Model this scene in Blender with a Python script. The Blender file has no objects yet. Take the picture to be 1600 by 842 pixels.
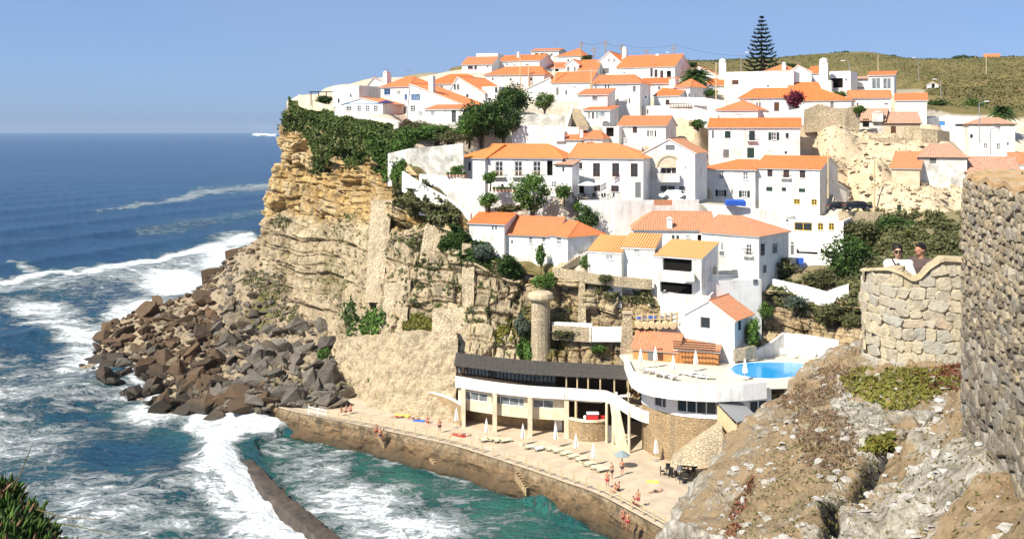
import bpy, bmesh, math, random
import numpy as np
from mathutils import Vector, Matrix
R = math.radians
random.seed(7); rng = np.random.default_rng(7)
scene = bpy.context.scene
C = scene.collection
# ---------------------------------------------------------------- camera, sky, sun, exposure
F = 1570.0; H0 = 203.0; CZ = 42.0          # focal length in photo pixels, horizon row, eye height
HAZE = 0.00003
SEA = 2.0; PROM = 5.0; POOLZ = 13.5
cam = bpy.data.cameras.new('camera'); camo = bpy.data.objects.new('camera', cam); C.objects.link(camo)
camo.location = (0, 0, CZ); camo.rotation_euler = (R(90), 0, 0)
cam.sensor_width = 36; cam.lens = 36 * F / 1600; cam.shift_y = -(421 - H0) / 1600
cam.clip_start = .2; cam.clip_end = 60000
scene.camera = camo
SUN_EL, SUN_AZ = 46, 229                   # azimuth clockwise from +Y: behind the viewer, to the left
w = bpy.data.worlds.new('World'); scene.world = w; w.use_nodes = True
nt = w.node_tree; bg = nt.nodes['Background']
sky = nt.nodes.new('ShaderNodeTexSky'); sky.sky_type = 'NISHITA'; sky.sun_disc = False
sky.sun_elevation = R(SUN_EL); sky.sun_rotation = R(SUN_AZ); sky.air_density = .6; sky.dust_density = 1.0; sky.ozone_density = 10.0
sky.altitude = 0
# a thin high veil over the blue, the same all round the sky
tc = nt.nodes.new('ShaderNodeTexCoord'); vn = nt.nodes.new('ShaderNodeTexNoise'); vn.inputs['Scale'].default_value = 1.7; vn.inputs['Detail'].default_value = 2
vr = nt.nodes.new('ShaderNodeMapRange'); vr.inputs[1].default_value = .34; vr.inputs[2].default_value = .62; vr.inputs[3].default_value = .34; vr.inputs[4].default_value = .85
vm = nt.nodes.new('ShaderNodeMix'); vm.data_type = 'RGBA'; vm.inputs[7].default_value = (2.1, 2.85, 4.35, 1)
nt.links.new(tc.outputs['Generated'], vn.inputs[0]); nt.links.new(vn.outputs[0], vr.inputs[0]); nt.links.new(vr.outputs[0], vm.inputs[0]); nt.links.new(sky.outputs[0], vm.inputs[6])
nt.links.new(vm.outputs[2], bg.inputs[0]); bg.inputs[1].default_value = 0.10
sl = bpy.data.lights.new('sun', 'SUN'); so = bpy.data.objects.new('sun', sl); C.objects.link(so)
sl.energy = 4.8; sl.angle = R(.53); sl.color = (1, .94, .82)
a = R(SUN_AZ); e = R(SUN_EL)
sd = Vector((math.sin(a) * math.cos(e), math.cos(a) * math.cos(e), math.sin(e)))
so.rotation_euler = sd.to_track_quat('Z', 'Y').to_euler(); so.location = (0, 0, 200)
vs = scene.view_settings; vs.view_transform = 'Standard'; vs.look = 'None'; vs.exposure = 0.72; vs.gamma = 1
scene.cycles.max_bounces = 6; scene.cycles.diffuse_bounces = 3; scene.cycles.glossy_bounces = 2
scene.cycles.transmission_bounces = 2; scene.cycles.volume_bounces = 1; scene.cycles.transparent_max_bounces = 6
scene.cycles.use_denoising = True

# ---------------------------------------------------------------- helpers
def P(px, py, Y): return Vector(((px - 800) / F * Y, Y, CZ - (py - H0) / F * Y))
def G(px, py, z): return P(px, py, (CZ - z) * F / (py - H0))
def ZP(py, Y): return CZ - (py - H0) / F * Y

def _hash(i, j, k):
    n = (i.astype(np.int64) * 374761393 + j.astype(np.int64) * 668265263 + k.astype(np.int64) * 2147483647) & 0x7fffffff
    n = ((n ^ (n >> 13)) * 1274126177) & 0x7fffffff
    n = ((n ^ (n >> 15)) * 362437) & 0x7fffffff
    return ((n ^ (n >> 11)) & 0xffff) / 65535.0
def vnoise(x, y, z=0.):
    x, y, z = np.broadcast_arrays(np.asarray(x, float), np.asarray(y, float), np.asarray(z, float))
    i, j, k = np.floor(x), np.floor(y), np.floor(z); fx, fy, fz = x - i, y - j, z - k
    fx, fy, fz = [t * t * (3 - 2 * t) for t in (fx, fy, fz)]
    r = 0
    for a in (0, 1):
        for b in (0, 1):
            for c in (0, 1):
                r = r + _hash(i + a, j + b, k + c) * (fx if a else 1 - fx) * (fy if b else 1 - fy) * (fz if c else 1 - fz)
    return r
def fbm(x, y, z=0., o=4):
    r = 0; a = .5; s = 1.
    for q in range(o):
        r = r + a * vnoise(x * s + 13 * q, y * s + 7 * q, np.asarray(z) * s + 3 * q); a *= .5; s *= 2.03
    return r / (1 - .5 ** o)
def ss(a, b, x): t = np.clip((x - a) / (b - a), 0, 1); return t * t * (3 - 2 * t)
def inpoly(px, py, poly):
    px = np.asarray(px, float); py = np.asarray(py, float); r = np.zeros(px.shape, bool); n = len(poly)
    for i in range(n):
        x1, y1 = poly[i]; x2, y2 = poly[(i + 1) % n]
        if y1 == y2: continue
        c = ((y1 > py) != (y2 > py)) & (px < (x2 - x1) * (py - y1) / (y2 - y1) + x1); r ^= c
    return r

MATS = {}
def nodes(name):
    m = bpy.data.materials.new(name); m.use_nodes = True; MATS[name] = m
    t = m.node_tree; b = t.nodes['Principled BSDF']
    return m, t, b, t.nodes.new, t.links.new
def rgb(c): return (c[0], c[1], c[2], 1)
def noise(N, Lk, vec, scale, detail=3, rough=.55, stretch=None):
    n = N('ShaderNodeTexNoise'); n.inputs['Scale'].default_value = scale; n.inputs['Detail'].default_value = detail
    n.inputs['Roughness'].default_value = rough
    if stretch:
        mp = N('ShaderNodeMapping'); mp.inputs['Scale'].default_value = stretch; Lk(vec, mp.inputs[0]); vec = mp.outputs[0]
    Lk(vec, n.inputs['Vector']); return n.outputs[0]
def ramp(N, Lk, fac, stops):
    r = N('ShaderNodeValToRGB'); Lk(fac, r.inputs[0]); el = r.color_ramp.elements
    while len(el) < len(stops): el.new(.5)
    for e_, (p, c) in zip(el, stops):
        e_.position = p; e_.color = rgb(c) if not isinstance(c, (int, float)) else (c, c, c, 1)
    return r.outputs[0]
def mixc(N, Lk, fac, a, b, mode='MIX'):
    m = N('ShaderNodeMix'); m.data_type = 'RGBA'; m.blend_type = mode
    for k, v in ((0, fac), (6, a), (7, b)):
        if hasattr(v, 'is_linked'): Lk(v, m.inputs[k])
        elif isinstance(v, (int, float)): m.inputs[k].default_value = v
        else: m.inputs[k].default_value = rgb(v)
    return m.outputs[2]
def math_(N, Lk, op, a, b=0.):
    m = N('ShaderNodeMath'); m.operation = op
    for k, v in ((0, a), (1, b)):
        if hasattr(v, 'is_linked'): Lk(v, m.inputs[k])
        else: m.inputs[k].default_value = v
    return m.outputs[0]
def attr(N, name):
    n = N('ShaderNodeAttribute'); n.attribute_name = name; return n
def bump(N, Lk, b, h, strength, dist):
    n = N('ShaderNodeBump'); n.inputs['Strength'].default_value = strength; n.inputs['Distance'].default_value = dist
    Lk(h, n.inputs['Height']); Lk(n.outputs[0], b.inputs['Normal'])
def M(name, c1, c2=None, scale=1., rough=.8, bmp=0., bscale=6., lo=.35, hi=.65, metal=0., spec=.3, c3=None, s3=.15):
    if name in MATS: return MATS[name]
    m, t, b, N, Lk = nodes(name); b.inputs['Roughness'].default_value = rough; b.inputs['Metallic'].default_value = metal
    b.inputs['Specular IOR Level'].default_value = spec
    g = N('ShaderNodeNewGeometry').outputs['Position']
    if c2:
        col = ramp(N, Lk, noise(N, Lk, g, scale, 5), [(lo, c1), (hi, c2)])
        if c3: col = mixc(N, Lk, ramp(N, Lk, noise(N, Lk, g, s3, 5, .65), [(.5, 0), (.68, 1)]), col, c3)
        Lk(col, b.inputs['Base Color'])
    else: b.inputs['Base Color'].default_value = rgb(c1)
    if bmp: bump(N, Lk, b, noise(N, Lk, g, bscale, 4), bmp, .1)
    return m

class MB:
    def __init__(s): s.v = []; s.f = []; s.m = []; s.uv = {}
    def add(s, vs, fs, mi=0):
        o = len(s.v); s.v += [tuple(v) for v in vs]; s.f += [tuple(i + o for i in f) for f in fs]; s.m += [mi] * len(fs)
    def poly(s, vs, mi=0): s.add(vs, [tuple(range(len(vs)))], mi)
    def hexa(s, b4, t4, mi=0):          # bottom ring (ccw from above) and top ring
        s.add(list(b4) + list(t4), [(3, 2, 1, 0), (4, 5, 6, 7), (0, 1, 5, 4), (1, 2, 6, 5), (2, 3, 7, 6), (3, 0, 4, 7)], mi)
    def box(s, c, d, rz=0., mi=0, tilt=None):
        c = Vector(c); hx, hy, hz = d[0] / 2, d[1] / 2, d[2] / 2
        mt = Matrix.Rotation(rz, 3, 'Z')
        if tilt: mt = mt @ Matrix.Rotation(tilt[0], 3, tilt[1])
        q = [c + mt @ Vector((x, y, z)) for z in (-hz, hz) for x, y in ((-hx, -hy), (hx, -hy), (hx, hy), (-hx, hy))]
        s.hexa(q[:4], q[4:], mi)
    def tube(s, p0, p1, r0, r1=None, n=8, mi=0, cap=True):
        p0 = Vector(p0); p1 = Vector(p1); r1 = r0 if r1 is None else r1
        d = (p1 - p0); q = d.to_track_quat('Z', 'Y'); vs = []
        for p, r in ((p0, r0), (p1, r1)):
            vs += [p + q @ Vector((math.cos(6.28318 * k / n) * r, math.sin(6.28318 * k / n) * r, 0)) for k in range(n)]
        fs = [(k, (k + 1) % n, n + (k + 1) % n, n + k) for k in range(n)]
        if cap: fs += [tuple(range(n - 1, -1, -1)), tuple(range(n, 2 * n))]
        s.add(vs, fs, mi)
    def rings(s, rings, mi=0, cap=True):          # list of equal-length vertex rings
        n = len(rings[0]); vs = [v for r in rings for v in r]; fs = []
        for i in range(len(rings) - 1):
            fs += [(i * n + k, i * n + (k + 1) % n, (i + 1) * n + (k + 1) % n, (i + 1) * n + k) for k in range(n)]
        if cap: fs += [tuple(range(n - 1, -1, -1)), tuple(range((len(rings) - 1) * n, len(rings) * n))]
        s.add(vs, fs, mi)
    def lathe(s, c, prof, n=12, mi=0):            # prof: (r, z)
        c = Vector(c)
        s.rings([[c + Vector((math.cos(6.28318 * k / n) * r, math.sin(6.28318 * k / n) * r, z)) for k in range(n)] for r, z in prof], mi)
    def ball(s, c, r, n=8, m=5, mi=0):
        rx, ry, rz = (r, r, r) if isinstance(r, (int, float)) else r; c = Vector(c)
        s.rings([[c + Vector((rx * math.sin(t) * math.cos(6.28318 * k / n), ry * math.sin(t) * math.sin(6.28318 * k / n), -rz * math.cos(t))) for k in range(n)]
                 for t in [max(.03, min(3.11, math.pi * i / m)) for i in range(m + 1)]], mi)
    def build(s, name, mats, parent=None, smooth=False, org=None):
        me = bpy.data.meshes.new(name)
        o = Vector(org) if org is not None else (parent_org(parent) if parent else Vector((0, 0, 0)))
        me.from_pydata([(v[0] - o.x, v[1] - o.y, v[2] - o.z) for v in s.v], [], s.f)
        for m in (mats if isinstance(mats, (list, tuple)) else [mats]): me.materials.append(MATS[m] if isinstance(m, str) else m)
        if any(s.m): me.polygons.foreach_set('material_index', s.m)
        if smooth: me.polygons.foreach_set('use_smooth', [True] * len(me.polygons))
        ob = bpy.data.objects.new(name, me); C.objects.link(ob)
        if parent is not None: ob.parent = parent
        else: ob.location = o
        return ob
def parent_org(p):
    o = Vector((0, 0, 0))
    while p is not None: o += p.location; p = p.parent
    return o
def tag(o, label, cat, group=None, kind=None):
    o['label'] = label; o['category'] = cat
    if group: o['group'] = group
    o['kind'] = kind or 'thing'
    return o
def structure(o): o['kind'] = 'structure'; return o
def empty(name, loc, label, cat, group=None):
    o = bpy.data.objects.new(name, None); C.objects.link(o); o.location = loc; o.empty_display_size = .3
    return tag(o, label, cat, group)
def copy_tree(o, parent=None):
    c = o.copy(); C.objects.link(c); c.parent = parent
    for ch in list(o.children): copy_tree(ch, c)
    return c
def npmesh(name, V, Fc, mats, smooth=True, attrs=None, mi=None):
    me = bpy.data.meshes.new(name); V = np.asarray(V, np.float32).reshape(-1, 3); Fc = np.asarray(Fc, np.int32)
    n = Fc.shape[1]; me.vertices.add(len(V)); me.vertices.foreach_set('co', V.ravel())
    me.loops.add(Fc.size); me.loops.foreach_set('vertex_index', Fc.ravel())
    me.polygons.add(len(Fc)); me.polygons.foreach_set('loop_start', np.arange(0, Fc.size, n, dtype=np.int32))
    if mi is not None: me.polygons.foreach_set('material_index', np.asarray(mi, np.int32))
    me.polygons.foreach_set('use_smooth', np.full(len(Fc), smooth))
    for m in (mats if isinstance(mats, (list, tuple)) else [mats]): me.materials.append(MATS[m] if isinstance(m, str) else m)
    for k, v in (attrs or {}).items():
        a_ = me.attributes.new(k, 'FLOAT', 'POINT'); a_.data.foreach_set('value', np.asarray(v, np.float32).ravel())
    me.update(calc_edges=True); me.validate()
    return me
def npobj(name, V, Fc, mats, **k):
    o = bpy.data.objects.new(name, npmesh(name, V, Fc, mats, **k)); C.objects.link(o); return o
def gridfaces(nr, nc):
    i = np.arange(nr * nc).reshape(nr, nc)
    return np.stack([i[:-1, :-1], i[:-1, 1:], i[1:, 1:], i[1:, :-1]], -1).reshape(-1, 4)
def resample(ctrl, nr, nc, wc=None):
    """ctrl [rows][cols][3] -> smooth (Catmull-Rom-ish, monotone enough) grid nr x nc"""
    A = np.asarray(ctrl, float)
    def along(A, n, ax):
        A = np.moveaxis(A, ax, 0); m = len(A); t = np.linspace(0, m - 1, n); i = np.clip(t.astype(int), 0, m - 2); f = (t - i)
        f = f.reshape((-1,) + (1,) * (A.ndim - 1)); p0 = A[np.clip(i - 1, 0, m - 1)]; p1 = A[i]; p2 = A[i + 1]; p3 = A[np.clip(i + 2, 0, m - 1)]
        k = .35
        h = (2 * f**3 - 3 * f**2 + 1) * p1 + (f**3 - 2 * f**2 + f) * k * (p2 - p0) + (-2 * f**3 + 3 * f**2) * p2 + (f**3 - f**2) * k * (p3 - p1)
        return np.moveaxis(h, 0, ax)
    return along(along(A, nr, 0), nc, 1)
def normals(V):                                   # V grid [r,c,3]
    a = np.gradient(V, axis=1); b = np.gradient(V, axis=0); n = np.cross(a, b)
    return n / (np.linalg.norm(n, axis=-1, keepdims=True) + 1e-9)
def proj(V): return 800 + F * V[..., 0] / V[..., 1], H0 + F * (CZ - V[..., 2]) / V[..., 1]
# ---------------------------------------------------------------- materials
def plaster():
    m, t, b, N, Lk = nodes('white'); b.inputs['Roughness'].default_value = .92; b.inputs['Specular IOR Level'].default_value = .2
    g = N('ShaderNodeNewGeometry').outputs['Position']
    base = ramp(N, Lk, N('ShaderNodeObjectInfo').outputs['Random'], [(0, (.80, .79, .76)), (.4, (.76, .75, .72)), (.7, (.80, .77, .70)), (1, (.73, .73, .73))])
    col = mixc(N, Lk, ramp(N, Lk, noise(N, Lk, g, .6, 5, .6), [(.4, 0), (.75, .5)]), base, (.60, .58, .53))
    st = math_(N, Lk, 'MULTIPLY', noise(N, Lk, g, 1.6, 5, .65, (1, 1, .12)), noise(N, Lk, g, .35, 4, .6))
    col = mixc(N, Lk, ramp(N, Lk, st, [(.24, 0), (.40, .75)]), col, (.42, .39, .33))
    Lk(col, b.inputs['Base Color']); bump(N, Lk, b, noise(N, Lk, g, 9., 4, .6), .2, .06)
plaster()
M('white_old', (.74, .72, .66), (.48, .45, .39), .9, .95, .3, 9., c3=(.33, .31, .27), s3=.5)
M('cream', (.72, .64, .47), (.6, .5, .34), .8, .9, .2, 8.)
M('beige_wall', (.62, .52, .37), (.5, .4, .27), .7, .95, .4, 6.)
M('orange_wall', (.55, .27, .10), (.45, .2, .07), .8, .85, .2, 8.)
M('glass', (.03, .036, .045), rough=.12, spec=.5)
M('glass_pale', (.22, .24, .25), (.1, .12, .13), 2., .15, spec=.5)
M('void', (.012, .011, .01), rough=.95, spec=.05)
M('f_white', (.72, .71, .68), rough=.6)
M('f_blue', (.06, .22, .55), (.08, .28, .6), 6, .6)
M('f_yellow', (.72, .46, .02), (.62, .38, .02), 6, .6)
M('f_brown', (.12, .05, .025), (.08, .035, .02), 6, .6)
M('f_green', (.015, .05, .04), (.02, .035, .035), 6, .6)
M('f_grey', (.16, .16, .16), rough=.6)
M('wood', (.42, .29, .15), (.30, .19, .09), 5, .8, .3, 12.)
M('wood_pale', (.62, .5, .3), (.5, .38, .22), 5, .8)
M('wood_dark', (.07, .045, .03), (.045, .03, .02), 4, .7)
M('roof_dark', (.085, .075, .066), (.05, .045, .04), 3, .8, .4, 4.)
M('metal_dark', (.03, .03, .032), rough=.5, metal=.3)
M('metal_grey', (.35, .35, .35), rough=.5, metal=.4)
M('plastic_white', (.8, .8, .78), rough=.4)
M('canvas_white', (.82, .81, .77), (.72, .71, .67), 3, .9)
M('canvas_navy', (.03, .035, .12), rough=.9)
M('canvas_blue', (.03, .10, .48), (.04, .13, .55), 3, .8)
M('canvas_grey', (.22, .28, .28), rough=.9)
M('lounger_cream', (.80, .72, .42), (.72, .64, .36), 4, .7)
M('red', (.5, .03, .03), rough=.5)
M('trunk', (.13, .09, .06), (.08, .06, .04), 6, .95, .4, 12.)
M('stone_tan', (.56, .45, .29), (.42, .34, .22), 1.3, .95, .5, 7., c3=(.35, .31, .25), s3=.7)
M('rubble', (.50, .40, .26), (.38, .30, .20), 2.2, .95, .8, 3.5, c3=(.3, .26, .2), s3=.9)
M('paving', (.52, .43, .31), (.43, .34, .24), .6, .95, .15, 5., c3=(.42, .33, .24), s3=.3)
M('terrace', (.62, .55, .44), (.56, .49, .39), .5, .9, .1, 5.)
M('concrete_wet', (.085, .062, .042), (.045, .034, .024), .5, .45, .5, 3., spec=.5)
M('car_white', (.75, .75, .74), rough=.25, spec=.5); M('car_dark', (.012, .014, .018), rough=.2, spec=.5); M('rubber', (.015, .015, .015), rough=.8)
M('hub', (.3, .3, .3), rough=.35, metal=.7)
M('skin', (.48, .23, .14), (.42, .19, .11), 8, .6); M('skin_pale', (.55, .32, .23), (.5, .28, .2), 8, .6); M('hair', (.012, .008, .006), rough=.6)
M('tshirt', (.09, .06, .055), rough=.9); M('cardigan', (.72, .70, .64), rough=.9); M('strap_dark', (.05, .045, .045), rough=.8); M('trousers', (.04, .05, .08), rough=.9)
M('bikini', (.35, .04, .05), rough=.8); M('bikini_dark', (.03, .03, .06), rough=.8); M('towel_yellow', (.75, .65, .12), rough=.95); M('towel_blue', (.05, .15, .5), rough=.95)
def tilemat(name, base, var, dark, stripe=None):
    m, t, b, N, Lk = nodes(name); b.inputs['Roughness'].default_value = .85; b.inputs['Specular IOR Level'].default_value = .2
    uv = N('ShaderNodeUVMap').outputs[0]
    fl = N('ShaderNodeVectorMath'); fl.operation = 'FLOOR'; Lk(uv, fl.inputs[0])
    wn = N('ShaderNodeTexWhiteNoise'); wn.noise_dimensions = '3D'; Lk(fl.outputs[0], wn.inputs[0])
    col = ramp(N, Lk, wn.outputs[0], [(0, var), (.45, base), (.9, base), (1, dark)])
    g = N('ShaderNodeNewGeometry').outputs['Position']
    col = mixc(N, Lk, ramp(N, Lk, noise(N, Lk, g, .5, 5, .65), [(.42, 0), (.72, .75)]), col, dark)
    oi = N('ShaderNodeObjectInfo').outputs['Random']
    col = mixc(N, Lk, ramp(N, Lk, oi, [(0, 0), (.3, .1), (.6, .5), (.8, .25), (1, .65)]), col, tuple(.5 * x + .5 * y for x, y in zip(dark, (.50, .30, .18))))
    col = mixc(N, Lk, ramp(N, Lk, noise(N, Lk, g, 2.2, 5, .75), [(.56, 0), (.7, .6)]), col, (.22, .13, .07))
    if stripe:
        fr = N('ShaderNodeVectorMath'); fr.operation = 'FRACTION'; Lk(uv, fr.inputs[0])
        sx = N('ShaderNodeSeparateXYZ'); Lk(fr.outputs[0], sx.inputs[0])
        col = mixc(N, Lk, ramp(N, Lk, sx.outputs[0], [(.45, 0), (.5, 1)]), col, stripe)
    Lk(col, b.inputs['Base Color']); return m
tilemat('tile', (.66, .185, .055), (.60, .15, .04), (.50, .14, .05))
tilemat('tile_gold', (.70, .23, .055), (.66, .19, .042), (.56, .17, .055))
tilemat('tile_old', (.56, .20, .095), (.44, .13, .055), (.34, .19, .11))
tilemat('tile_stripe', (.48, .15, .04), (.42, .11, .03), (.30, .12, .05), (.66, .37, .14))
tilemat('tile_pink', (.46, .25, .17), (.40, .19, .12), (.34, .25, .18))
def leafmat(name, a_, b_, c_=None):
    m, t, b, N, Lk = nodes(name); b.inputs['Roughness'].default_value = .65; b.inputs['Specular IOR Level'].default_value = .25
    g = N('ShaderNodeNewGeometry')
    col = ramp(N, Lk, g.outputs['Random Per Island'], [(0, a_), (.7, b_), (1, c_ or b_)])
    big = ramp(N, Lk, noise(N, Lk, g.outputs['Position'], .55, 3), [(.35, 0), (.7, .6)])
    col = mixc(N, Lk, big, col, tuple(x * .55 for x in a_))
    Lk(col, b.inputs['Base Color']); return m
leafmat('leaf', (.045, .10, .014), (.09, .175, .025), (.125, .20, .035))
leafmat('leaf_dark', (.022, .055, .010), (.05, .095, .016), (.085, .13, .025))
leafmat('leaf_olive', (.075, .085, .028), (.12, .125, .045), (.17, .15, .06))
leafmat('leaf_grey', (.07, .10, .07), (.12, .15, .11), (.15, .17, .12))
leafmat('leaf_brown', (.15, .085, .05), (.22, .14, .085), (.16, .13, .07))
leafmat('leaf_drape', (.05, .085, .016), (.085, .125, .022), (.12, .145, .035))
leafmat('leaf_lime', (.14, .15, .022), (.20, .19, .035), (.24, .16, .04))
leafmat('leaf_red', (.15, .06, .03), (.20, .07, .035), (.10, .10, .03))
leafmat('leaf_magenta', (.12, .01, .03), (.18, .015, .05), (.05, .03, .02))
leafmat('grass_dry', (.20, .15, .06), (.14, .13, .045), (.09, .11, .03))
leafmat('scrub', (.12, .125, .04), (.16, .15, .055), (.08, .11, .03))
leafmat('needle', (.010, .028, .014), (.02, .045, .02), (.028, .055, .025))
def cliffmat():
    m, t, b, N, Lk = nodes('cliff'); b.inputs['Roughness'].default_value = .95; b.inputs['Specular IOR Level'].default_value = .15
    g = N('ShaderNodeNewGeometry').outputs['Position']
    n1 = noise(N, Lk, g, .16, 6, .65); n2 = noise(N, Lk, g, 1.1, 6, .7); st = noise(N, Lk, g, .5, 5, .65, (.25, .25, 3.2))
    och = ramp(N, Lk, st, [(.3, (.36, .22, .08)), (.5, (.64, .43, .17)), (.7, (.72, .55, .28))])
    gry = ramp(N, Lk, n1, [(.3, (.36, .29, .19)), (.5, (.55, .45, .30)), (.72, (.43, .38, .29))])
    col = mixc(N, Lk, attr(N, 'ochre').outputs['Fac'], gry, och)
    col = mixc(N, Lk, ramp(N, Lk, n2, [(.46, 0), (.66, .8)]), col, (.17, .12, .07))
    vs_ = noise(N, Lk, g, .9, 6, .7, (1, 1, .1)); col = mixc(N, Lk, ramp(N, Lk, vs_, [(.49, 0), (.64, .75)]), col, (.15, .125, .09))
    col = mixc(N, Lk, ramp(N, Lk, noise(N, Lk, g, .28, 6, .7), [(.55, 0), (.7, .5)]), col, (.60, .54, .43))
    col = mixc(N, Lk, attr(N, 'block').outputs['Fac'], col, (.74, .61, .39))
    col = mixc(N, Lk, attr(N, 'moss').outputs['Fac'], col, (.17, .14, .035))
    Lk(col, b.inputs['Base Color'])
    bump(N, Lk, b, noise(N, Lk, g, 1.8, 8, .75), 1., .6)
    return m
cliffmat()
def boulder(name, a_, b_, c_):
    m, t, b, N, Lk = nodes(name); b.inputs['Roughness'].default_value = .9; b.inputs['Specular IOR Level'].default_value = .25
    g = N('ShaderNodeNewGeometry').outputs['Position']
    oi = N('ShaderNodeObjectInfo').outputs['Random']
    col = ramp(N, Lk, oi, [(0, a_), (.5, b_), (1, c_)])
    col = mixc(N, Lk, ramp(N, Lk, noise(N, Lk, g, 1.2, 6, .7), [(.35, .55), (.65, 0)]), col, (.06, .05, .04))
    sz = N('ShaderNodeSeparateXYZ'); Lk(g, sz.inputs[0]); zz = math_(N, Lk, 'ADD', sz.outputs[2], math_(N, Lk, 'MULTIPLY', noise(N, Lk, g, .5, 4), 2.5))
    wt = ramp(N, Lk, math_(N, Lk, 'MULTIPLY', zz, .1), [(.40, .8), (.52, 0)]); col = mixc(N, Lk, wt, col, (.035, .03, .022)); Lk(ramp(N, Lk, wt, [(0, .9), (.8, .35)]), b.inputs['Roughness'])
    Lk(col, b.inputs['Base Color']); bump(N, Lk, b, noise(N, Lk, g, 3., 6, .7), .8, .25); return m
boulder('boulder_grey', (.125, .11, .09), (.20, .175, .14), (.085, .072, .058))
boulder('boulder_brown', (.095, .058, .032), (.16, .098, .052), (.06, .042, .03))
boulder('boulder_tan', (.27, .205, .13), (.20, .175, .14), (.33, .25, .145))
def scree():
    m, t, b, N, Lk = nodes('scree'); b.inputs['Roughness'].default_value = .95
    g = N('ShaderNodeNewGeometry').outputs['Position']
    col = ramp(N, Lk, noise(N, Lk, g, .35, 6, .7), [(.3, (.15, .12, .08)), (.52, (.36, .28, .18)), (.7, (.22, .19, .15))])
    col = mixc(N, Lk, attr(N, 'moss').outputs['Fac'], col, (.13, .12, .03))
    Lk(col, b.inputs['Base Color']); bump(N, Lk, b, noise(N, Lk, g, 1.6, 6, .7), 1., .4)
scree()
def terrainmat():
    m, t, b, N, Lk = nodes('terrain'); b.inputs['Roughness'].default_value = .95; b.inputs['Specular IOR Level'].default_value = .15
    g = N('ShaderNodeNewGeometry').outputs['Position']
    n = noise(N, Lk, g, .5, 6, .7)
    pav = ramp(N, Lk, n, [(.35, (.60, .54, .44)), (.65, (.44, .37, .27))])
    rock = ramp(N, Lk, noise(N, Lk, g, .9, 7, .75), [(.3, (.40, .30, .19)), (.5, (.60, .47, .31)), (.68, (.50, .42, .31))])
    gr = ramp(N, Lk, noise(N, Lk, g, .07, 7, .7), [(.3, (.085, .085, .03)), (.48, (.15, .125, .05)), (.6, (.20, .15, .065)), (.75, (.09, .10, .032))])
    col = mixc(N, Lk, attr(N, 'rock').outputs['Fac'], pav, rock)
    col = mixc(N, Lk, attr(N, 'green').outputs['Fac'], col, gr)
    Lk(col, b.inputs['Base Color']); bump(N, Lk, b, noise(N, Lk, g, 1.3, 6, .75), .8, .3)
terrainmat()
def quaymat():
    m, t, b, N, Lk = nodes('quay'); b.inputs['Roughness'].default_value = .8
    g = N('ShaderNodeNewGeometry').outputs['Position']
    sx = N('ShaderNodeSeparateXYZ'); Lk(g, sx.inputs[0])
    z = math_(N, Lk, 'ADD', sx.outputs[2], math_(N, Lk, 'MULTIPLY', noise(N, Lk, g, .8, 5, .7), 2.2))
    col = ramp(N, Lk, math_(N, Lk, 'MULTIPLY', z, .1), [(.30, (.04, .035, .015)), (.39, (.13, .08, .035)), (.50, (.29, .185, .09)), (.62, (.44, .33, .2))])
    col = mixc(N, Lk, ramp(N, Lk, noise(N, Lk, g, 1.7, 6, .7), [(.46, 0), (.64, .75)]), col, (.12, .08, .04))
    col = mixc(N, Lk, ramp(N, Lk, noise(N, Lk, g, 1., 6, .7, (1, 1, .15)), [(.5, 0), (.64, .7)]), col, (.08, .065, .04))
    Lk(col, b.inputs['Base Color']); bump(N, Lk, b, noise(N, Lk, g, 2., 8, .75), 1., .5)
quaymat()
def forerock():
    m, t, b, N, Lk = nodes('fore_rock'); b.inputs['Roughness'].default_value = .95; b.inputs['Specular IOR Level'].default_value = .15
    g = N('ShaderNodeNewGeometry').outputs['Position']
    soil = ramp(N, Lk, noise(N, Lk, g, 1.1, 7, .72), [(.3, (.15, .10, .06)), (.48, (.36, .26, .15)), (.6, (.25, .19, .12)), (.72, (.42, .34, .23))])
    lich = ramp(N, Lk, noise(N, Lk, g, 5., 6, .75), [(.35, (.18, .155, .12)), (.5, (.38, .34, .27)), (.68, (.66, .62, .54))])
    f = math_(N, Lk, 'ADD', attr(N, 'rock').outputs['Fac'], math_(N, Lk, 'MULTIPLY', math_(N, Lk, 'SUBTRACT', noise(N, Lk, g, 2.2, 7, .75), .5), 2.2))
    col = mixc(N, Lk, ramp(N, Lk, f, [(.38, 0), (.55, 1)]), soil, lich)
    col = mixc(N, Lk, ramp(N, Lk, noise(N, Lk, g, 14., 4, .7), [(.56, 0), (.7, .7)]), col, (.16, .12, .085))
    wf = math_(N, Lk, 'ADD', attr(N, 'wet').outputs['Fac'], math_(N, Lk, 'MULTIPLY', math_(N, Lk, 'SUBTRACT', noise(N, Lk, g, 6., 5, .7), .5), 1.2))  # 'wet' carries the groove's shadow, painted as a dark strip, not moisture
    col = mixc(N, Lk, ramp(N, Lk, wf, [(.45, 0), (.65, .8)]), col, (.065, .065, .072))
    Lk(col, b.inputs['Base Color'])
    bump(N, Lk, b, math_(N, Lk, 'ADD', noise(N, Lk, g, 5., 7, .75), math_(N, Lk, 'MULTIPLY', noise(N, Lk, g, 22., 4, .7), .35)), 1., .09)
forerock()
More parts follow.
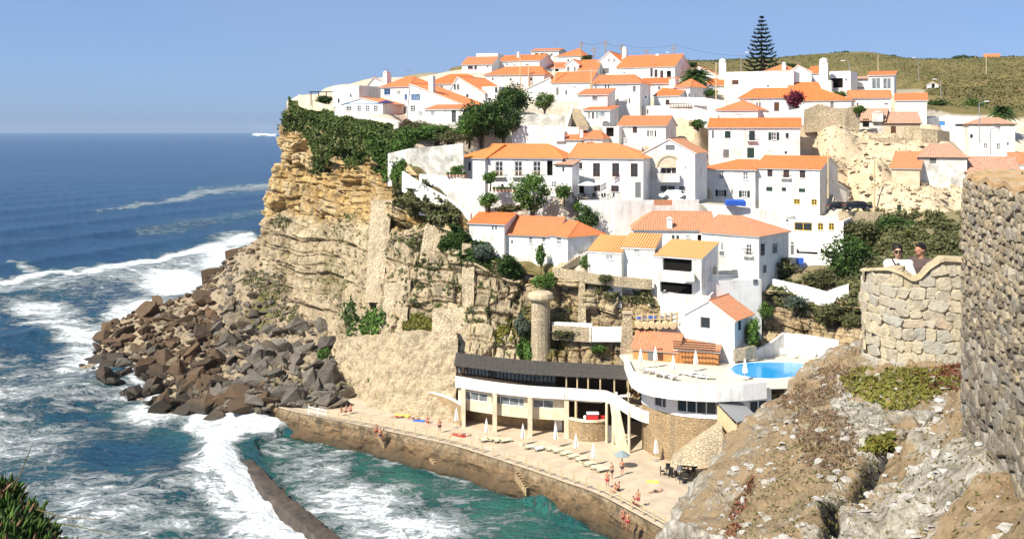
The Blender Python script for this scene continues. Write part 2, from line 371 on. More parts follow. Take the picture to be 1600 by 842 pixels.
def wallstone(name, pal, s=1.):
    m, t, b, N, Lk = nodes(name); b.inputs['Roughness'].default_value = .95; b.inputs['Specular IOR Level'].default_value = .15
    g = N('ShaderNodeNewGeometry').outputs['Position']
    col = ramp(N, Lk, N('ShaderNodeObjectInfo').outputs['Random'], [(i / (len(pal) - 1), c) for i, c in enumerate(pal)])
    col = mixc(N, Lk, ramp(N, Lk, noise(N, Lk, g, 9. * s, 6, .7), [(.42, 0), (.62, .6)]), col, (.50, .44, .34))
    col = mixc(N, Lk, ramp(N, Lk, noise(N, Lk, g, 5. * s, 6, .75), [(.52, 0), (.7, .75)]), col, (.16, .14, .11))
    Lk(col, b.inputs['Base Color']); bump(N, Lk, b, noise(N, Lk, g, 16. * s, 6, .75), .9, .05); return m
wallstone('tower_stone', [(.60, .50, .32), (.50, .46, .37), (.64, .53, .35), (.46, .45, .38), (.60, .45, .30)])
wallstone('tower_mortar', [(.50, .41, .27), (.52, .43, .28)])
wallstone('tower_cap', [(.60, .47, .26), (.56, .43, .25)])
wallstone('dark_stone', [(.42, .32, .19), (.27, .23, .17), (.48, .37, .22), (.33, .29, .23), (.48, .41, .30)])
wallstone('low_stone', [(.19, .15, .105), (.14, .125, .10), (.27, .215, .14), (.20, .185, .155), (.33, .30, .25)])
wallstone('dark_mortar', [(.22, .165, .10), (.25, .19, .12)])
wallstone('lichen_cap', [(.50, .30, .12), (.54, .33, .14)])
def seamat():
    m, t, b, N, Lk = nodes('sea'); g = N('ShaderNodeNewGeometry').outputs['Position']
    b.inputs['Specular IOR Level'].default_value = .28; b.inputs['IOR'].default_value = 1.33
    deep = ramp(N, Lk, noise(N, Lk, g, .012, 4, .6, (.5, 1.6, 1)), [(.35, (.002, .033, .098)), (.65, (.003, .054, .138))])
    col = mixc(N, Lk, attr(N, 'shallow').outputs['Fac'], deep, ramp(N, Lk, noise(N, Lk, g, .12, 4), [(.35, (.010, .082, .076)), (.65, (.036, .165, .125))]))
    # foam: density attribute against streaky noise
    sx = N('ShaderNodeMapping'); sx.inputs['Rotation'].default_value = (0, 0, R(-35)); sx.inputs['Scale'].default_value = (.8, 1.25, 1); Lk(g, sx.inputs[0])
    wp = N('ShaderNodeTexNoise'); wp.inputs['Scale'].default_value = .22; wp.inputs['Detail'].default_value = 3; Lk(sx.outputs[0], wp.inputs[0])
    wv = N('ShaderNodeVectorMath'); wv.operation = 'MULTIPLY_ADD'; Lk(wp.outputs['Color'], wv.inputs[0]); wv.inputs[1].default_value = (5, 5, 5); Lk(sx.outputs[0], wv.inputs[2])
    na = noise(N, Lk, wv.outputs[0], .38, 10, .76); nb = noise(N, Lk, wv.outputs[0], 1.1, 6, .65)
    rg_ = math_(N, Lk, 'SUBTRACT', 1., math_(N, Lk, 'ABSOLUTE', math_(N, Lk, 'MULTIPLY', math_(N, Lk, 'SUBTRACT', nb, .5), 5.)))
    n1 = math_(N, Lk, 'ADD', math_(N, Lk, 'MULTIPLY', math_(N, Lk, 'ADD', math_(N, Lk, 'MULTIPLY', math_(N, Lk, 'SUBTRACT', na, .5), 2.2), .5), .72), math_(N, Lk, 'MULTIPLY', rg_, .26))
    fo = attr(N, 'foam').outputs['Fac']
    f = math_(N, Lk, 'SUBTRACT', math_(N, Lk, 'ADD', math_(N, Lk, 'MULTIPLY', fo, 1.15), math_(N, Lk, 'MULTIPLY', n1, 1.1)), 1.05)
    f = ramp(N, Lk, f, [(.0, 0), (.12, .32), (.4, 1)])
    col = mixc(N, Lk, f, col, (.80, .84, .84)); Lk(col, b.inputs['Base Color'])
    Lk(ramp(N, Lk, f, [(0, .18), (.6, .8)]), b.inputs['Roughness'])
    h = math_(N, Lk, 'ADD', noise(N, Lk, g, .33, 6, .68, (.6, 1.5, 1)), math_(N, Lk, 'MULTIPLY', f, .35))
    bump(N, Lk, b, h, 1., 2.2)
seamat()
m, t, b, N, Lk = nodes('pool_water'); b.inputs['Base Color'].default_value = (.02, .30, .62, 1); b.inputs['Roughness'].default_value = .08
bump(N, Lk, b, noise(N, Lk, N('ShaderNodeNewGeometry').outputs['Position'], 1.5, 2), .15, .1)
M('lichen_stone', (.52, .50, .46), (.30, .27, .22), 9, .95, .5, 30.)
M('spray', (.86, .88, .88), (.78, .82, .83), 1.2, .9, .8, 2.5)
M('algae', (.03, .04, .012), (.05, .06, .015), 2, .8, .4, 5.)
# ---------------------------------------------------------------- the village, house by house (measured in the photograph, placed at real distances)
HOUSE_ANCH = []
HS = []
def h(label, L, Rr, base, eave, D, roof, win=(), **k): HS.append((label, L, Rr, base, eave, D, roof, win, k))
G1 = 'white houses along the cliff top'; G2 = 'white houses of the upper village'; G3 = 'white houses in the middle of the slope'; G4 = 'white houses low on the slope'; G5 = 'old houses beside the bare slope'
# cliff-top group
h('flat white house beside the dark pergola at the cliff end', (520,192), (561,189), 172, 135, 7, ('f',), [(529,158,4,8,'s'),(548,150,3,6,'s')], group=G1, par=.5)
h('low gabled white cottage with blue trim above the terrace wall', (533,184), (598,180), 178, 163, 7, ('y',153), [(545,170,9,7,'w'),(561,170,6,10,'f'),(574,170,6,10,'f'),(587,170,7,10,'f')], group=G1, band=(163.5,'f_blue'))
h('small gabled white house furthest back on the cliff top', (575,206), (609,206), 150, 131, 8, ('y',121,.25), [], group=G1)
h('tall white house with blue shutters and orange hip roof', (595,190), (640,186), 176, 136, 9, ('h',121,2.5,2.5), [(605,144,10,9,'w','b'),(623,145,6,6,'w'),(634,152,4,9,'w','b'),(627,172,10,8,'wp','g'),(605,168,6,9,'f')], group=G1, chim=[(604,114,8,.2),(608,118,5,.6)])
h('white house with steep lean gable and blue window by a big chimney', (637,181), (723,176), 192, 164, 9, ('y',131,.04), [(649.6,151.8,13,9,'wp','b'),(645,170,8,10,'f'),(657,178,5,8,'w'),(690,176,5,6,'s')], group=G1, chim=[(675,121,8,.05)])
h('lower white wing with dark arched door beside the trees', (664,174), (724,171), 194, 171, 5, ('s',163), [(709,182,7,19,'f','k'),(676,178,6,6,'w')], group=G1, wm='white')
h('white gabled house with two slit windows below long roofs', (700,190), (757,186), 172, 146, 10, ('y',120,.27), [(711,136,3,9,'s'),(716,136,3,9,'s'),(730,150,5,6,'s')], group=G1)
h('white dormer block beside the slit-window gable', (753,187), (779,185), 165, 136, 6, ('f',), [(775,141,5,10,'s')], group=G1, par=.2)
h('white house under a wide hip roof behind the cliff-top gables', (668,206), (742,203), 145, 131, 9, ('h',117,3,3), [(690,137,5,5,'s')], group=G1)
# upper village
h('white house with two brown windows at the upper edge of the village', (722,222), (768,220), 114, 101, 8, ('x',90), [(735,106,8,5,'w','n'),(743,106,4,6,'w','n'),(762,105,3,3,'s')], group=G2)
h('flat white box house on the skyline', (744,232), (778,231), 104, 84, 7, ('f',), [(752,92,3,4,'s')], group=G2)
h('white house with dark square windows and centre chimney', (779,226), (843,222), 110, 96, 8, ('x',87), [(792,101,4,3,'s'),(804,102,5,4,'w'),(823,102,4,3,'s')], group=G2, chim=[(810,84,4,.3)])
h('long low white house under an unbroken orange roof', (758,206), (850,203), 134, 117, 8, ('h',105,3.5,1.5), [(798,125,4,4,'s'),(770,124,3,4,'s'),(830,124,4,5,'s')], group=G2)
h('farthest white house with brown shutters above the village', (830,262), (873,260), 100, 80, 9, ('x',77), [(838.5,86,6,5,'l','n'),(847,86,6,5,'l','n'),(862,86,4,4,'s')], group=G2)
h('square white house with pyramid orange roof near the poles', (871,248), (910,246), 104, 88, 9, ('h',77,4,2.), [(888,95,4,4,'s')], group=G2)
h('little white cottage with two dark doors under the pyramid roof', (884,222), (904,221), 113, 101, 7, ('y',93), [(888,108,4,7,'d','k'),(898,108,3,7,'d','k')], group=G2)
h('low shed with orange roof left of the two-door cottage', (845,226), (884,224), 114, 107, 6, ('s',98), [(870,110,6,4,'o')], group=G2)
h('orange-roofed house right of the two-door cottage', (903,220), (932,219), 124, 110, 7, ('s',94), [], group=G2)
h('wide white house with gable end and long roof in the upper village', (815,196), (868,194), 158, 142, 11, ('y',121,.85), [(860,150,3,4,'s')], group=G2)
h('white house with grey door below the long upper roof', (862,193), (922,190), 158, 129, 7, ('x',113), [(871,143,4,12,'d','k'),(884.6,145,3,8,'s'),(898,137,4,4,'w')], group=G2)
h('big white gabled house with garage on the crest', (932,224), (972,222), 122, 99, 10, ('y',81), [(951,94,3.5,5,'w'),(959.5,94,3.5,5,'w'),(947,111,9,8,'d','k')], group=G2, chim=[(976,78,7,.3,1)])
h('large white house with dark upper balcony on the crest', (964,220), (1054,214), 124, 106, 11, ('x',87,.5), [(1018,114,4,13,'f','n'),(1025,115,5,12,'f','n'),(1034,116,5,11,'f','n'),(1045,116,7,10,'o'),(975,114,3,3,'s')], group=G2, chim=[(1028,87,6,.5)])
h('tall white house with round window and long front wall', (926,184), (1000,181), 205, 131, 9, ('h',118,.01,2.), [(991,139,5,8,'wp','k'),(946,136,2.5,7,'s'),(951,136,2.5,7,'s'),(952,156,7,9,'w','n'),(965,157,4,4,'s'),(978.5,160,2.5,8,'s'),(983.5,158,2.5,8,'s')], group=G3)
h('white annex under a short orange roof on the long front wall', (903,178), (949,176), 175, 148, 5, ('s',139), [(929.5,154,8,5,'wp','k')], group=G3)
h('small white porch house with three dark doors and a shade', (912,174), (953,172), 196, 172, 4.5, ('s',166), [(920.5,181,3.5,10,'f'),(926.5,181,3.5,10,'f','k'),(933,181,3.5,10,'f'),(942,179,6,7,'w')], group=G3)
h('low white house with flat strip roof behind the crest house', (998,196), (1052,194), 150, 131, 7, ('s',122), [(1030,138,4,5,'s')], group=G2)
h('white terrace house with golden lean roof beside the palm', (1022,189), (1060,187), 182, 150, 6, ('s',138), [(1043,160,6,8,'w','n')], group=G3)
h('narrow white house with grey window and hip roof beside the palm', (1056,192), (1078,190), 165, 136, 6, ('h',125,1.2,1.2), [(1064,148,4.5,12,'sp','k'),(1077,149,2,6,'s')], group=G2, chim=[(1053,126,11,.1)])
h('white block above the beige slope with long brown rail', (998,183), (1084,177), 190, 166, 6, ('f',), [(1012,175,3,8,'s'),(1010,152,3,5,'s')], group=G3, par=.3)
h('orange-roofed house right of the palm crown', (1083,216), (1124,214), 135, 120, 9, ('y',104,.2), [], group=G2)
h('low orange-roofed house behind the hedge', (1104,206), (1134,205), 146, 134, 6, ('s',123), [], group=G2, chim=[(1129,99,11,.9,1)])
h('plain white block house with one brown window below the pine', (1132,197), (1240,192), 158, 113, 10, ('f',), [(1149,129,10,7,'l','n'),(1200,135,3,4,'s')], group=G2)
h('house with orange hip roof in front of the pine', (1187,226), (1254,223), 128, 114, 9, ('h',103,4,4), [(1230,119,4,4,'s')], group=G2, chim=[(1225,101,6,.2,1)])
h('white gabled house between the pine and the tall chimney', (1232,218), (1268,217), 130, 113, 8, ('y',102,.42), [], group=G2)
h('small orange-roofed house by the tall chimney', (1263,222), (1281,221), 130, 115, 6, ('s',104), [], group=G2)
h('white house with a huge tapering chimney', (1276,196), (1299,195), 142, 126, 5, ('f',), [], group=G2, chim=[(1287,99,13,.4,1)])
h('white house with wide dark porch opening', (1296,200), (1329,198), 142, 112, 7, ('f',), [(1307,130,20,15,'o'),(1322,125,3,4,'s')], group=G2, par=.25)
h('low white house left of the glazed sunroom', (1327,206), (1360,205), 145, 124, 6, ('s',120), [(1345,138,12,3,'s')], group=G2, tm='tile_pink')
h('glazed white sunroom house above the orange roofs', (1357,200), (1397,198), 148, 118, 6, ('s',112), [(1369,131,14,17,'gp','w'),(1386,131,13,17,'gp','w')], group=G2)
h('short white house with strip of orange roof above the big roof', (1234,190), (1281,189), 146, 139, 4.5, ('s',129), [(1270,142,8,3,'s')], group=G2)
h('white house with broad orange roof behind the stone ruin', (1236,184), (1330,180), 172, 157, 8, ('h',138,.01,6.), [(1300,164,5,9,'d','k')], group=G2)
h('white house with magenta creeper and green door', (1156,180), (1232,177), 182, 153, 7, ('h',139,2.,.01), [(1183,164,2.5,7,'s'),(1187.5,164,2.5,7,'s'),(1213.5,167,8,14,'d','n')], group=G3)
h('small white house under a pyramid orange roof', (1119,174), (1184,171), 196, 172, 8, ('h',157,4,3.4), [(1155,180,10,2,'s')], group=G3)
h('white house with strip orange roof facing the bare slope', (1327,190), (1392,188), 176, 153, 6, ('x',142), [(1385,163,7,3,'s'),(1340,163,3,4,'s')], group=G5)
h('white cube house with inset orange roof facing the bare slope', (1399,188), (1448,186), 194, 157, 7, ('s',146), [(1420,165,8,2,'s')], group=G5)
h('tiny white hut in the scrub above the village', (1448,262), (1466,261), 141, 133, 5, ('y',128), [(1458,134,4,6,'o')], group=G5)
h('far white house with red roof on the skyline hill', (1539,400), (1563,398), 97, 91, 9, ('x',85), [(1548,94,2,2,'s'),(1556,94,2,2,'s')], group=G5)
# middle group
h('tall white house with green shutters and two strip roofs', (1107,168), (1250,164), 252, 199, 9, ('x',185.5), [(1114,210,2.5,12,'s','g'),(1137,210.6,9,11,'l','g'),(1175,212,9,15,'fb','g'),(1209,213,8,12,'ws','w'),(1230,212,5,8,'w','g'),(1134.5,240,9,12,'wp','n'),(1173,239,11,16,'d','g'),(1204,237,8,2,'s'),(1228,239,5,5,'s')], group=G3)
h('white house with blue awnings and two rows of shuttered windows', (1092,163), (1180,160), 332, 264, 10, ('h',250,5.5,.01), [(1099,273,9,10,'l','g'),(1127,274,8,12,'wp'),(1165,275,8,12,'wp'),(1126.6,302,8,10,'ws'),(1163,303,8,10,'ws'),(1099,297,6,8,'wp'),(1144,300,2,8,'s')], group=G3)
h('tall white house with brown and yellow windows under a flat orange strip', (1180,161), (1281,155), 332, 262, 9, ('x',244.5), [(1203,270,8,12,'w','n'),(1228.6,271,9,13,'fb','n'),(1254,272,9,12,'w','n'),(1202,295.5,10,7,'l','g'),(1225,296,7,6,'l','g'),(1253,297.6,10,6,'l','g'),(1245,315,10,8,'w','y'),(1272,316,9,9,'w','y')], group=G3, chim=[])
h('white wing with sloping parapet running towards the parked cars', (1279,157), (1327,160), 334, 300, 5, ('y',268,.02), [(1281.6,316,10,9,'w','y'),(1304,325,6,3,'s')], group=G3, tm='white')
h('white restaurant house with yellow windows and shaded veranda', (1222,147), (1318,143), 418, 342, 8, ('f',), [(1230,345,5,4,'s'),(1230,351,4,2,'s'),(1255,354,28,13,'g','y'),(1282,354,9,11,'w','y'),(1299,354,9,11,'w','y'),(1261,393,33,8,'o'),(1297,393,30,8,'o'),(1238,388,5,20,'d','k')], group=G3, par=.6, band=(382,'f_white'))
h('small white house with balustrade above the arched balcony house', (966,168), (1040,165), 226, 196, 8, ('x',182), [(992,203,7,10,'f','n'),(1012.5,209,2.5,10,'l','g'),(1018,209,6,9,'w'),(1024,209,2.5,10,'l','g')], group=G3)
h('white cube porch beside the balustrade house', (943,167), (967,166), 226, 198, 5, ('f',), [(953,206.5,12,14,'o')], group=G3, par=.2)
h('long white house with french doors and wooden balconies', (757,153), (878,150), 303, 246, 9, ('h',226,.01,3.), [(780,264,12,23,'fbw'),(810,264,12,23,'fbw'),(839,264,12,23,'fbw'),(859,263,9,23,'o'),(785,292,5,9,'s'),(850,292,5,8,'s')], group=G3, lwin=[], tm='tile_gold')
h('white hipped end wing of the balcony house', (718,156), (758,152.5), 335, 246, 9, ('h',226,4.5,.01), [(733.5,260,4.5,14,'s','k')], group=G3, tm='tile_gold')
h('little white tower porch joining the balcony houses', (868,149.5), (894,148), 306, 257, 2.2, ('s',250), [(880,265,4,8,'s'),(866,288,7,10,'wp'),(884,300,5,6,'s')], group=G3, tm='tile_pink')
h('white rooftop storey with strip roof behind the big chimney', (870,164), (909,163), 240, 218, 5, ('s',205), [], group=G3, chim=[(874,207,18,.05),(909,206,5,.1)])
h('dormer house with dark attic window', (911,163), (941,162), 240, 216, 5, ('h',205,1.,1.), [(922,225,13,6,'w','n')], group=G3)
h('white house with brown balcony doors over the parasol terrace', (889,153), (1005,149), 315, 246, 9, ('h',225,.01,5.), [(904.4,259,11,10,'w','n'),(932,265.6,11,21,'f','n'),(962,265.6,11,21,'f','n'),(991,266,11,21,'f','n'),(961,295,12,10,'w','n'),(933,294,10,10,'w','n'),(905,296,15,12,'o'),(997,297,9,24,'d','k')], group=G3, band=(281,'f_white'), tm='tile_gold')
h('white house with arched balcony and red gable roof', (1006,154), (1086,151), 313, 238, 9, ('y',217,.5), [(1037,266,7,11,'w','n'),(1045,266,7,11,'w','n'),(1053,266,7,11,'w','n'),(1043,295,24,11,'g','w'),(1071,262,2.5,2.5,'s'),(1066,300,10,18,'d','k'),(1047,230,13,7,'wp','k')], group=G3, tm='tile_old')
# low group
h('low white house with two orange roofs above the cliff edge', (733,143.5), (788,141.5), 404, 348, 8, ('x',333), [(770,356,2.5,7,'s'),(775,356,2.5,7,'s')], group=G4)
h('low white house with square windows and tall chimney above the cliff', (785,142.5), (866,139.5), 404, 365, 8, ('x',339), [(829,375,5,10,'w'),(850,374,5,10,'w'),(800,378,3,6,'s')], group=G4, chim=[(833,321,9,.75)])
h('white end house with orange hip roof beside the cliff steps', (860,139), (887,136), 408, 366, 6.5, ('h',347,.01,1.5), [(873,376,7,13,'wp')], group=G4)
h('white house with dappled tile roof and square chimney', (990,140), (1117,139), 398, 358, 9, ('h',331,2.8,.01), [(1052,371,4,7,'s','k'),(1059,371,4,6,'s','k'),(1075,370,6,4,'wp'),(1093,374,6,14,'o')], group=G4, tm='tile_old', chim=[(1046,343,8,.05)])
h('white corner house with dappled roof and iron balcony', (1097,138.5), (1186,133), 436, 362, 9, ('h',339,.01,4.5), [(1170,390,9,17,'fb','w'),(1128,385,2.5,12,'s'),(1128,396,8,7,'wp','k')], swin=[(1192,390,7,19,'f','k'),(1211,388,8,15,'wp','k'),(1195,420,6,12,'wp','k')], group=G4, tm='tile_old')
h('small white house with striped tile roof beside the steps', (918,134), (971,132), 436, 392, 5, ('s',368), [(952,402,12,7,'wp','w')], group=G4, tm='tile_stripe', over=.1)
h('white house with short striped roof between two others', (971,133), (1023,131.5), 444, 386, 5, ('s',365), [(995,392,8,8,'wp'),(1000,410,10,10,'dp')], group=G4, tm='tile_stripe', over=.1)
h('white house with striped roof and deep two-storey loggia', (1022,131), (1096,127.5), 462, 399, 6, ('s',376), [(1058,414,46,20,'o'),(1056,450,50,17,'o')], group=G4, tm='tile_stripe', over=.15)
h('white walled yard house below the loggia', (1032,128), (1110,126), 512, 458, 5, ('f',), [(1098,490,3,8,'s')], group=G4, par=.5)
h('white pool house with dappled gable roof and dark window', (1070,126.5), (1148,122.5), 560, 490, 5.5, ('y',469,.5), [(1102,504,15,17,'s','k')], swin=[(1156,507,5,18,'s','k')], group=G4, tm='tile_old')
h('white house end wall behind the pool house', (1095,129), (1190,131), 500, 440, 5, ('f',), [(1180,440,6,8,'wp','k')], group=G4, par=.4)
h('orange bar hut with old tile roof and brown door', (989,125), (1058,123), 568, 543, 5, ('x',520), [(1018,553,11,18,'d','k'),(1031,553,9,18,'d','n')], group=G4, wm='orange_wall', tm='tile_old')
h('orange plank hut with slatted eaves beside the bar hut', (1056,123), (1122,121.5), 574, 545, 5.5, ('s',523), [], swin=[(1130,560,5,12,'s','k')], group=G4, wm='orange_wall', tm='tile_old')
# old houses beside the bare slope
h('old cottage with pinkish tiles and broad white chimney', (1343,178), (1382,176), 204, 188, 6, ('x',171), [(1353,192,9,12,'o')], group=G5, tm='tile_pink', wm='white_old', chim=[(1372,177,16,.0)])
h('old beige cottage with brown door and pink tile roof', (1380,176), (1438,175), 216, 192, 6, ('x',176), [(1396,206,8,17,'d','n'),(1418,203,5,5,'s')], group=G5, tm='tile_pink', wm='beige_wall')
h('tiled outbuilding with two orange roof strips on the bare slope', (1393,154), (1437,152), 284, 262, 5, ('s',237), [], group=G5, wm='beige_wall')
h('weathered white house with rubble of tiles on its roof', (1436,154), (1511,152), 296, 245, 7, ('h',226,2.,2.), [(1458,251,10,9,'l','k')], group=G5, tm='tile_pink', wm='white_old')
h('low house with brown pantile roof beside the weathered house', (1509,152), (1592,150), 290, 268, 7, ('x',246), [(1557,279,13,8,'l','k'),(1530,280,4,5,'s')], group=G5, tm='tile_pink')
h('white two-storey house with small hip roof by the hill palm', (1514,182), (1586,180), 246, 194, 8, ('h',185,3,2), [(1518,213,5,6,'s','k'),(1540,228,6,8,'w'),(1560,229,6,10,'w'),(1561,200,5,6,'wp'),(1575,225,3,5,'s')], group=G5, tm='tile_pink')
h('white garden house with blue gate against the hill', (1446,190), (1532,187), 222, 182, 6, ('f',), [(1517,213,5,6,'s'),(1472,193,9,7,'d','b'),(1500,196,16,5,'s')], group=G5)
h('house with orange roof cut by the edge of the view', (1580,168), (1640,166), 268, 256, 7, ('x',239), [(1590,262,5,6,'s')], group=G5, tm='tile_old')
for q in HS:
    L, Rr, base, eave, D = q[1:6]
    a0 = Vector(((L[0] - 800) / F * L[1], L[1], 0)); b0 = Vector(((Rr[0] - 800) / F * Rr[1], Rr[1], 0)); U_ = b0 - a0; Wn = Vector((-U_.y, U_.x, 0)).normalized()
    z_ = ZP(base, L[1]) - .15
    for u in (0, .5, 1):
        for w_ in (-.3, D * .35, D * .75, D + .2):
            p = a0 + U_ * u + Wn * w_; HOUSE_ANCH.append((p.x, p.y, z_))
# ---------------------------------------------------------------- cliff
CL = [  # each column from top to foot: (px, py, Y); a last row is dropped below the sea
 [(560,150,240),(560,190,240),(560,240,240),(560,300,240),(560,340,240),(560,360,240),(560,380,240)],
 [(478,160,214),(474,200,215),(468,250,216),(460,310,217),(452,360,218),(448,380,218),(445,395,218)],
 [(447,172,199),(438,215,199),(430,270,199),(416,320,200),(403,370,201),(397,410,202),(392,440,202)],
 [(470,176,192),(462,225,192),(456,280,191),(446,335,190),(438,390,188),(430,440,186),(425,480,184)],
 [(508,184,184),(500,235,184),(495,290,184),(487,345,182),(480,400,180),(472,465,177),(465,530,172)],
 [(562,196,172),(557,250,171),(553,300,170),(548,350,167),(543,420,163),(538,500,158),(532,590,150)],
 [(614,228,160),(611,275,158),(607,320,156),(602,380,152.5),(597,450,148.5),(591,525,144),(583,632,138)],
 [(660,282,150.5),(658,315,149.5),(655,352,148),(650,405,145.5),(645,465,142.5),(640,535,138.5),(630,646,132.6)],
 [(722,334,145),(722,356,144.6),(721,385,143.5),(719,425,141.5),(717,475,138.5),(714,535,135),(704,657,129)],
 [(778,405,140.5),(778,418,140),(777,438,139),(776,465,137.8),(775,495,136),(773,540,133.5),(768,674,127.5)],
 [(850,428,138.5),(850,440,138),(850,456,137.5),(850,476,136.5),(849,502,135),(847,545,132.5),(843,682,127)],
 [(905,438,134),(905,452,133.8),(904,472,133.5),(903,494,133.1),(902,512,132.3),(899,550,131),(893,692,126.6)],
 [(990,442,131.6),(990,458,131.5),(990,478,131.4),(990,500,131.2),(989,516,130.8),(988,556,130),(984,692,126.4)],
 [(1060,500,127.6),(1060,508,127.5),(1060,516,127.4),(1060,526,127.3),(1060,538,127.2),(1060,556,127),(1060,692,125.6)],
 [(1150,486,130),(1150,494,129.9),(1150,504,129.7),(1150,516,129.5),(1150,530,129.2),(1150,556,128.6),(1150,692,126)],
 [(1196,454,133.5),(1200,468,133.2),(1202,484,132.8),(1204,502,132.4),(1206,522,132),(1208,548,130.5),(1210,690,126)],
 [(1270,462,133),(1270,476,132.5),(1270,490,132),(1270,508,131),(1270,526,130.5),(1270,548,129.5),(1270,690,126)],
 [(1340,470,128),(1340,485,127.5),(1340,500,127),(1340,515,126.5),(1340,532,126),(1340,550,125.5),(1340,690,122)],
 [(1440,470,124),(1440,485,123.5),(1440,500,123),(1440,515,122.5),(1440,532,122),(1440,550,121),(1440,690,118)],
 [(1700,470,122),(1700,485,121.5),(1700,500,121),(1700,515,120.5),(1700,532,120),(1700,550,119),(1700,690,116)]]
ctrl = []
for r in range(8):
    row = []
    for c in CL:
        p = P(*c[min(r, 6)]); row.append((p.x, p.y, p.z if r < 7 else -4.))
    ctrl.append(row)
NR, NC = 330, 860
ctrl = np.array(ctrl); CV = resample(ctrl, NR, NC)
for j in range(NC): CV[:, j, 2] = np.minimum.accumulate(CV[:, j, 2])
CN = normals(CV)
if CN[NR // 2, NC // 3] @ np.array([0, -1, 0]) < 0: CN = -CN
dseg = np.linalg.norm(np.diff(CV[NR // 2], axis=0), axis=1); S = np.concatenate([[0], np.cumsum(dseg)])[None, :].repeat(NR, 0)
X, Y, Z = CV[..., 0], CV[..., 1], CV[..., 2]
cpx, cpy = proj(CV)
zt = Z + .05 * X + 4.5 * (fbm(S * .05, Z * .05, 3) - .5) + 1.0 * (fbm(S * .25, Z * .2, 13) - .5)               # gently dipping beds
# upper broken ochre beds, lower smoother grey slabs
bound = np.interp(cpx, [400, 450, 520, 560, 600, 640, 700, 760, 900, 1500], [330, 330, 350, 350, 352, 350, 350, 420, 440, 450])
up = ss(14, -14, cpy - bound + 40 * (fbm(S * .12, Z * .1, 8) - .5))
right = ss(780, 900, cpx); blocky = np.clip(up + .55 * right, 0, 1)
def blocks(th, wd, seed):
    k = np.floor(zt / th + .35 * (vnoise(S * .15, Z * 0, seed) - .5)); fz = zt / th - np.floor(zt / th)
    sw = S / wd + 3 * _hash(k, k * 0 + seed, k * 0) + .5 * (fbm(S * .2, Z * .4, seed) - .5); j = np.floor(sw); fs = sw - j
    h = _hash(k, j, k * 0 + seed); edge = np.minimum(np.minimum(fz, 1 - fz) * th, np.minimum(fs, 1 - fs) * wd)
    return h, ss(.22, .0, edge)
h1, e1 = blocks(2.5, 4.4, 5); h2, e2 = blocks(1.15, 2.2, 9); h3, e3 = blocks(5.2, 11., 2); hl, el = blocks(2.6, 400., 4)
h4, e4 = blocks(2.1, 3.6, 12)
pm = ss(.46, .58, fbm(S * .07, Z * .09, 55, 4)); vcr = ss(.022, .004, np.abs(fbm(S * .22 + 1.2 * fbm(S * .5, Z * .3, 3, 3), Z * .05, 61, 4) - .5)); vc2 = ss(.03, .006, np.abs(fbm(S * .6, Z * .16, 66, 4) - .5)) * .5
disp = blocky * (2.2 * (h1 - .5) - .55 * e1 + .7 * (h2 - .5) - .2 * e2) + (1 - blocky) * (1.3 * (h3 - .5) - .5 * e3 - .3 * el * pm + pm * (1.0 * (h4 - .5) - .4 * e4) + .2 * (h2 - .5) - 1.3 * vcr - .7 * vc2)
disp += 2.2 * (fbm(S * .16, Z * .16, 1, 5) - .5) * (.45 + .55 * blocky) + .8 * (fbm(S * .9, Z * .9, 2, 5) - .5) - 1.0 * blocky * vcr
hole = ss(.63, .72, fbm(S * .2, zt * .45, 20, 3)) * up; disp -= 2.4 * hole
rws = np.linspace(0, 1, NR)[:, None]
disp *= ss(0., .05, rws) * .9 + .1
CV2 = CV + CN * disp[..., None] * 1.0
moss = ss(.62, .72, fbm(S * .1, Z * .13, 31, 5)) * (1 - up * .7) * ss(560, 610, cpx) * (cpy < 560)
moss = np.maximum(moss, ss(.5, .62, fbm(S * .09, Z * .12, 41, 5)) * ss(.25, .4, rws) * ss(560, 480, cpx) * (cpy > 395))
ochre = np.clip(up * (.95 - .5 * ss(700, 900, cpx)) + .25 * right + .15, 0, 1)
npobj_ = npobj('cliff', CV2.reshape(-1, 3), gridfaces(NR, NC)[:, ::-1], 'cliff', smooth=False,
      attrs=dict(ochre=ochre, block=np.clip((h3 * (1 - blocky) + h1 * blocky - .55) * 1.1, 0, .5), moss=moss * .85))
structure(npobj_)
# ---------------------------------------------------------------- scree at the cliff foot
def GS(px, py): p = G(px, py, SEA - .6); return (px, py, p.y)
SC = [[(440,330,214),(402,372,203),(352,408,199),(300,458,194),(228,482,190),(170,515,186),GS(146,556),GS(120,580)],
      [(470,400,190),(440,425,187),(385,455,184),(320,495,181),(262,518,178),(215,545,174),GS(185,585),GS(160,605)],
      [(490,460,182),(460,480,178),(410,510,174),(350,540,170),(300,560,166),(262,580,162),GS(232,608),GS(205,622)],
      [(545,520,165),(505,535,160),(455,560,156),(400,580,153),(350,600,150),(315,615,148),GS(286,634),GS(260,646)],
      [(570,590,150),(530,590,147),(480,600,144),(430,610,142),(390,620,141),(352,630,140),GS(318,648),GS(295,658)],
      [(590,632,139),(545,634,137),(500,632,136.5),(455,632,136.5),(420,636,136.5),(395,640,137),GS(368,656),GS(345,664)]]
sc = np.array([[tuple(P(*q)) for q in c] for c in SC]); SCV = resample(sc, 150, 190)
sx_, sy_ = SCV[..., 0], SCV[..., 1]
SCV[..., 2] += 2.2 * (fbm(sx_ * .22, sy_ * .22, 5, 5) - .5) + 1.2 * (fbm(sx_ * 1.1, sy_ * 1.1, 6, 3) - .5)
scp, _ = proj(SCV)
structure(npobj('scree_slope', SCV.reshape(-1, 3), gridfaces(150, 190), 'scree', smooth=False,
          attrs=dict(moss=ss(.56, .66, fbm(sx_ * .09, sy_ * .09, 15, 5)) * ss(330, 400, scp) * .9)))
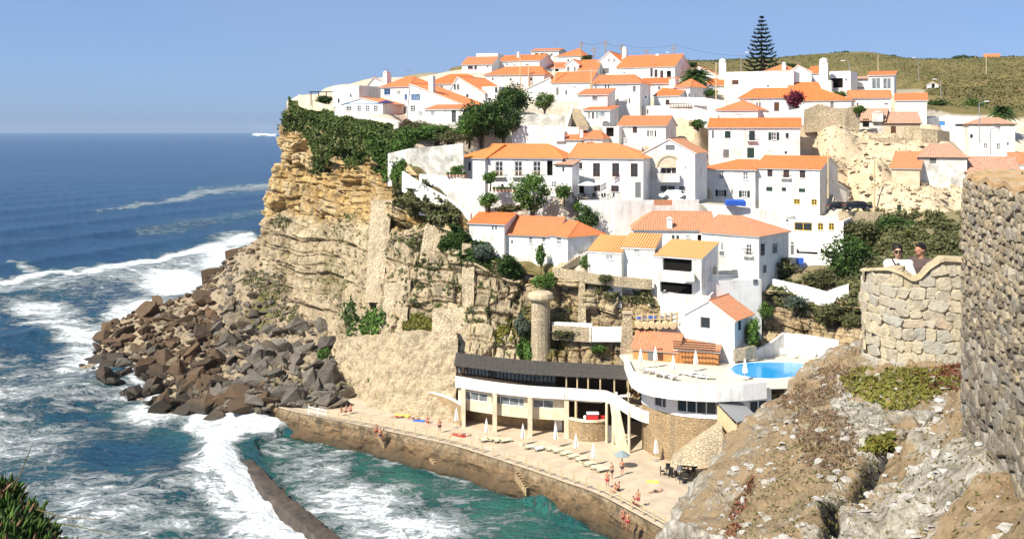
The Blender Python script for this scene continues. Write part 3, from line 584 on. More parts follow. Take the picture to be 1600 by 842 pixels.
# ---------------------------------------------------------------- village hillside
edge = CV2[2]; epx = 800 + F * edge[:, 0] / edge[:, 1]
order = np.argsort(epx[120:]); epx_s = epx[120:][order]; eY_s = edge[120:, 1][order]; eZ_s = edge[120:, 2][order]
HILL = [(1060,100,420),(1150,94,430),(1230,92,440),(1300,87,430),(1330,84,430),(1400,96,430),(1500,97,430),(1600,96,430),(1720,94,430),
        (1060,125,270),(1200,122,280),(1330,122,270),(1440,128,270),(1520,126,270),(1600,130,270),(1720,130,270),
        (1480,165,215),(1540,168,215),(1620,170,215),(1460,150,235),(1600,150,240),(1720,150,230),
        (700,114,260),(760,106,280),(850,98,290),(960,96,300),(620,122,240),(560,132,225),(500,148,212),(460,158,204),
        (900,100,430),(1000,100,430),(800,104,430),
        (1330,329,150),(1400,330,148),(1500,332,146),(1330,395,137),(1420,400,134),(1500,400,132),(1400,355,143),(1280,415,140),(1240,425,138),(1340,440,130),
        (1300,200,172),(1300,240,166),(1300,290,158),(1360,250,164),(1360,300,156),(1430,280,156),(1430,310,152),(1400,225,172),(1500,290,152),
        (1060,205,172),(1092,195,172),(1095,230,164),(1060,186,178)]
anch = [tuple(P(*q)) for q in HILL]
for a_ in HOUSE_ANCH: anch.append(a_)
anch += [tuple(v) for v in CV2[2, 130:NC:14]]
A = np.array(anch)
TC, TR = 420, 300
tpx = np.linspace(448, 1720, TC); eY = np.interp(tpx, epx_s, eY_s); eZ = np.interp(tpx, epx_s, eZ_s)
ymax = np.interp(tpx, [440, 470, 520, 600, 680, 760, 1720], [206, 212, 228, 265, 330, 620, 620])
tt = np.linspace(0, 1, TR)[:, None] ** 1.5
TY = eY + (ymax - eY) * tt; TX = (tpx - 800) / F * TY
def idw(X, Y):
    s = X.shape; X = X.ravel(); Y = Y.ravel(); out = np.empty(len(X))
    for k in range(0, len(X), 20000):
        d2 = (X[k:k+20000, None] - A[:, 0]) ** 2 + (Y[k:k+20000, None] - A[:, 1]) ** 2 + .6
        wt = d2 ** -2.2; out[k:k+20000] = (wt @ A[:, 2]) / wt.sum(1)
    return out.reshape(s)
TZ = idw(TX, TY)
far = ss(225, 270, TY)
TZ += far * 3.0 * (fbm(TX * .02, TY * .02, 4, 5) - .5)
tp_x, tp_y = proj(np.stack([TX, TY, TZ], -1))
rock = inpoly(tp_x, tp_y, [(1252,160),(1345,150),(1440,178),(1515,225),(1515,334),(1325,334),(1285,262),(1252,240)]) | inpoly(tp_x, tp_y, [(1036,186),(1110,184),(1110,250),(1080,232),(1040,216)])
TZ += rock * 1.6 * (fbm(TX * .35, TY * .35, 6, 5) - .5)
TZ[0] = np.minimum(TZ[0], eZ); TZ[0] -= .4
green = far * ss(700, 600, tp_x * 0 + 500) + 0
green = np.maximum(green, inpoly(tp_x, tp_y, [(1312,336),(1515,330),(1515,480),(1190,480),(1185,410),(1318,405)]) * .85)
green = np.maximum(green, ss(5, 2, TY - eY) * (tp_x < 900))
green = np.maximum(green, inpoly(tp_x, tp_y, [(1440,120),(1720,100),(1720,186),(1560,186),(1450,172)]) * 1.)
green = np.clip(green, 0, 1)
structure(npobj('hillside', np.stack([TX, TY, TZ], -1).reshape(-1, 3), gridfaces(TR, TC), 'terrain', smooth=True,
                attrs=dict(rock=np.maximum(rock * 1., ss(.55, .7, fbm(TX * .08, TY * .08, 9)) * .5), green=green)))
def ground(x, y): return float(idw(np.array([x]), np.array([y]))[0])
# ---------------------------------------------------------------- bathing platform and quay face
QE = [G(372,612,3.6), G(420,632,4.2), G(480,648,PROM), G(571,666,PROM), G(656,684,PROM), G(720,699,PROM), G(822,732,PROM), G(880,752,PROM), G(938,773,PROM), G(1027,821,PROM), G(1075,850,PROM), G(1120,890,PROM)]
def smoothline(pts, n):
    A_ = np.array([tuple(p) for p in pts])[None].repeat(2, 0); return resample(A_, 2, n)[0]
qe = smoothline(QE, 240); tq = np.gradient(qe[:, :2], axis=0); tq /= np.linalg.norm(tq, axis=1)[:, None]; qn = np.stack([tq[:, 1], -tq[:, 0]], 1) 
if qn[120, 1] > 0: qn = -qn
QR = 46; V = np.zeros((QR, 240, 3)); qs = np.arange(240) * .42
for i in range(QR):
    t_ = i / (QR - 1); z = qe[:, 2] + (-.5 - qe[:, 2]) * t_
    off = .15 + 1.0 * t_ ** 1.5 + .8 * ss(.35, .5, t_) * ss(.35, .55, vnoise(qs * .12, 3.)) + 1.5 * (fbm(qs * .35, z * .7 + 5, 2, 4) - .5) * min(1, t_ * 5) + .5 * (fbm(qs * 1.4, z * 1.4, 7, 3) - .5) * min(1, t_ * 5)
    off += .7 * (np.floor(t_ * 5) / 5) 
    V[i, :, 0] = qe[:, 0] + qn[:, 0] * off; V[i, :, 1] = qe[:, 1] + qn[:, 1] * off; V[i, :, 2] = z
structure(npobj('quay_wall', V.reshape(-1, 3), gridfaces(QR, 240), 'quay', smooth=False))
inner = [(P(*q)) for q in ((560,600,150),(640,640,136),(720,640,131),(850,640,129),(985,640,128),(1200,640,126),(1420,640,112),(1420,800,90),(1250,890,84))]
mb = MB(); ring = [(p[0], p[1], p[2] + .0) for p in qe[::4]] + [tuple(qe[-1])]
mb.poly([(x, y, z) for x, y, z in ring] + [(p.x, p.y, PROM) for p in reversed(inner)])
structure(mb.build('promenade', 'paving'))
# ---------------------------------------------------------------- breakwater of the tidal pool
BL = smoothline([G(364,707,2.2), G(372,716,2.4), G(416,768,2.5), G(499,842,2.6), G(570,925,2.6), G(640,1010,2.6)], 90)
BR_ = smoothline([G(374,698,2.1), G(384,706,2.4), G(444,768,2.5), G(534,842,2.6), G(622,925,2.6), G(710,1010,2.6)], 90)
rr = []
for q, (l, r) in enumerate(zip(BL, BR_)):
    d = (l - r)[:2]; d = d / np.linalg.norm(d); jt = .12 * (vnoise(q * .6, 0.) - .5)
    rr.append([(l[0] + d[0] * 1.3, l[1] + d[1] * 1.3, 0.), (l[0] + d[0] * .15, l[1] + d[1] * .15, l[2] - .5 + jt), (l[0] + jt, l[1], l[2]), ((l[0] + r[0]) / 2, (l[1] + r[1]) / 2, (l[2] + r[2]) / 2 + .12 + jt * .5), (r[0] + jt, r[1], r[2]), (r[0] - d[0] * .2, r[1] - d[1] * .2, r[2] - .6 + jt), (r[0] - d[0] * .9, r[1] - d[1] * .9, 0.)])
RV = np.array(rr)
RV = resample(RV, 260, 30); RV[..., 2] += .5 * (fbm(RV[..., 0] * 1.1, RV[..., 1] * 1.1, 4, 4) - .5); RV[..., 0] += .35 * (fbm(RV[..., 0] * .9, RV[..., 1] * .9, 9, 3) - .5)
structure(npobj('breakwater', RV.reshape(-1, 3), gridfaces(260, 30), 'concrete_wet', smooth=False))
# ---------------------------------------------------------------- sea
su = np.concatenate([np.linspace(-2.2, -.56, 60), np.linspace(-.555, .22, 440), np.linspace(.23, 2., 40)])
sv = np.concatenate([[.0034, .0042, .005], np.linspace(.006, .42, 460), np.linspace(.43, .9, 40)])
SY = (CZ - SEA) / sv[:, None] + 0 * su[None]; SX = su[None] * SY
spx, spy = 800 + F * su[None] + 0 * SY, H0 + F * sv[:, None] + 0 * SX
foam = np.zeros(SX.shape)
opx, opy = spx, spy; wsc = np.clip((spy - H0) / 260, .15, 1.3); spx = spx + wsc * 46 * (fbm(SX * .05, SY * .05, 91, 4) - .5); spy = spy + wsc * 26 * (fbm(SX * .06, SY * .06, 92, 4) - .5) + wsc * 14 * (fbm(SX * .25, SY * .25, 93, 3) - .5)
def blob(px, py, rx, ry, s, rot=0.):
    global foam
    c_, s_ = math.cos(R(rot)), math.sin(R(rot)); dx = spx - px; dy = spy - py; u = (dx * c_ + dy * s_) / rx; v = (-dx * s_ + dy * c_) / ry
    foam = np.maximum(foam, s * np.exp(-(u * u + v * v) ** 1.5))
def streak(pts, r, s, er=None):
    global foam
    for (x1, y1), (x2, y2) in zip(pts[:-1], pts[1:]):
        dx, dy = x2 - x1, y2 - y1; t_ = np.clip(((spx - x1) * dx + (spy - y1) * dy) / (dx * dx + dy * dy), 0, 1)
        d = np.hypot(spx - x1 - t_ * dx, (spy - y1 - t_ * dy)) / r; foam = np.maximum(foam, s * np.exp(-d ** 2.5))
base_ = ss(360, 300, spx) * ss(425, 470, spy) * (.36 + .9 * (fbm(SX * .045 + SY * .01, SY * .03, 71, 4) - .42)); foam = np.maximum(foam, np.clip(base_, 0, .62))
pb_ = ss(395, 440, spx) * ss(680, 720, spy) * (.36 + .6 * (fbm(SX * .07, SY * .07, 73, 4) - .45)); foam = np.maximum(foam, np.clip(pb_, 0, .6))
for b_ in [(70,560,190,70,.50),(120,520,100,26,.74),(60,505,70,14,.8),(215,500,75,46,.9),(130,560,90,40,.8),(230,640,80,28,.85),(60,480,80,22,.78),(285,440,90,34,.92),(350,400,60,24,.9),(110,522,70,16,.95),(320,420,110,40,.66),(300,440,70,22,.8),(370,380,60,20,.75),
           (150,450,120,30,.45),(180,620,160,50,.52),(250,660,90,26,.5),(330,660,70,26,.8),(390,662,62,26,1.0),(100,720,140,70,.42),(60,600,90,40,.55),
           (240,810,190,50,.55),(300,760,110,40,.5),(560,790,140,60,.74),(500,730,90,40,.62),(640,830,150,40,.8),(700,770,120,50,.45),(820,820,120,40,.45),
           (470,700,60,20,.55),(600,722,70,12,.5),(410,830,90,60,.85),(640,700,110,30,.38),(430,700,40,26,.6)]: blob(*b_)
streak([(-60,446),(20,441),(70,424),(100,428),(180,415),(270,400),(330,383),(400,366)], 9, .86)
streak([(-60,450),(60,446),(200,428),(300,412)], 16, .6)
streak([(150,330),(280,312),(330,300),(425,287)], 5, .56); streak([(300,300),(425,292)], 8, .5); streak([(220,360),(420,330)], 9, .4); streak([(395,210),(430,211)], 2.5, .8)
streak([(310,640),(350,650),(420,672)], 14, 1.05); streak([(360,680),(345,720),(400,790),(470,860),(560,960)], 34, 1.05); streak([(330,690),(320,740),(360,800),(420,880)], 46, .75)
streak([(300,660),(330,680),(345,720)], 30, .9); streak([(15,412),(60,425)], 7, .6); streak([(440,688),(520,700),(640,722),(700,738),(790,762)], 5, .55)
streak([(880,600),(160,545),(250,618),(320,645)][1:], 12, .8)
foam -= .25 * np.exp(-(((spx - 40) / 70) ** 2 + ((spy - 545) / 30) ** 2)) + .4 * np.exp(-(((spx - 220) / 110) ** 2 + ((spy - 705) / 28) ** 2)) + .3 * np.exp(-(((spx - 90) / 90) ** 2 + ((spy - 645) / 18) ** 2))
spx, spy = opx, opy
# swell: crests run away from the viewer and roll towards the cliff
kd = np.array([.92, -.39]); ph = (SX * kd[0] + SY * kd[1]) + 14 * (fbm(SX * .006, SY * .006, 1, 3) - .5) + 5 * (fbm(SX * .03, SY * .03, 2, 3) - .5)
sw = np.abs(np.sin(ph * math.pi / 42.)); sw = (1 - sw) ** 2.0
att = ss(900, 120, SY) * .75 + .25
wz = 1.5 * (sw - .35) * att + .8 * (fbm(SX * .09, SY * .09, 3, 4) - .5) * att + 1.0 * (fbm(SX * .3, SY * .3, 4, 4) - .5) * ss(600, 100, SY)
inpool = inpoly(spx, spy, [(440,680),(700,735),(960,842),(1100,980),(640,1000),(398,700)])
wz = np.where(inpool, .55 * (fbm(SX * .25, SY * .25, 4, 5) - .5), wz)
wz += np.clip(foam - .55, 0, 1) * 1.5 * (fbm(SX * .45, SY * .45, 8, 4) - .3) * ss(300, 150, SY)
wz += 1.6 * np.exp(-(((spx - 385) / 45) ** 2 + ((spy - 655) / 18) ** 2)) + .8 * np.exp(-(((spx - 345) / 40) ** 2 + ((spy - 715) / 40) ** 2))
shal = np.clip(ss(300, 150, SY) * .55 * ss(-.45, -.1, SX / SY + 0.0) + np.clip(foam, 0, 1) * .75 + .5 * (fbm(SX * .05, SY * .05, 11, 3) - .5) * ss(500, 200, SY), 0, 1)
shal = np.where(inpool, .95, shal)
structure(npobj('sea', np.stack([SX, SY, SEA + wz], -1).reshape(-1, 3), gridfaces(len(sv), len(su))[:, ::-1], 'sea', smooth=True, attrs=dict(foam=np.clip(foam, 0, 1.2), shallow=shal)))
# ---------------------------------------------------------------- near headland the viewer stands on
FR = [[(1000,900,11),(1150,900,8.6),(1300,900,8),(1450,900,7.8),(1800,900,7.6)],
      [(1046,842,12.2),(1150,842,9.8),(1300,842,8.8),(1450,842,8.5),(1800,842,8.3)],
      [(1092,765,14.2),(1180,748,12.2),(1300,752,10.8),(1450,750,10.2),(1800,750,9.8)],
      [(1142,695,16),(1222,680,14.3),(1330,672,13),(1450,670,12),(1800,670,11)],
      [(1216,628,18),(1282,618,17),(1370,615,15.6),(1470,610,14.6),(1800,610,13)],
      [(1284,568,20.5),(1332,570,19),(1400,574,17.9),(1480,578,17),(1800,580,15)],
      [(1310,553,22.5),(1345,552,22),(1410,553,20.5),(1490,553,19.5),(1800,553,18)],
      [(1330,552,25),(1380,552,25),(1430,552,24),(1520,552,23),(1800,552,22)]]
fr = [[np.array(P(*q)) for q in r_] for r_ in FR]
fr = [[np.array((-6., .5, 39.2)), np.array((-3., .5, 40.)), np.array((0., .5, 40.3)), np.array((3., .5, 40.3)), np.array((14., .5, 40.3))],
      [np.array((-6., 4., 38.6)), np.array((-3.5, 4.2, 39.1)), np.array((0., 4.2, 39.4)), np.array((3., 4.2, 39.6)), np.array((14., 4.2, 39.8))]] + fr
full = []
for k, r_ in enumerate(fr):
    e0 = r_[0]; full.append([e0 + np.array((-6, 7, -38.)), e0 + np.array((-2.2, 3.0, -14)), e0 + np.array((-.75, 1., -3.2))] + list(r_) + [r_[-1] + np.array((22., 2., .8))])
b9 = full[-1]; full.append([v + np.array((.2, 1.2, -1.6)) for v in b9]); full.append([v + np.array((.8, 5., -12)) for v in b9]); full.append([v + np.array((2, 14, -38)) for v in b9])
FV = resample(np.array(full), 460, 440)
fx, fy, fz = FV[..., 0], FV[..., 1], FV[..., 2]; fpx, fpy = proj(FV); fN = normals(FV)
if fN[200, 300, 2] < 0: fN = -fN
d_ = .5 * (fbm(fx * .8, fy * .8, fz * .8, 5) - .5) + .26 * (fbm(fx * 3, fy * 3, fz * 3, 5) - .5) + .16 * np.clip(fbm(fx * 5, fy * 5, fz * 5 + 9, 3) - .55, 0, 1) * 2
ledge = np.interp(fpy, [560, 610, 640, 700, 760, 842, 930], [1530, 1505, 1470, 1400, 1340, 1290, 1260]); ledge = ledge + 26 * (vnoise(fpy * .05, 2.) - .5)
d_ += .08 * ss(6, -4, fpx - ledge) * ss(-260, -20, fpx - ledge) * ss(600, 640, fpy) - .36 * np.exp(-((fpx - ledge - 9) / 8) ** 2) * ss(590, 630, fpy)
steep = ss(.75, .5, fN[..., 2]); st_ = fx * 2.2 + fy * 1.2 + 1.2 * fbm(fx, fy, fz * .4, 3)
d_ += steep * .28 * (vnoise(st_, fz * .25, 4.) - .5)
rk = .34 + .5 * steep + .12 * np.exp(-((fpx - ledge) / 60) ** 2) + .5 * (inpoly(fpx, fpy, [(1300,842),(1420,760),(1560,760),(1560,860),(1300,860)])) + .45 * inpoly(fpx, fpy, [(1300,640),(1380,640),(1390,690),(1330,720)])
rk -= .35 * inpoly(fpx, fpy, [(1180,700),(1300,660),(1320,760),(1240,842),(1160,842)])
fd = np.ones_like(d_); fd *= ss(.5, 5., fy)
FV = FV + fN * (d_ * fd)[..., None]
NWALL = [(1548,11),(1522,10.45),(1511,10.05),(1524,9.6),(1550,8.9),(1600,7.8),(1700,6.3),(1900,4.9)]
dw = np.full(fx.shape, 9.)
for (q1, y1), (q2, y2) in zip(NWALL[:-1], NWALL[1:]):
    ax_, bx_ = (q1 - 800) / F * y1, (q2 - 800) / F * y2; ex, ey = bx_ - ax_, y2 - y1; tq_ = np.clip(((fx - ax_) * ex + (fy - y1) * ey) / (ex * ex + ey * ey), 0, 1); dw = np.minimum(dw, np.hypot(fx - ax_ - tq_ * ex, fy - y1 - tq_ * ey))
FV[..., 2] += .55 * np.exp(-(dw / .55) ** 2) * (fz > 36)
structure(npobj('headland', FV.reshape(-1, 3), gridfaces(460, 440)[:, ::1], 'fore_rock', smooth=False, attrs=dict(rock=np.clip(rk, 0, 1.2), wet=1.15 * np.exp(-((fpx - ledge - 9) / 12) ** 2) * ss(595, 635, fpy))))  # wet mask: shadow line of the ledge groove put into the rock colour
# ---------------------------------------------------------------- house builder
def frame_of(L, Rr):
    a_ = Vector(((L[0] - 800) / F * L[1], L[1], 0)); b_ = Vector(((Rr[0] - 800) / F * Rr[1], Rr[1], 0))
    U = (b_ - a_); W = U.length; U.normalize(); return a_, U, Vector((-U.y, U.x, 0)), W
def hit(O, U, px):                      # distance along U from O where the column px is seen
    k = (px - 800) / F; return (k * O.y - O.x) / (U.x - k * U.y)
def wall_face(mb, O, U, Nn, W, z0, z1, ops, rec=.16):
    """vertical rectangle from O along U, with recessed rectangular openings ops=(u0,u1,v0,v1); Nn outward"""
    us = sorted({0., W, *[c for o in ops for c in o[:2]]}); vs = sorted({z0, z1, *[c for o in ops for c in o[2:4]]})
    pt = lambda u, v, d=0.: O + U * u + Vector((0, 0, v)) - Nn * d
    for i in range(len(us) - 1):
        for j in range(len(vs) - 1):
            cu, cv = (us[i] + us[i+1]) / 2, (vs[j] + vs[j+1]) / 2
            if any(o[0] < cu < o[1] and o[2] < cv < o[3] for o in ops): continue
            mb.poly([pt(us[i], vs[j]), pt(us[i+1], vs[j]), pt(us[i+1], vs[j+1]), pt(us[i], vs[j+1])])
    for o in ops:
        d = o[4] if len(o) > 4 else rec
        q = [(o[0], o[2]), (o[1], o[2]), (o[1], o[3]), (o[0], o[3])]
        for a_, b_ in zip(q, q[1:] + q[:1]): mb.poly([pt(*a_), pt(*b_), pt(*b_, d), pt(*a_, d)])
def slope(mb, poly, pitch=.34, rise=.07, mi=0, uvs=None):
    """ribbed tile surface on a planar polygon whose first edge is the eave"""
    A_, B_ = Vector(poly[0]), Vector(poly[1]); e_ = (B_ - A_).normalized()
    n = (B_ - A_).cross(Vector(poly[2]) - A_)
    if n.length < 1e-6: return
    n.normalize()
    if n.z < 0: n = -n
    s_ = n.cross(e_); 
    if (sum((Vector(p) for p in poly), Vector()) / len(poly) - A_).dot(s_) < 0: s_ = -s_
    q = [((Vector(p) - A_).dot(e_), (Vector(p) - A_).dot(s_)) for p in poly]
    x0, x1 = min(p[0] for p in q), max(p[0] for p in q); m_ = max(2, int((x1 - x0) / pitch)); step = (x1 - x0) / m_ / 4
    lo_hi = []
    for i in range(m_ * 4 + 1):
        x = min(max(x0 + i * step, x0 + 1e-4), x1 - 1e-4); ys = []
        for (xa, ya), (xb, yb) in zip(q, q[1:] + q[:1]):
            if (xa <= x <= xb) or (xb <= x <= xa):
                if abs(xb - xa) > 1e-9: ys.append(ya + (yb - ya) * (x - xa) / (xb - xa))
        if len(ys) < 2: ys = [0, 0]
        h = (0, .8, 1, .8)[i % 4] * rise
        lo_hi.append((x, min(ys), max(ys), h))
    o = len(mb.v); uv = []
    for x, lo, hi, h in lo_hi:
        mb.v += [tuple(A_ + e_ * x + s_ * lo + n * h), tuple(A_ + e_ * x + s_ * hi + n * h)]; uv += [(x / pitch, lo / .42), (x / pitch, hi / .42)]
    for i in range(len(lo_hi) - 1):
        mb.f.append((o + 2*i, o + 2*i+2, o + 2*i+3, o + 2*i+1)); mb.m.append(mi)
        mb.uv[len(mb.f) - 1] = [uv[2*i], uv[2*i+2], uv[2*i+3], uv[2*i+1]]
    # underside board
    mb.poly([Vector(p) - n * .12 for p in reversed(poly)], 1)
    for p1, p2 in zip(poly, poly[1:] + poly[:1]):
        p1, p2 = Vector(p1), Vector(p2); mb.poly([p1, p2, p2 - n * .12, p1 - n * .12], 1)
def add_uv(ob, mb):
    if not mb.uv: return
    me = ob.data; ul = me.uv_layers.new(name='UVMap')
    for fi, u4 in mb.uv.items():
        p = me.polygons[fi]
        for li, u in zip(p.loop_indices, u4): ul.data[li].uv = u
FRM = {'w': 'f_white', 'b': 'f_blue', 'y': 'f_yellow', 'n': 'f_brown', 'g': 'f_green', 'k': 'f_grey'}
def window(root, O, U, Nn, u0, u1, v0, v1, kind, col, proud=False):
    """kind: w casement, f french door, d plank door, s slit, o open dark bay, g glazed band, l louvred shutter shut; + s shutters, b balcony, r rail, a awning"""
    fm = FRM[col]; k0 = kind[0]; d = -.03 if proud else (.5 if k0 == 'o' else .13)
    pt = lambda u, v, dd=0.: O + U * u + Vector((0, 0, v)) - Nn * dd
    def bar(mb, ua, ub, va, vb, da, db):
        mb.hexa([pt(ua, va, da), pt(ub, va, da), pt(ub, va, db), pt(ua, va, db)], [pt(ua, vb, da), pt(ub, vb, da), pt(ub, vb, db), pt(ua, vb, db)])
    nm = 'door' if k0 in 'dfo' else 'window'
    w_, h_ = u1 - u0, v1 - v0; t_ = min(.09, w_ * .14)
    f = MB(); e_ = .012
    if proud: u0 -= .04; u1 += .04
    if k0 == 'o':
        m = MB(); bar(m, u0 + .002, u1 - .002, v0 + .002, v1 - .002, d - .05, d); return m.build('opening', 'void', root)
    if k0 in 'dl':
        bar(f, u0 + .02, u1 - .02, v0 + .02, v1 - .02, d - .06, d)
        n_ = max(2, int(w_ / .3)) if k0 == 'd' else max(3, int(h_ / .22))
        for i in range(1, n_):
            if k0 == 'd': x = u0 + w_ * i / n_; bar(f, x - .02, x + .02, v0 + .05, v1 - .05, d - .085, d - .06)
            else: y = v0 + h_ * i / n_; bar(f, u0 + .05, u1 - .05, y - .03, y + .03, d - .085, d - .06)
        ob = f.build(nm, fm, root)
    else:
        for ua, ub, va, vb in ((u0 + e_, u1 - e_, v0 + e_, v0 + t_), (u0 + e_, u1 - e_, v1 - t_, v1 - e_), (u0 + e_, u0 + t_, v0 + t_, v1 - t_), (u1 - t_, u1 - e_, v0 + t_, v1 - t_)):
            bar(f, ua, ub, va, vb, d - .07, d)
        if k0 != 's':
            nc, nr = {'w': (2, 2), 'f': (2, 3), 'g': (max(2, int(w_ / .9)), 1)}[k0]
            for i in range(1, nc): x = u0 + w_ * i / nc; bar(f, x - t_ * .5, x + t_ * .5, v0 + t_, v1 - t_, d - .06, d - .002)
            for j in range(1, nr): y = v0 + h_ * j / nr; bar(f, u0 + t_, u1 - t_, y - t_ * .35, y + t_ * .35, d - .055, d - .004)
        ob = f.build(nm, fm, root)
        g = MB(); bar(g, u0 + t_ * .8, u1 - t_ * .8, v0 + t_ * .8, v1 - t_ * .8, d - .03, d - .012); g.build('pane', 'glass_pale' if 'p' in kind[1:] else 'glass', ob)
    if not proud and k0 in 'w':
        s_ = MB(); bar(s_, u0 - .08, u1 + .08, v0 - .08, v0 - .003, -.1, .05); s_.build('sill', 'f_white', ob)
    if 's' in kind[1:]:
        for a_, b_ in ((u0 - w_ * .5 - .04, u0 - .04), (u1 + .04, u1 + w_ * .5 + .04)):
            m = MB(); bar(m, a_, b_, v0, v1, -.06, -.012)
            for j in range(1, 6): y = v0 + h_ * j / 6; bar(m, a_ + .04, b_ - .04, y - .03, y + .03, -.085, -.06)
            m.build('shutter', 'f_green' if col == 'w' else fm, root)
    if 'b' in kind[1:]:
        m = MB(); bar(m, u0 - .35, u1 + .35, v0 - .16, v0 - .02, -.55, .05); bal = m.build('balcony', 'f_white', root)
        m = MB(); bar(m, u0 - .35, u1 + .35, v0 + .82, v0 + .88, -.55, -.5)
        n_ = max(4, int((w_ + .7) / .16))
        for i in range(n_ + 1): x = u0 - .33 + (w_ + .66) * i / n_; bar(m, x - .018, x + .018, v0 - .02, v0 + .82, -.54, -.51)
        m.build('railing', 'f_brown' if col == 'n' else ('wood' if 'w' in kind[1:] else 'metal_dark'), bal)
    if 'a' in kind[1:]:
        m = MB(); m.hexa([pt(u0 - .2, v1 + .05, -1.), pt(u1 + .2, v1 + .05, -1.), pt(u1 + .2, v1 + .35, -.01), pt(u0 - .2, v1 + .35, -.01)], [pt(u0 - .2, v1 + .12, -1.), pt(u1 + .2, v1 + .12, -1.), pt(u1 + .2, v1 + .42, -.01), pt(u0 - .2, v1 + .42, -.01)])
        m.build('awning', 'tile_old', root)
    return ob
def house(label, L, Rr, base, eave, D, roof, win=(), swin=(), lwin=(), chim=(), wm='white', tm='tile', name='house', cat='house', found=3.5, group=None, over=.28, par=.35, band=None):
    O, U, Wv, W = frame_of(L, Rr); z0 = ZP(base, L[1]); ze = ZP(eave, L[1]); zb = z0 - found
    root = empty(name, (O.x, O.y, z0), label, cat, group)
    Nf, Nr, Nl = -Wv, U, -U; OR = O + U * W; kind = roof[0]; Z = lambda v, z: Vector((v.x, v.y, z))
    def ops_of(O2, U2, len_, wins, zt):
        ops, spec = [], []
        for w_ in wins:
            px, py, ww, hh, k = w_[:5]; c_ = w_[5] if len(w_) > 5 else 'w'
            u = hit(O2, U2, px); Yd = (O2 + U2 * u).y; ca = abs(U2.x - (px - 800) / F * U2.y) or 1
            hw = ww / F * Yd / ca / 2; hh_ = hh / F * Yd / 2; zc = ZP(py, Yd)
            u0, u1, v0, v1 = u - hw, u + hw, zc - hh_, zc + hh_
            inside = u0 > .05 and u1 < len_ - .05 and v1 < zt - .03 and v0 > zb + .05
            if inside and not any(u0 < o[1] + .02 and u1 > o[0] - .02 and v0 < o[3] + .02 and v1 > o[2] - .02 for o in ops):
                ops.append((u0, u1, v0, v1, .5 if k[0] == 'o' else .14)); spec.append((u0, u1, v0, v1, k, c_, False))
            else: spec.append((u0, u1, v0, v1, k, c_, True))
        return ops, spec
    mb = MB()
    for O2, U2, N2, len_, wins in ((O, U, Nf, W, win), (OR, Wv, Nr, D, swin), (O + Wv * D, -Wv, Nl, D, lwin)):
        ops, spec = ops_of(O2, U2, len_, wins, ze)
        wall_face(mb, O2, U2, N2, len_, zb, ze, ops)
        for s_ in spec: window(root, O2, U2, N2, *s_)
    bk = O + Wv * D; mb.poly([Z(OR + Wv * D, zb), Z(bk, zb), Z(bk, ze), Z(OR + Wv * D, ze)])
    at = lambda u, w_, z: Z(O + U * u + Wv * w_, z)
    rm = MB()
    if kind in 'xhs':
        rp = roof[2] if len(roof) > 2 and kind != 'h' else .5
        if kind == 's': rp = 1.
        zr = ZP(roof[1], (O + Wv * D * rp).y + U.y * W / 2) if roof[1] > 0 else ze - roof[1]
        zr = max(zr, ze + .3); wr = D * rp; il, ir = (roof[2], roof[3]) if kind == 'h' else (0, 0)
        g_ = (zr - ze) / wr; o_ = over; ze_ = ze - o_ * g_ + .02; zr_ = zr + .02
        ol = -o_ if il == 0 else -o_; 
        A_, B_ = at(-o_, -o_, ze_), at(W + o_, -o_, ze_); rl, rr_ = at(il if il else -o_, wr, zr_), at(W - ir if ir else W + o_, wr, zr_)
        slope(rm, [A_, B_, rr_, rl])
        if rp < 1:
            g2 = (zr - ze) / (D - wr); zb_ = ze - o_ * g2 + .02
            C_, D_ = at(W + o_, D + o_, zb_), at(-o_, D + o_, zb_); slope(rm, [C_, D_, rl, rr_])
            if il: slope(rm, [D_, A_, rl])
            if ir: slope(rm, [B_, C_, rr_])
            rm.tube(rl + Vector((0, 0, .03)), rr_ + Vector((0, 0, .03)), .11, n=6)
            for on, e1, e2, r_ in ((il, A_, D_, rl), (ir, B_, C_, rr_)):
                if on: rm.tube(e1, r_, .1, n=6); rm.tube(e2, r_, .1, n=6)
        for on, u in ((il, 0), (ir, W)):
            if not on:
                mb.poly([at(u, 0, ze), at(u, D, ze), at(u, wr, zr)] if rp < 1 else [at(u, 0, ze), at(u, D, ze), at(u, D, zr)])
        if rp == 1: mb.poly([at(0, D, ze), at(W, D, ze), at(W, D, zr), at(0, D, zr)])
    elif kind == 'y':
        a_ = roof[2] if len(roof) > 2 else .5; zr = ZP(roof[1], O.y + U.y * W * a_); ua = W * a_; o_ = over
        rf, rb = at(ua, -o_ * .6, zr + .02), at(ua, D + o_ * .6, zr + .02)
        if a_ > .02:
            gl = (zr - ze) / ua; slope(rm, [at(-o_, D + o_ * .6, ze - o_ * gl + .02), at(-o_, -o_ * .6, ze - o_ * gl + .02), rf, rb])
        if a_ < .98:
            gr = (zr - ze) / (W - ua); slope(rm, [at(W + o_, -o_ * .6, ze - o_ * gr + .02), at(W + o_, D + o_ * .6, ze - o_ * gr + .02), rb, rf])
        rm.tube(rf + Vector((0, 0, .03)), rb + Vector((0, 0, .03)), .11, n=6)
        for w_ in (0, D): mb.poly([at(0, w_, ze), at(W, w_, ze), at(ua, w_, zr)])
        if a_ <= .02: mb.poly([at(0, 0, ze), at(0, D, ze), at(0, D, zr), at(0, 0, zr)])
        if a_ >= .98: mb.poly([at(W, 0, ze), at(W, D, ze), at(W, D, zr), at(W, 0, zr)])
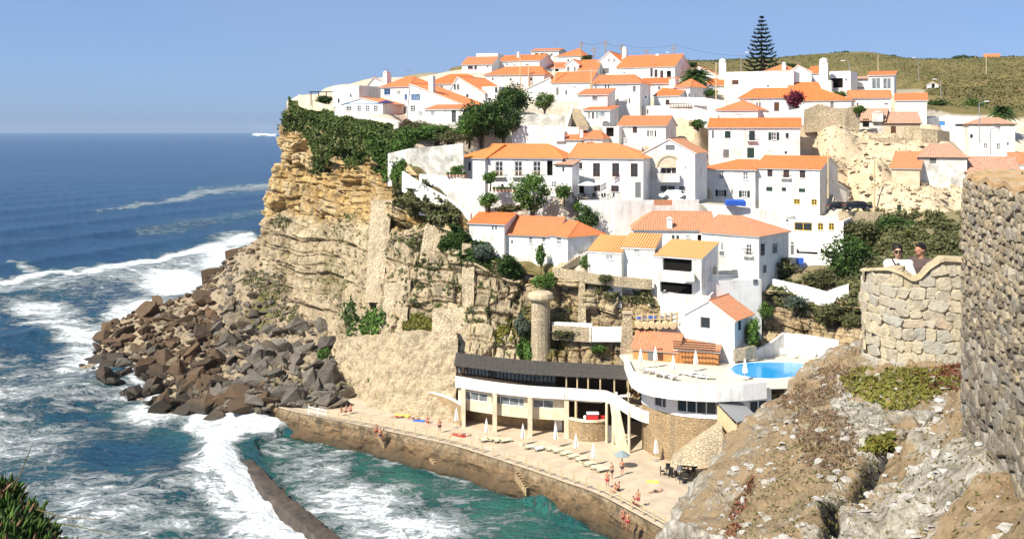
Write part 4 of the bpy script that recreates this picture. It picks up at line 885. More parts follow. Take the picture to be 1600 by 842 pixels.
    if kind == 'f':
        mb.poly([at(0, 0, ze - par), at(W, 0, ze - par), at(W, D, ze - par), at(0, D, ze - par)])
        t_ = .22
        mb.hexa([at(t_, t_, ze - par + .01), at(W - t_, t_, ze - par + .01), at(W - t_, D - t_, ze - par + .01), at(t_, D - t_, ze - par + .01)][::1], [at(t_, t_, ze - par + .02), at(W - t_, t_, ze - par + .02), at(W - t_, D - t_, ze - par + .02), at(t_, D - t_, ze - par + .02)])
        ring = [(0, 0), (W, 0), (W, D), (0, D)]; rin = [(t_, t_), (W - t_, t_), (W - t_, D - t_), (t_, D - t_)]
        for i in range(4):
            j = (i + 1) % 4; mb.poly([at(*ring[i], ze), at(*ring[j], ze), at(*rin[j], ze), at(*rin[i], ze)]); mb.poly([at(*rin[i], ze), at(*rin[j], ze), at(*rin[j], ze - par), at(*rin[i], ze - par)])
    wo = mb.build('wall', wm, root)
    if band:
        m = MB(); z1 = ZP(band[0], L[1]); m.hexa([at(-.04, -.04, z1), at(W + .04, -.04, z1), at(W + .04, D, z1), at(-.04, D, z1)], [at(-.04, -.04, z1 + .1), at(W + .04, -.04, z1 + .1), at(W + .04, D, z1 + .1), at(-.04, D, z1 + .1)]); m.build('moulding', band[1], root)
    if kind != 'f':
        ro = rm.build('roof', [tm, 'f_white' if tm != 'tile_pink' else 'wood_dark'], root); add_uv(ro, rm)
        co = MB()           # cornice under the front eave
        if kind in 'xhs': co.hexa([at(-.06, -.1, ze - .2), at(W + .06, -.1, ze - .2), at(W + .06, -.012, ze - .2), at(-.06, -.012, ze - .2)], [at(-.06, -.1, ze - .09), at(W + .06, -.1, ze - .09), at(W + .06, -.012, ze - .09), at(-.06, -.012, ze - .09)]); co.build('cornice', wm, root)
    for c_ in chim:
        px, pt_, wpx = c_[:3]; wf = c_[3] if len(c_) > 3 else .5; Oc = O + Wv * D * wf; u = hit(Oc, U, px); p = Oc + U * u
        wd = wpx / F * p.y; zt = ZP(pt_, p.y); m = MB(); dd = min(wd, 1.3)
        rz = math.atan2(U.y, U.x); m.box((p.x, p.y, (zt + ze - .3) / 2), (wd, dd, zt - ze + .3), rz)
        rnd = len(c_) > 4
        ch = m.build('chimney', wm, root)
        m = MB()
        if rnd: m.lathe((p.x, p.y, zt + .004), [(wd * .5, 0), (wd * .5, wd * .25), (wd * .4, wd * .5), (wd * .15, wd * .62)], 10)
        else:
            m.box((p.x, p.y, zt + .09), (wd + .14, dd + .14, .1), rz); m.box((p.x, p.y, zt + .25), (wd * .6, dd * .6, .2), rz)
        m.build('chimney_cap', wm, ch)
    return root
def anchors(h):
    L, Rr, base, eave, D = h[1:6]; O, U, Wv, W = frame_of(L, Rr); z0 = ZP(base, L[1]) - .1
    for u in (0, .5, 1):
        for w_, dz in ((-.08, 0), (.35, .0), (.75, .1), (1.0, .3)):
            p = O + U * W * u + Wv * D * w_; HOUSE_ANCH.append((p.x, p.y, z0 + dz))
# ---------------------------------------------------------------- build the houses
for q in HS: house(*q[:7], win=q[7], **q[8])
# ---------------------------------------------------------------- walls
def masonry(name, c1, c2, mort, s):
    m, t, b, N, Lk = nodes(name); b.inputs['Roughness'].default_value = .95; b.inputs['Specular IOR Level'].default_value = .15
    g = N('ShaderNodeNewGeometry').outputs['Position']
    mp = N('ShaderNodeMapping'); mp.inputs['Scale'].default_value = (1, 1, 1.7); Lk(g, mp.inputs[0])
    v = N('ShaderNodeTexVoronoi'); v.inputs['Scale'].default_value = s; Lk(mp.outputs[0], v.inputs['Vector'])
    e_ = N('ShaderNodeTexVoronoi'); e_.feature = 'DISTANCE_TO_EDGE'; e_.inputs['Scale'].default_value = s; Lk(mp.outputs[0], e_.inputs['Vector'])
    sx = N('ShaderNodeSeparateColor'); Lk(v.outputs['Color'], sx.inputs[0])
    col = ramp(N, Lk, sx.outputs[0], [(.1, c1), (.9, c2)])
    ed = ramp(N, Lk, e_.outputs['Distance'], [(.02, 1), (.12, 0)])
    col = mixc(N, Lk, ed, col, mort)
    col = mixc(N, Lk, ramp(N, Lk, noise(N, Lk, g, .35, 6, .7), [(.45, 0), (.7, .6)]), col, tuple(x * .55 for x in c1))
    col = mixc(N, Lk, ramp(N, Lk, noise(N, Lk, g, .8, 6, .7, (1, 1, .12)), [(.5, 0), (.66, .6)]), col, (.22, .18, .13))
    Lk(col, b.inputs['Base Color'])
    bump(N, Lk, b, math_(N, Lk, 'ADD', math_(N, Lk, 'MULTIPLY', ed, -1.), noise(N, Lk, g, 5., 5, .7)), .8, .12)
masonry('masonry', (.60, .49, .32), (.48, .38, .25), (.44, .35, .23), 2.6)
masonry('masonry_brown', (.50, .36, .2), (.38, .26, .14), (.44, .33, .2), 2.6)
masonry('masonry_pale', (.66, .54, .37), (.52, .41, .27), (.42, .33, .21), 2.3)
def wallrun(name, label, pts, h, th=.35, mat='white', cap=None, cat='wall', group=None, parent=None):
    """vertical wall whose top edge passes through pts (px, py, Y); h metres high"""
    p = [P(*q) for q in pts]; mb = MB(); n = len(p); org = Vector((p[0].x, p[0].y, p[0].z - (h[0] if isinstance(h, (list, tuple)) else h)))
    nr = []
    for i in range(n):
        d = p[min(i + 1, n - 1)] - p[max(i - 1, 0)]; d.z = 0; d.normalize(); nr.append(Vector((-d.y, d.x, 0)))
    hs = h if isinstance(h, (list, tuple)) else [h] * n
    rings = []
    for q, k, hh in zip(p, nr, hs): rings.append([q - Vector((0, 0, hh)), q, q + k * th, q + k * th - Vector((0, 0, hh))])
    mb.rings(rings)
    if parent is not None: return mb.build(name, mat, parent)
    if not cap:
        o = mb.build(name, mat, org=org); return tag(o, label, cat, group)
    root = empty(name, org, label, cat, group); mb.build('wall', mat, root)
    m = MB(); m.rings([[q + Vector((0, 0, .003)) - k * .06, q + Vector((0, 0, .12)) - k * .06, q + k * (th + .06) + Vector((0, 0, .12)), q + k * (th + .06) + Vector((0, 0, .003))] for q, k in zip(p, nr)]); m.build('coping', cap, root)
    return root
W_ = 'white garden and terrace walls of the village'
for nm, lb, pts, h_, mt in [
 ('terrace_wall', 'long white terrace wall below the blue-trimmed cottage', [(523,170,183),(531,178,180),(575,182,177),(615,188,174),(646,194,171)], 2.6, 'white'),
 ('terrace_wall', 'pale wall around the pergola at the cliff end', [(466,148,199),(470,150,197),(495,160,192),(522,168,188)], 2.2, 'cream'),
 ('retaining_wall', 'grey-white garden wall under the arched-door wing', [(615,191,170),(650,190,169),(724,194,168)], 2.6, 'white_old'),
 ('retaining_wall', 'large weathered white wall above the cliff notch', [(606,240,158),(640,232,155),(690,228,154),(724,224,153)], 5.2, 'white_old'),
 ('terrace_wall', 'white terrace wall with flowerpots left of the balcony house', [(655,272,151),(690,275,150),(726,279,149.5),(758,283,149)], 6.2, 'white'),
 ('retaining_wall', 'sloping white wall descending to the low orange-roofed house', [(628,268,152),(660,288,149),(700,310,147),(735,334,145)], 3.0, 'white'),
 ('retaining_wall', 'tall white retaining wall under the parasol terrace', [(905,313,146.5),(960,313,146),(1010,313,147),(1092,312,148)], 7.4, 'white'),
 ('retaining_wall', 'white wall below the house with blue awnings', [(1088,318,152),(1140,322,150),(1225,330,148.5)], 5.5, 'white'),
 ('garden_wall', 'grey garden wall beside the dark trees', [(812,180,176),(850,178,175),(890,182,174)], 2.2, 'white_old'),
 ('garden_wall', 'white wall above the balcony house roof', [(800,196,168),(850,196,167),(905,199,166)], 3.2, 'white'),
 ('ramp_wall', 'white ramp wall climbing beside the stone steps', [(884,205,166),(890,185,171),(897,165,178)], 2.2, 'white'),
 ('garden_wall', 'white wall along the upper lane right of the palm', [(1060,152,186),(1100,153,184),(1134,158,182)], 3.2, 'white'),
 ('garden_wall', 'white wall below the plain block house', [(1078,166,178),(1100,172,175),(1122,180,173)], 3., 'white'),
 ('garden_wall', 'white wall between the pyramid roof and the ruin', [(1180,176,173),(1215,176,172),(1256,168,172)], 3., 'white'),
 ('garden_wall', 'curving white wall below the yellow-windowed restaurant house', [(1190,432,136),(1225,440,134),(1262,448,132.5),(1290,456,131),(1305,450,130),(1326,444,129.5)], 2.0, 'white'),
 ('garden_wall', 'low white wall in front of the shaded veranda', [(1232,402,142),(1275,406,140.5),(1318,404,140)], 1.6, 'white'),
 ('garden_wall', 'bright white wall behind the pool chairs', [(1180,548,125),(1205,536,127),(1225,520,128.5),(1262,524,127),(1310,532,125)], 2.6, 'white'),
 ('garden_wall', 'white wall with a gate end above the clifftop ledge', [(862,503,132.6),(925,506,130.6)], .7, 'white'),
 ('garden_wall', 'white parapet beside the stone chimney tower', [(921,511,130.5),(972,511,129.5)], 1.9, 'white'),
 ('garden_wall', 'white wall end beneath the stepped path', [(890,402,136.5),(915,396,137),(925,388,138)], 2.0, 'white'),
 ('garden_wall', 'white sloping wall beside the weathered house', [(1528,225,166),(1560,262,156),(1600,290,150)], 3., 'white'),
 ('garden_wall', 'white wall in front of the hill palm house', [(1436,188,186),(1475,180,190),(1530,184,188)], 3., 'white')]:
    wallrun(nm, lb, pts, h_, .4, mt, None, 'wall', W_)
for nm, lb, pts, h_, mt in [
 ('stone_wall', 'ruined stone wall standing below the orange roofs', [(1258,172,175),(1280,162,175),(1300,168,174.5),(1320,170,174),(1343,164,174)], [4,5,4.4,4.2,4.6], 'masonry_pale'),
 ('stone_wall', 'curved beige stone wall below the old cottage', [(1357,216,172),(1400,215,171),(1426,216,171)], 2.2, 'masonry_pale'),
 ('stone_wall', 'round beige enclosure wall beside the brown-door cottage', [(1412,198,172),(1440,201,170),(1465,203,170),(1484,206,172)], 3.2, 'masonry_pale'),
 ('stone_wall', 'roadside stone wall under the parked cars', [(1310,331,150),(1360,331,148.5),(1512,333,146)], 2.6, 'masonry'),
 ('stone_wall', 'stepped stone wall along the path to the striped-roof house', [(866,418,135.4),(900,424,133.6),(940,430,132),(1018,437,130)], 1.3, 'masonry'),
 ('stone_wall', 'low stone wall beside the swimming pool', [(1146,545,122.5),(1165,544,122.6),(1182,540,123.4)], 1.5, 'masonry'),
 ('stone_wall', 'stone wall under the white-capped ledge above the dark roof', [(862,508,132.3),(925,512,130.4)], 1.9, 'masonry')]:
    wallrun(nm, lb, pts, h_, .5, mt, None, 'wall', 'stone walls around the village')
def patchwall(name, label, top, bot, mat, disp=.25, nr=40, nc=90, cat='wall', group=None, back=1.5):
    A_ = np.array([[tuple(P(*q)) for q in top], [tuple(P(*q)) for q in bot]]); V = resample(A_, nr, nc); N_ = normals(V)
    if N_[0, 0] @ np.array([0, -1, 0]) < 0: N_ = -N_
    d = disp * (fbm(V[..., 0] * .9, V[..., 2] * .9, V[..., 1] * .9, 4) - .5); V = V + N_ * d[..., None]
    f_ = V.reshape(-1, 3); b_ = (V + np.array([0, back, 0])).reshape(-1, 3); n = nr * nc; gf = gridfaces(nr, nc)
    i = np.arange(n).reshape(nr, nc); ring = np.concatenate([i[0], i[1:, -1], i[-1, -2::-1], i[-2:0:-1, 0]])
    sf = np.stack([ring, np.roll(ring, -1), np.roll(ring, -1) + n, ring + n], -1)
    o = npobj(name, np.concatenate([f_, b_]), np.concatenate([gf[:, ::-1], gf + n, sf]), mat, smooth=False)
    return tag(o, label, cat, group)
patchwall('retaining_wall', 'rough masonry wall lining the cliff foot behind the sunbathers', [(524,536,153),(560,528,147),(592,524,142),(640,520,137),(714,520,133.4)], [(534,612,146),(560,630,139.5),(585,640,135.2),(632,652,130.6),(712,664,126.6)], 'masonry', 1.6, 60, 130)
patchwall('retaining_wall', 'smooth masonry panel set into the middle of the cliff', [(676,484,137.8),(715,482,137.6),(757,480,137.2)], [(674,536,134.6),(715,536,134.4),(756,536,134)], 'masonry_pale', .2, 20, 40)
GB = 'masonry buttresses on the cliff face'
for lb, top, bot in [('tall masonry buttress below the hanging plants', [(580,314,155.4),(613,314,154.4)], [(570,464,146.6),(596,464,145.6)]),
                     ('stubby masonry buttress above the mossy ledge', [(600,446,145.5),(642,438,143)], [(597,514,142),(634,510,139.6)]),
                     ('short square masonry block near the ochre overhang', [(664,352,146.5),(691,352,146)], [(655,402,143.6),(682,404,143)]),
                     ('thin masonry pier in the rock above the white ledge wall', [(905,442,132.8),(914,442,132.6)], [(903,506,131),(916,506,130.9)]),
                     ('narrow masonry rib at the end of the cliff wall', [(722,380,142),(742,382,141.6)], [(722,470,137.4),(740,472,137)])]:
    patchwall('stone_buttress', lb, [(a, b, c + .5) for a, b, c in top], [(a, b + 8, c + 1.3) for a, b, c in bot], 'masonry_pale', .5, 40, 16, 'buttress', GB, 5)
root = empty('stone_pier', P(845, 566, 131.2), 'round stone pier rising from the dark restaurant roof', 'pier', GB)
mb = MB(); c_ = P(845, 566, 132.6); zt = ZP(470, 133); mb.lathe((c_.x, c_.y, 0), [(1.45, c_.z - 2), (1.3, c_.z + 2), (1.22, zt)], 16); mb.build('shaft', 'masonry_pale', root)
mb = MB(); mb.lathe((c_.x, c_.y, 0), [(1.35, zt + .004), (1.7, zt + .35), (1.75, zt + .6), (1.6, zt + 1.1), (1.2, zt + 1.3)], 12); mb.build('cap_rock', 'stone_tan', root)
# ---------------------------------------------------------------- restaurant on the bathing platform
def line(pts): return [Vector(((a_ - 800) / F * b_, b_, 0)) for a_, b_ in pts]
def outn(p, i):
    d = p[min(i + 1, len(p) - 1)] - p[max(i - 1, 0)]; d = Vector((d.x, d.y, 0)).normalized(); return Vector((d.y, -d.x, 0))
def band(mb, p, z0, z1, off0=0., off1=-.25, mi=0):
    mb.rings([[v + outn(p, i) * off0 + Vector((0, 0, z0 if not isinstance(z0, list) else z0[i])), v + outn(p, i) * off0 + Vector((0, 0, z1 if not isinstance(z1, list) else z1[i])),
               v + outn(p, i) * off1 + Vector((0, 0, z1 if not isinstance(z1, list) else z1[i])), v + outn(p, i) * off1 + Vector((0, 0, z0 if not isinstance(z0, list) else z0[i]))] for i, v in enumerate(p)], mi)
def lerpline(p, n):
    out = []; L_ = [0]
    for a_, b_ in zip(p[:-1], p[1:]): L_.append(L_[-1] + (b_ - a_).length)
    for k in range(n):
        s_ = L_[-1] * k / (n - 1); i = max(j for j in range(len(p) - 1) if L_[j] <= s_ + 1e-9); out.append(p[i].lerp(p[i + 1], (s_ - L_[i]) / (L_[i + 1] - L_[i])))
    return out
fl = lerpline(line([(716,126.6),(745,125.2),(773,124),(800,123),(827,122.3),(858,121.8),(888,121.4)]), 25)
rest = empty('restaurant', (fl[12].x, fl[12].y, PROM), 'curved two-storey restaurant with dark roof and white balcony band above the sunbathing platform', 'restaurant')
z1, z2, z3, z4 = 7.15, 9.65, 11.05, 12.4
# first floor wall with window strips
mb = MB(); wins = [(1, 7), (8, 15), (17, 21)]
band(mb, fl, z1, 8.25, .0, -.3); band(mb, fl, 9.3, z2, 0, -.3)
prev = 0
for a_, b_ in wins + [(24, 24)]:
    if a_ > prev: band(mb, fl[prev:a_ + 1], 8.25, 9.3, 0, -.3)
    prev = b_
mb.rings([[v + Vector((0, 0, z1 - .004)), v + Vector((0, 5, z1 - .004)), v + Vector((0, 5, z1 - .24)), v + Vector((0, 0, z1 - .24))] for v in fl]); mb.build('first_floor_wall', 'cream', rest)
for a_, b_ in wins:
    seg = fl[a_:b_ + 1]; mb = MB(); band(mb, seg, 8.26, 8.34, -.04, -.14); band(mb, seg, 9.2, 9.29, -.04, -.14)
    for i in range(0, len(seg), 2): v = seg[i]; mb.box((v.x, v.y + .1, 8.77), (.09, .1, 1.), 0)
    wo = mb.build('window', 'f_white', rest); g = MB(); band(g, seg, 8.3, 9.25, -.1, -.12); g.build('pane', 'glass_pale', wo)
for px, Yc in ((724,125.6),(773,123.5),(828,121.7),(885,121)):
    mb = MB(); v = P(px, 600, Yc); mb.box((v.x, v.y - .15, (PROM + z2) / 2), (.55, .55, z2 - PROM - .004)); mb.build('column', 'cream', rest)
# recessed ground floor wall
g2 = [v + Vector((0, 2.6, 0)) for v in fl]; mb = MB(); band(mb, g2, PROM, z1 - .25, 0, -.3); mb.build('ground_floor_wall', 'masonry_brown', rest)
mb = MB(); v = P(872, 660, 123.6); mb.box((v.x, v.y, 6.1), (1.0, .1, 2.1)); mb.box((v.x - .1, v.y - .07, 6.0), (.1, .06, .2)); mb.build('door', 'f_white', rest)
# white balcony band sweeping down to the terrace at the right
bl = lerpline(line([(712,126.4),(745,124.6),(773,123.3),(800,122.3),(827,121.5),(858,120.9),(888,120.5),(920,119.8),(945,119.4),(962,118.8),(972,117.8),(985,116.6),(1003,115.6),(1030,114.9),(1057,114.6)]), 60)
n_ = len(bl); zt_ = [z3 + .02 if i < 40 else z3 + .02 - 1.35 * min(1, ((i - 40) / 12)) ** .9 for i in range(n_)]; zb_ = [z - 1.35 for z in zt_]
mb = MB(); band(mb, bl, zb_, zt_, .1, -.12); mb.build('balcony_parapet', 'white', rest)
mb = MB(); mb.rings([[v + Vector((0, .3, z2 + .0 if i < 40 else zb_[i] + .3)), v + Vector((0, 9, z2 if i < 40 else zb_[i] + .3)), v + Vector((0, 9, (z2 if i < 40 else zb_[i] + .3) - .2)), v + Vector((0, .3, (z2 if i < 40 else zb_[i] + .3) - .2))] for i, v in enumerate(bl)]); mb.build('deck', 'terrace', rest)
# brown glazed storey
tl = [v + Vector((.05, .75, 0)) for v in lerpline(line([(714,126.8),(745,125.2),(773,124),(800,123),(827,122.3),(868,121.6)]), 27)]
mb = MB(); band(mb, tl, z2 + .1, z3 + .18, 0, -.15); mb.build('timber_apron', 'wood_dark', rest)
for i, v in enumerate(tl):
    m = MB(); m.box((v.x, v.y + .06, (z3 + z4) / 2 + .07), (.13, .16, z4 - z3 - .02)); m.build('post', 'wood_dark', rest)
for i, (a_, b_) in enumerate(zip(tl[:-1], tl[1:])):
    m = MB(); md = (a_ + b_) / 2
    if i in (1, 2): continue
    m.box((md.x, md.y + .08, (z3 + .19 + z4 - .1) / 2), ((b_ - a_).length - .14, .03, z4 - z3 - .36), math.atan2((b_ - a_).y, (b_ - a_).x)); m.build('pane', 'glass' if i in (9, 10) else 'glass_pale', rest)
mb = MB(); bkw = [v + Vector((0, 4.2, 0)) for v in lerpline(line([(714,126.8),(773,124),(827,122.3),(900,120.8),(985,119.6)]), 20)]; band(mb, bkw, z2, z4, 0, -.2); mb.build('back_wall', 'wood_dark', rest)
for px, Yc in ((885,121),(902,120.6),(919,120.2),(938,119.9),(960,119.6),(982,119.2)):
    m = MB(); v = P(px, 590, Yc); m.tube((v.x, v.y, z2), (v.x, v.y, z4), .09); m.build('post', 'wood_pale', rest)
rl = lerpline(line([(709,126.2),(745,124.6),(773,123.4),(800,122.4),(827,121.6),(868,120.9),(905,120.2),(945,119.6),(984,118.9)]), 60)
mb = MB()
for i in range(59):
    a_, b_ = rl[i], rl[i + 1]
    for j in range(3):
        t0, t1 = j / 3, (j + 1) / 3; za = z4 + .45 * t0 + .05 * j * 0; zb2 = z4 + .45 * t1
        ya, yb = 5.2 * t0, 5.2 * t1; off = .03 * (i % 2)
        mb.hexa([a_ + Vector((0, ya, za + off)), b_ + Vector((0, ya, za + off)), b_ + Vector((0, yb + .05, zb2 + off - .03)), a_ + Vector((0, yb + .05, zb2 + off - .03))],
                [a_ + Vector((0, ya, za + .1 + off)), b_ + Vector((0, ya, za + .1 + off)), b_ + Vector((0, yb + .05, zb2 + .07 + off)), a_ + Vector((0, yb + .05, zb2 + .07 + off))])
mb.build('roof', 'roof_dark', rest)
# snack bay with curved stone counter below the balcony
ctr = [P(888 + 60 * k / 8, 660, 120.6 - 1.2 * math.sin(math.pi * k / 8) * .8 - .1 * k) for k in range(9)]; ctr = [Vector((v.x, v.y, 0)) for v in ctr]
mb = MB(); band(mb, ctr, PROM, 7.3, 0, -.4); mb.build('counter', 'masonry_brown', rest); mb = MB(); band(mb, ctr, 7.304, 7.5, .1, -.5); mb.build('counter_top', 'cream', rest)
mb = MB(); v = P(930, 640, 125); mb.box((v.x, v.y, 7.3), (7, .3, 4.6)); mb.build('bay_back_wall', 'wood_dark', rest)
for px, Yc in ((900,120.4),(948,118.9),(958,118.3),(983,115.2)):
    m = MB(); v = P(px, 690, Yc); m.tube((v.x, v.y, PROM), (v.x, v.y, 9.7), .16, .16, 10); m.build('column', 'cream' if px > 940 else 'wood_pale', rest)
mb = MB(); v = P(955, 674, 119.3); mb.box((v.x, v.y, 6.0), (.95, .1, 1.9)); mb.box((v.x + .3, v.y - .07, 6.), (.08, .06, .15)); mb.build('door', 'f_white', rest)
# slanting stair pier
mb = MB(); a_ = P(966, 690, 118); b_ = P(976, 708, 115.2)
mb.hexa([(a_.x - .3, a_.y, PROM), (b_.x - .3, b_.y - .4, PROM), (b_.x + .5, b_.y, PROM), (a_.x + .6, a_.y + 1, PROM)], [(a_.x - .9, a_.y + .6, 9.6), (a_.x - .5, a_.y, 9.6), (a_.x + .1, a_.y + .2, 9.6), (a_.x - .1, a_.y + 1, 9.6)]); mb.build('stair_pier', 'cream', rest)
# ---------------------------------------------------------------- pool terrace
par = lerpline(line([(975,123.2),(981,119),(986,115.4),(998,113),(1020,111.2),(1050,110),(1085,109.3),(1120,109),(1160,109.4),(1198,110.4)]), 44)
ter = empty('pool_terrace', (par[25].x, par[25].y, PROM), 'raised white-walled pool terrace with glazed rooms below', 'terrace')
mb = MB(); band(mb, par, POOLZ - 1.0, POOLZ + .85, 0, -.3); mb.build('parapet', 'white', ter)
mb = MB(); mb.poly([v + Vector((0, .2, POOLZ)) for v in par] + [Vector((46, 112, POOLZ)), Vector((46, 131, POOLZ)), Vector((16, 131, POOLZ)), Vector((13.5, 127, POOLZ))]); mb.build('terrace_floor', 'terrace', ter)
lw = lerpline(line([(1003,117),(1020,114.2),(1058,111.6),(1090,110.6),(1120,110.2),(1160,110.4),(1205,111.4)]), 33)
mb = MB(); band(mb, lw, PROM - 1, 10.3, 0, -.5); mb.build('lower_wall', 'masonry_brown', ter)
mb = MB(); band(mb, lw, 10.304, 10.75, .05, -.3); band(mb, lw, 12.2, POOLZ - .1, .05, -.3)
for a_, b_ in ((0, 6), (9, 12), (23, 27), (31, 32)): band(mb, lw[a_:b_ + 1], 10.75, 12.2, .05, -.3)
mb.build('upper_wall', 'white', ter)
for a_, b_ in ((6, 9), (12, 23), (27, 31)):
    seg = lw[a_:b_ + 1]; m = MB(); band(m, seg, 10.76, 10.86, 0, -.1); band(m, seg, 12.1, 12.19, 0, -.1)
    for i in range(0, len(seg), 2): v = seg[i]; m.box((v.x, v.y + .05, 11.47), (.12, .1, 1.3))
    wo = m.build('window', 'f_white', ter); g = MB(); band(g, seg, 10.8, 12.15, -.1, -.13); g.build('pane', 'glass', wo)
# swimming pool
pts = [G(*q, POOLZ) for q in ((1141,578),(1150,571),(1172,567),(1205,566),(1240,567),(1262,570),(1272,577),(1250,587),(1215,592),(1180,591),(1152,586))]
pl = smoothline(pts + pts[:1], 60)[:-1]; pc = pl.mean(0)
pool = empty('swimming_pool', tuple(pc), 'bright blue curved swimming pool on the white terrace', 'pool')
mb = MB(); mb.poly([(x, y, POOLZ + .03) for x, y, z in pl]); mb.build('water', 'pool_water', pool)
mb = MB(); mb.rings([[(x, y, POOLZ + .005), (x, y, POOLZ + .09), (pc[0] + (x - pc[0]) * 1.07, pc[1] + (y - pc[1]) * 1.07, POOLZ + .09), (pc[0] + (x - pc[0]) * 1.07, pc[1] + (y - pc[1]) * 1.07, POOLZ + .005)] for x, y, z in np.concatenate([pl, pl[:1]])], cap=False); mb.build('coping', 'f_white', pool)
# covered wooden gangway
gw = empty('covered_gangway', P(1120, 652, 109.2), 'small boarded gangway with grey roof beside the glazed rooms', 'gangway')
a_, b_ = P(1121, 640, 109.3), P(1152, 640, 105.8); zf, zr2 = 10.0, 12.3
for k in range(11):
    p = a_.lerp(b_, (k + .5) / 11); d = (b_ - a_); m = MB(); zz = -2.1 * (k / 10) * .55
    m.box((p.x, p.y, 11.1 + zz), (d.length / 11 - .02, .06, 1.9), math.atan2(d.y, d.x)); m.build('plank', 'wood_pale', gw)
mb = MB(); up_ = Vector((2.6, 2.2, 0)); z0_ = 12.25
mb.hexa([Vector((a_.x, a_.y, z0_)), Vector((b_.x, b_.y, z0_ - 1.1)), Vector((b_.x, b_.y, z0_ - 1.1)) + up_, Vector((a_.x, a_.y, z0_)) + up_], [Vector((a_.x, a_.y, z0_ + .12)), Vector((b_.x, b_.y, z0_ - .98)), Vector((b_.x, b_.y, z0_ - .98)) + up_, Vector((a_.x, a_.y, z0_ + .12)) + up_]); mb.build('roof', 'metal_grey', gw)
mb = MB(); mb.hexa([Vector((a_.x, a_.y, 9.9)), Vector((b_.x, b_.y, 8.8)), Vector((b_.x, b_.y, 8.8)) + up_, Vector((a_.x, a_.y, 9.9)) + up_], [Vector((a_.x, a_.y, 10.1)), Vector((b_.x, b_.y, 9.)), Vector((b_.x, b_.y, 9.)) + up_, Vector((a_.x, a_.y, 10.1)) + up_]); mb.build('floor', 'wood_dark', gw)
for v in (b_, b_ + up_): m = MB(); m.tube((v.x, v.y, 5), (v.x, v.y, z0_ - 1.12), .08); m.build('post', 'wood', gw)
# sloping ramp wall down to the platform
patchwall('ramp_wall', 'sloping stone ramp wall leading down from the gangway', [(1055,716,106.5),(1090,690,106.5),(1128,664,107)], [(1050,726,106),(1095,728,105),(1135,730,105)], 'masonry', .2, 14, 30)
wallrun('ramp_wall', 'white-capped ramp wall left of the restaurant', [(643,607,132.6),(672,613,130.5),(700,622,128.4),(722,634,125.4)], [2.9, 2.9, 2.9, 2.6], .4, 'masonry_brown', 'white')
mb = MB()
# stone chimney tower beside the bar hut
c_ = P(980, 550, 128.4); tw = empty('stone_chimney', (c_.x, c_.y, c_.z), 'tapering beige stone chimney tower beside the bar hut', 'chimney')
mb.hexa([(c_.x - .95, c_.y - .7, c_.z - 2), (c_.x + .85, c_.y - .7, c_.z - 2), (c_.x + .85, c_.y + .8, c_.z - 2), (c_.x - .95, c_.y + .8, c_.z - 2)], [(c_.x - .5, c_.y - .45, c_.z + 4.9), (c_.x + .5, c_.y - .45, c_.z + 4.9), (c_.x + .5, c_.y + .5, c_.z + 4.9), (c_.x - .5, c_.y + .5, c_.z + 4.9)]); mb.build('shaft', 'masonry_pale', tw)
mb = MB(); mb.box((c_.x, c_.y, c_.z + 5.05), (1.25, 1.2, .2)); mb.build('cap', 'stone_tan', tw)
# fixtures that belong to single houses
def extra(label): return next(o for o in C.objects if o.get('label') == label)
def add_balcony(label, px0, px1, pytop, pybot, Yf, Yb, mat='white', nm='balcony', rail=None):
    r_ = extra(label); m = MB(); a_, b_ = P(px0, pybot, Yf), P(px1, pybot, Yf); z0_, z1_ = ZP(pybot, Yf), ZP(pytop, Yf)
    m.box(((a_.x + b_.x) / 2, Yf + .08, (z0_ + z1_) / 2), (b_.x - a_.x, .16, z1_ - z0_)); m.box(((a_.x + b_.x) / 2, (Yf + Yb) / 2 + .1, z0_ + .1), (b_.x - a_.x - .02, Yb - Yf, .18))
    for x in (a_.x + .08, b_.x - .08): m.box((x, (Yf + Yb) / 2 + .17, (z0_ + z1_) / 2), (.16, Yb - Yf - .02, z1_ - z0_ - .01))
    m.build(nm, mat, r_)
add_balcony('white house with striped roof and deep two-storey loggia', 1021, 1085, 426, 440, 126.8, 128.2)
LBL = 'white house with arched balcony and red gable roof'
add_balcony(LBL, 1028, 1062, 271, 285, 151, 152.6)
r_ = extra(LBL); ap = P(1045, 262, 152.1); m = MB(); rad = 1.72
ring = [[(ap.x + math.cos(t_) * rr_, ap.y + dy, ap.z + math.sin(t_) * rr_) for rr_, dy in ((rad, -.14), (rad + .3, -.14), (rad + .3, .25), (rad, .25))] for t_ in [math.pi * k / 14 for k in range(15)]]
m.rings(ring); m.build('arch', 'cream', r_)
m = MB(); m.rings([[(ap.x + math.cos(t_) * (rad - .02), ap.y + dy, ap.z + math.sin(t_) * (rad - .02)) for dy in (-.02, .0)] + [(ap.x, ap.y, ap.z - .05), (ap.x, ap.y - .02, ap.z - .05)] for t_ in [math.pi * k / 14 for k in range(15)]], cap=False); m.build('arch_infill', 'cream', r_)
LBL = 'white house with brown balcony doors over the parasol terrace'
r_ = extra(LBL)
for px in (932, 962, 991):
    m = MB(); v = P(px, 272, 150.1); m.box((v.x, v.y, v.z), (1.15, .06, .07)); m.box((v.x, v.y, v.z - .75), (1.15, .06, .06))
    for k in range(8): m.box((v.x - .5 + k * .143, v.y, v.z - .36), (.035, .04, .7))
    m.build('railing', 'f_brown', r_)
LBL = 'small white house with balustrade above the arched balcony house'
r_ = extra(LBL); m = MB(); a_, b_ = P(974, 216, 163), P(1003, 216, 162.6); m.box(((a_.x + b_.x) / 2, a_.y, a_.z), (b_.x - a_.x, .2, .14)); m.box(((a_.x + b_.x) / 2, a_.y, a_.z - 1.), (b_.x - a_.x, .25, .16))
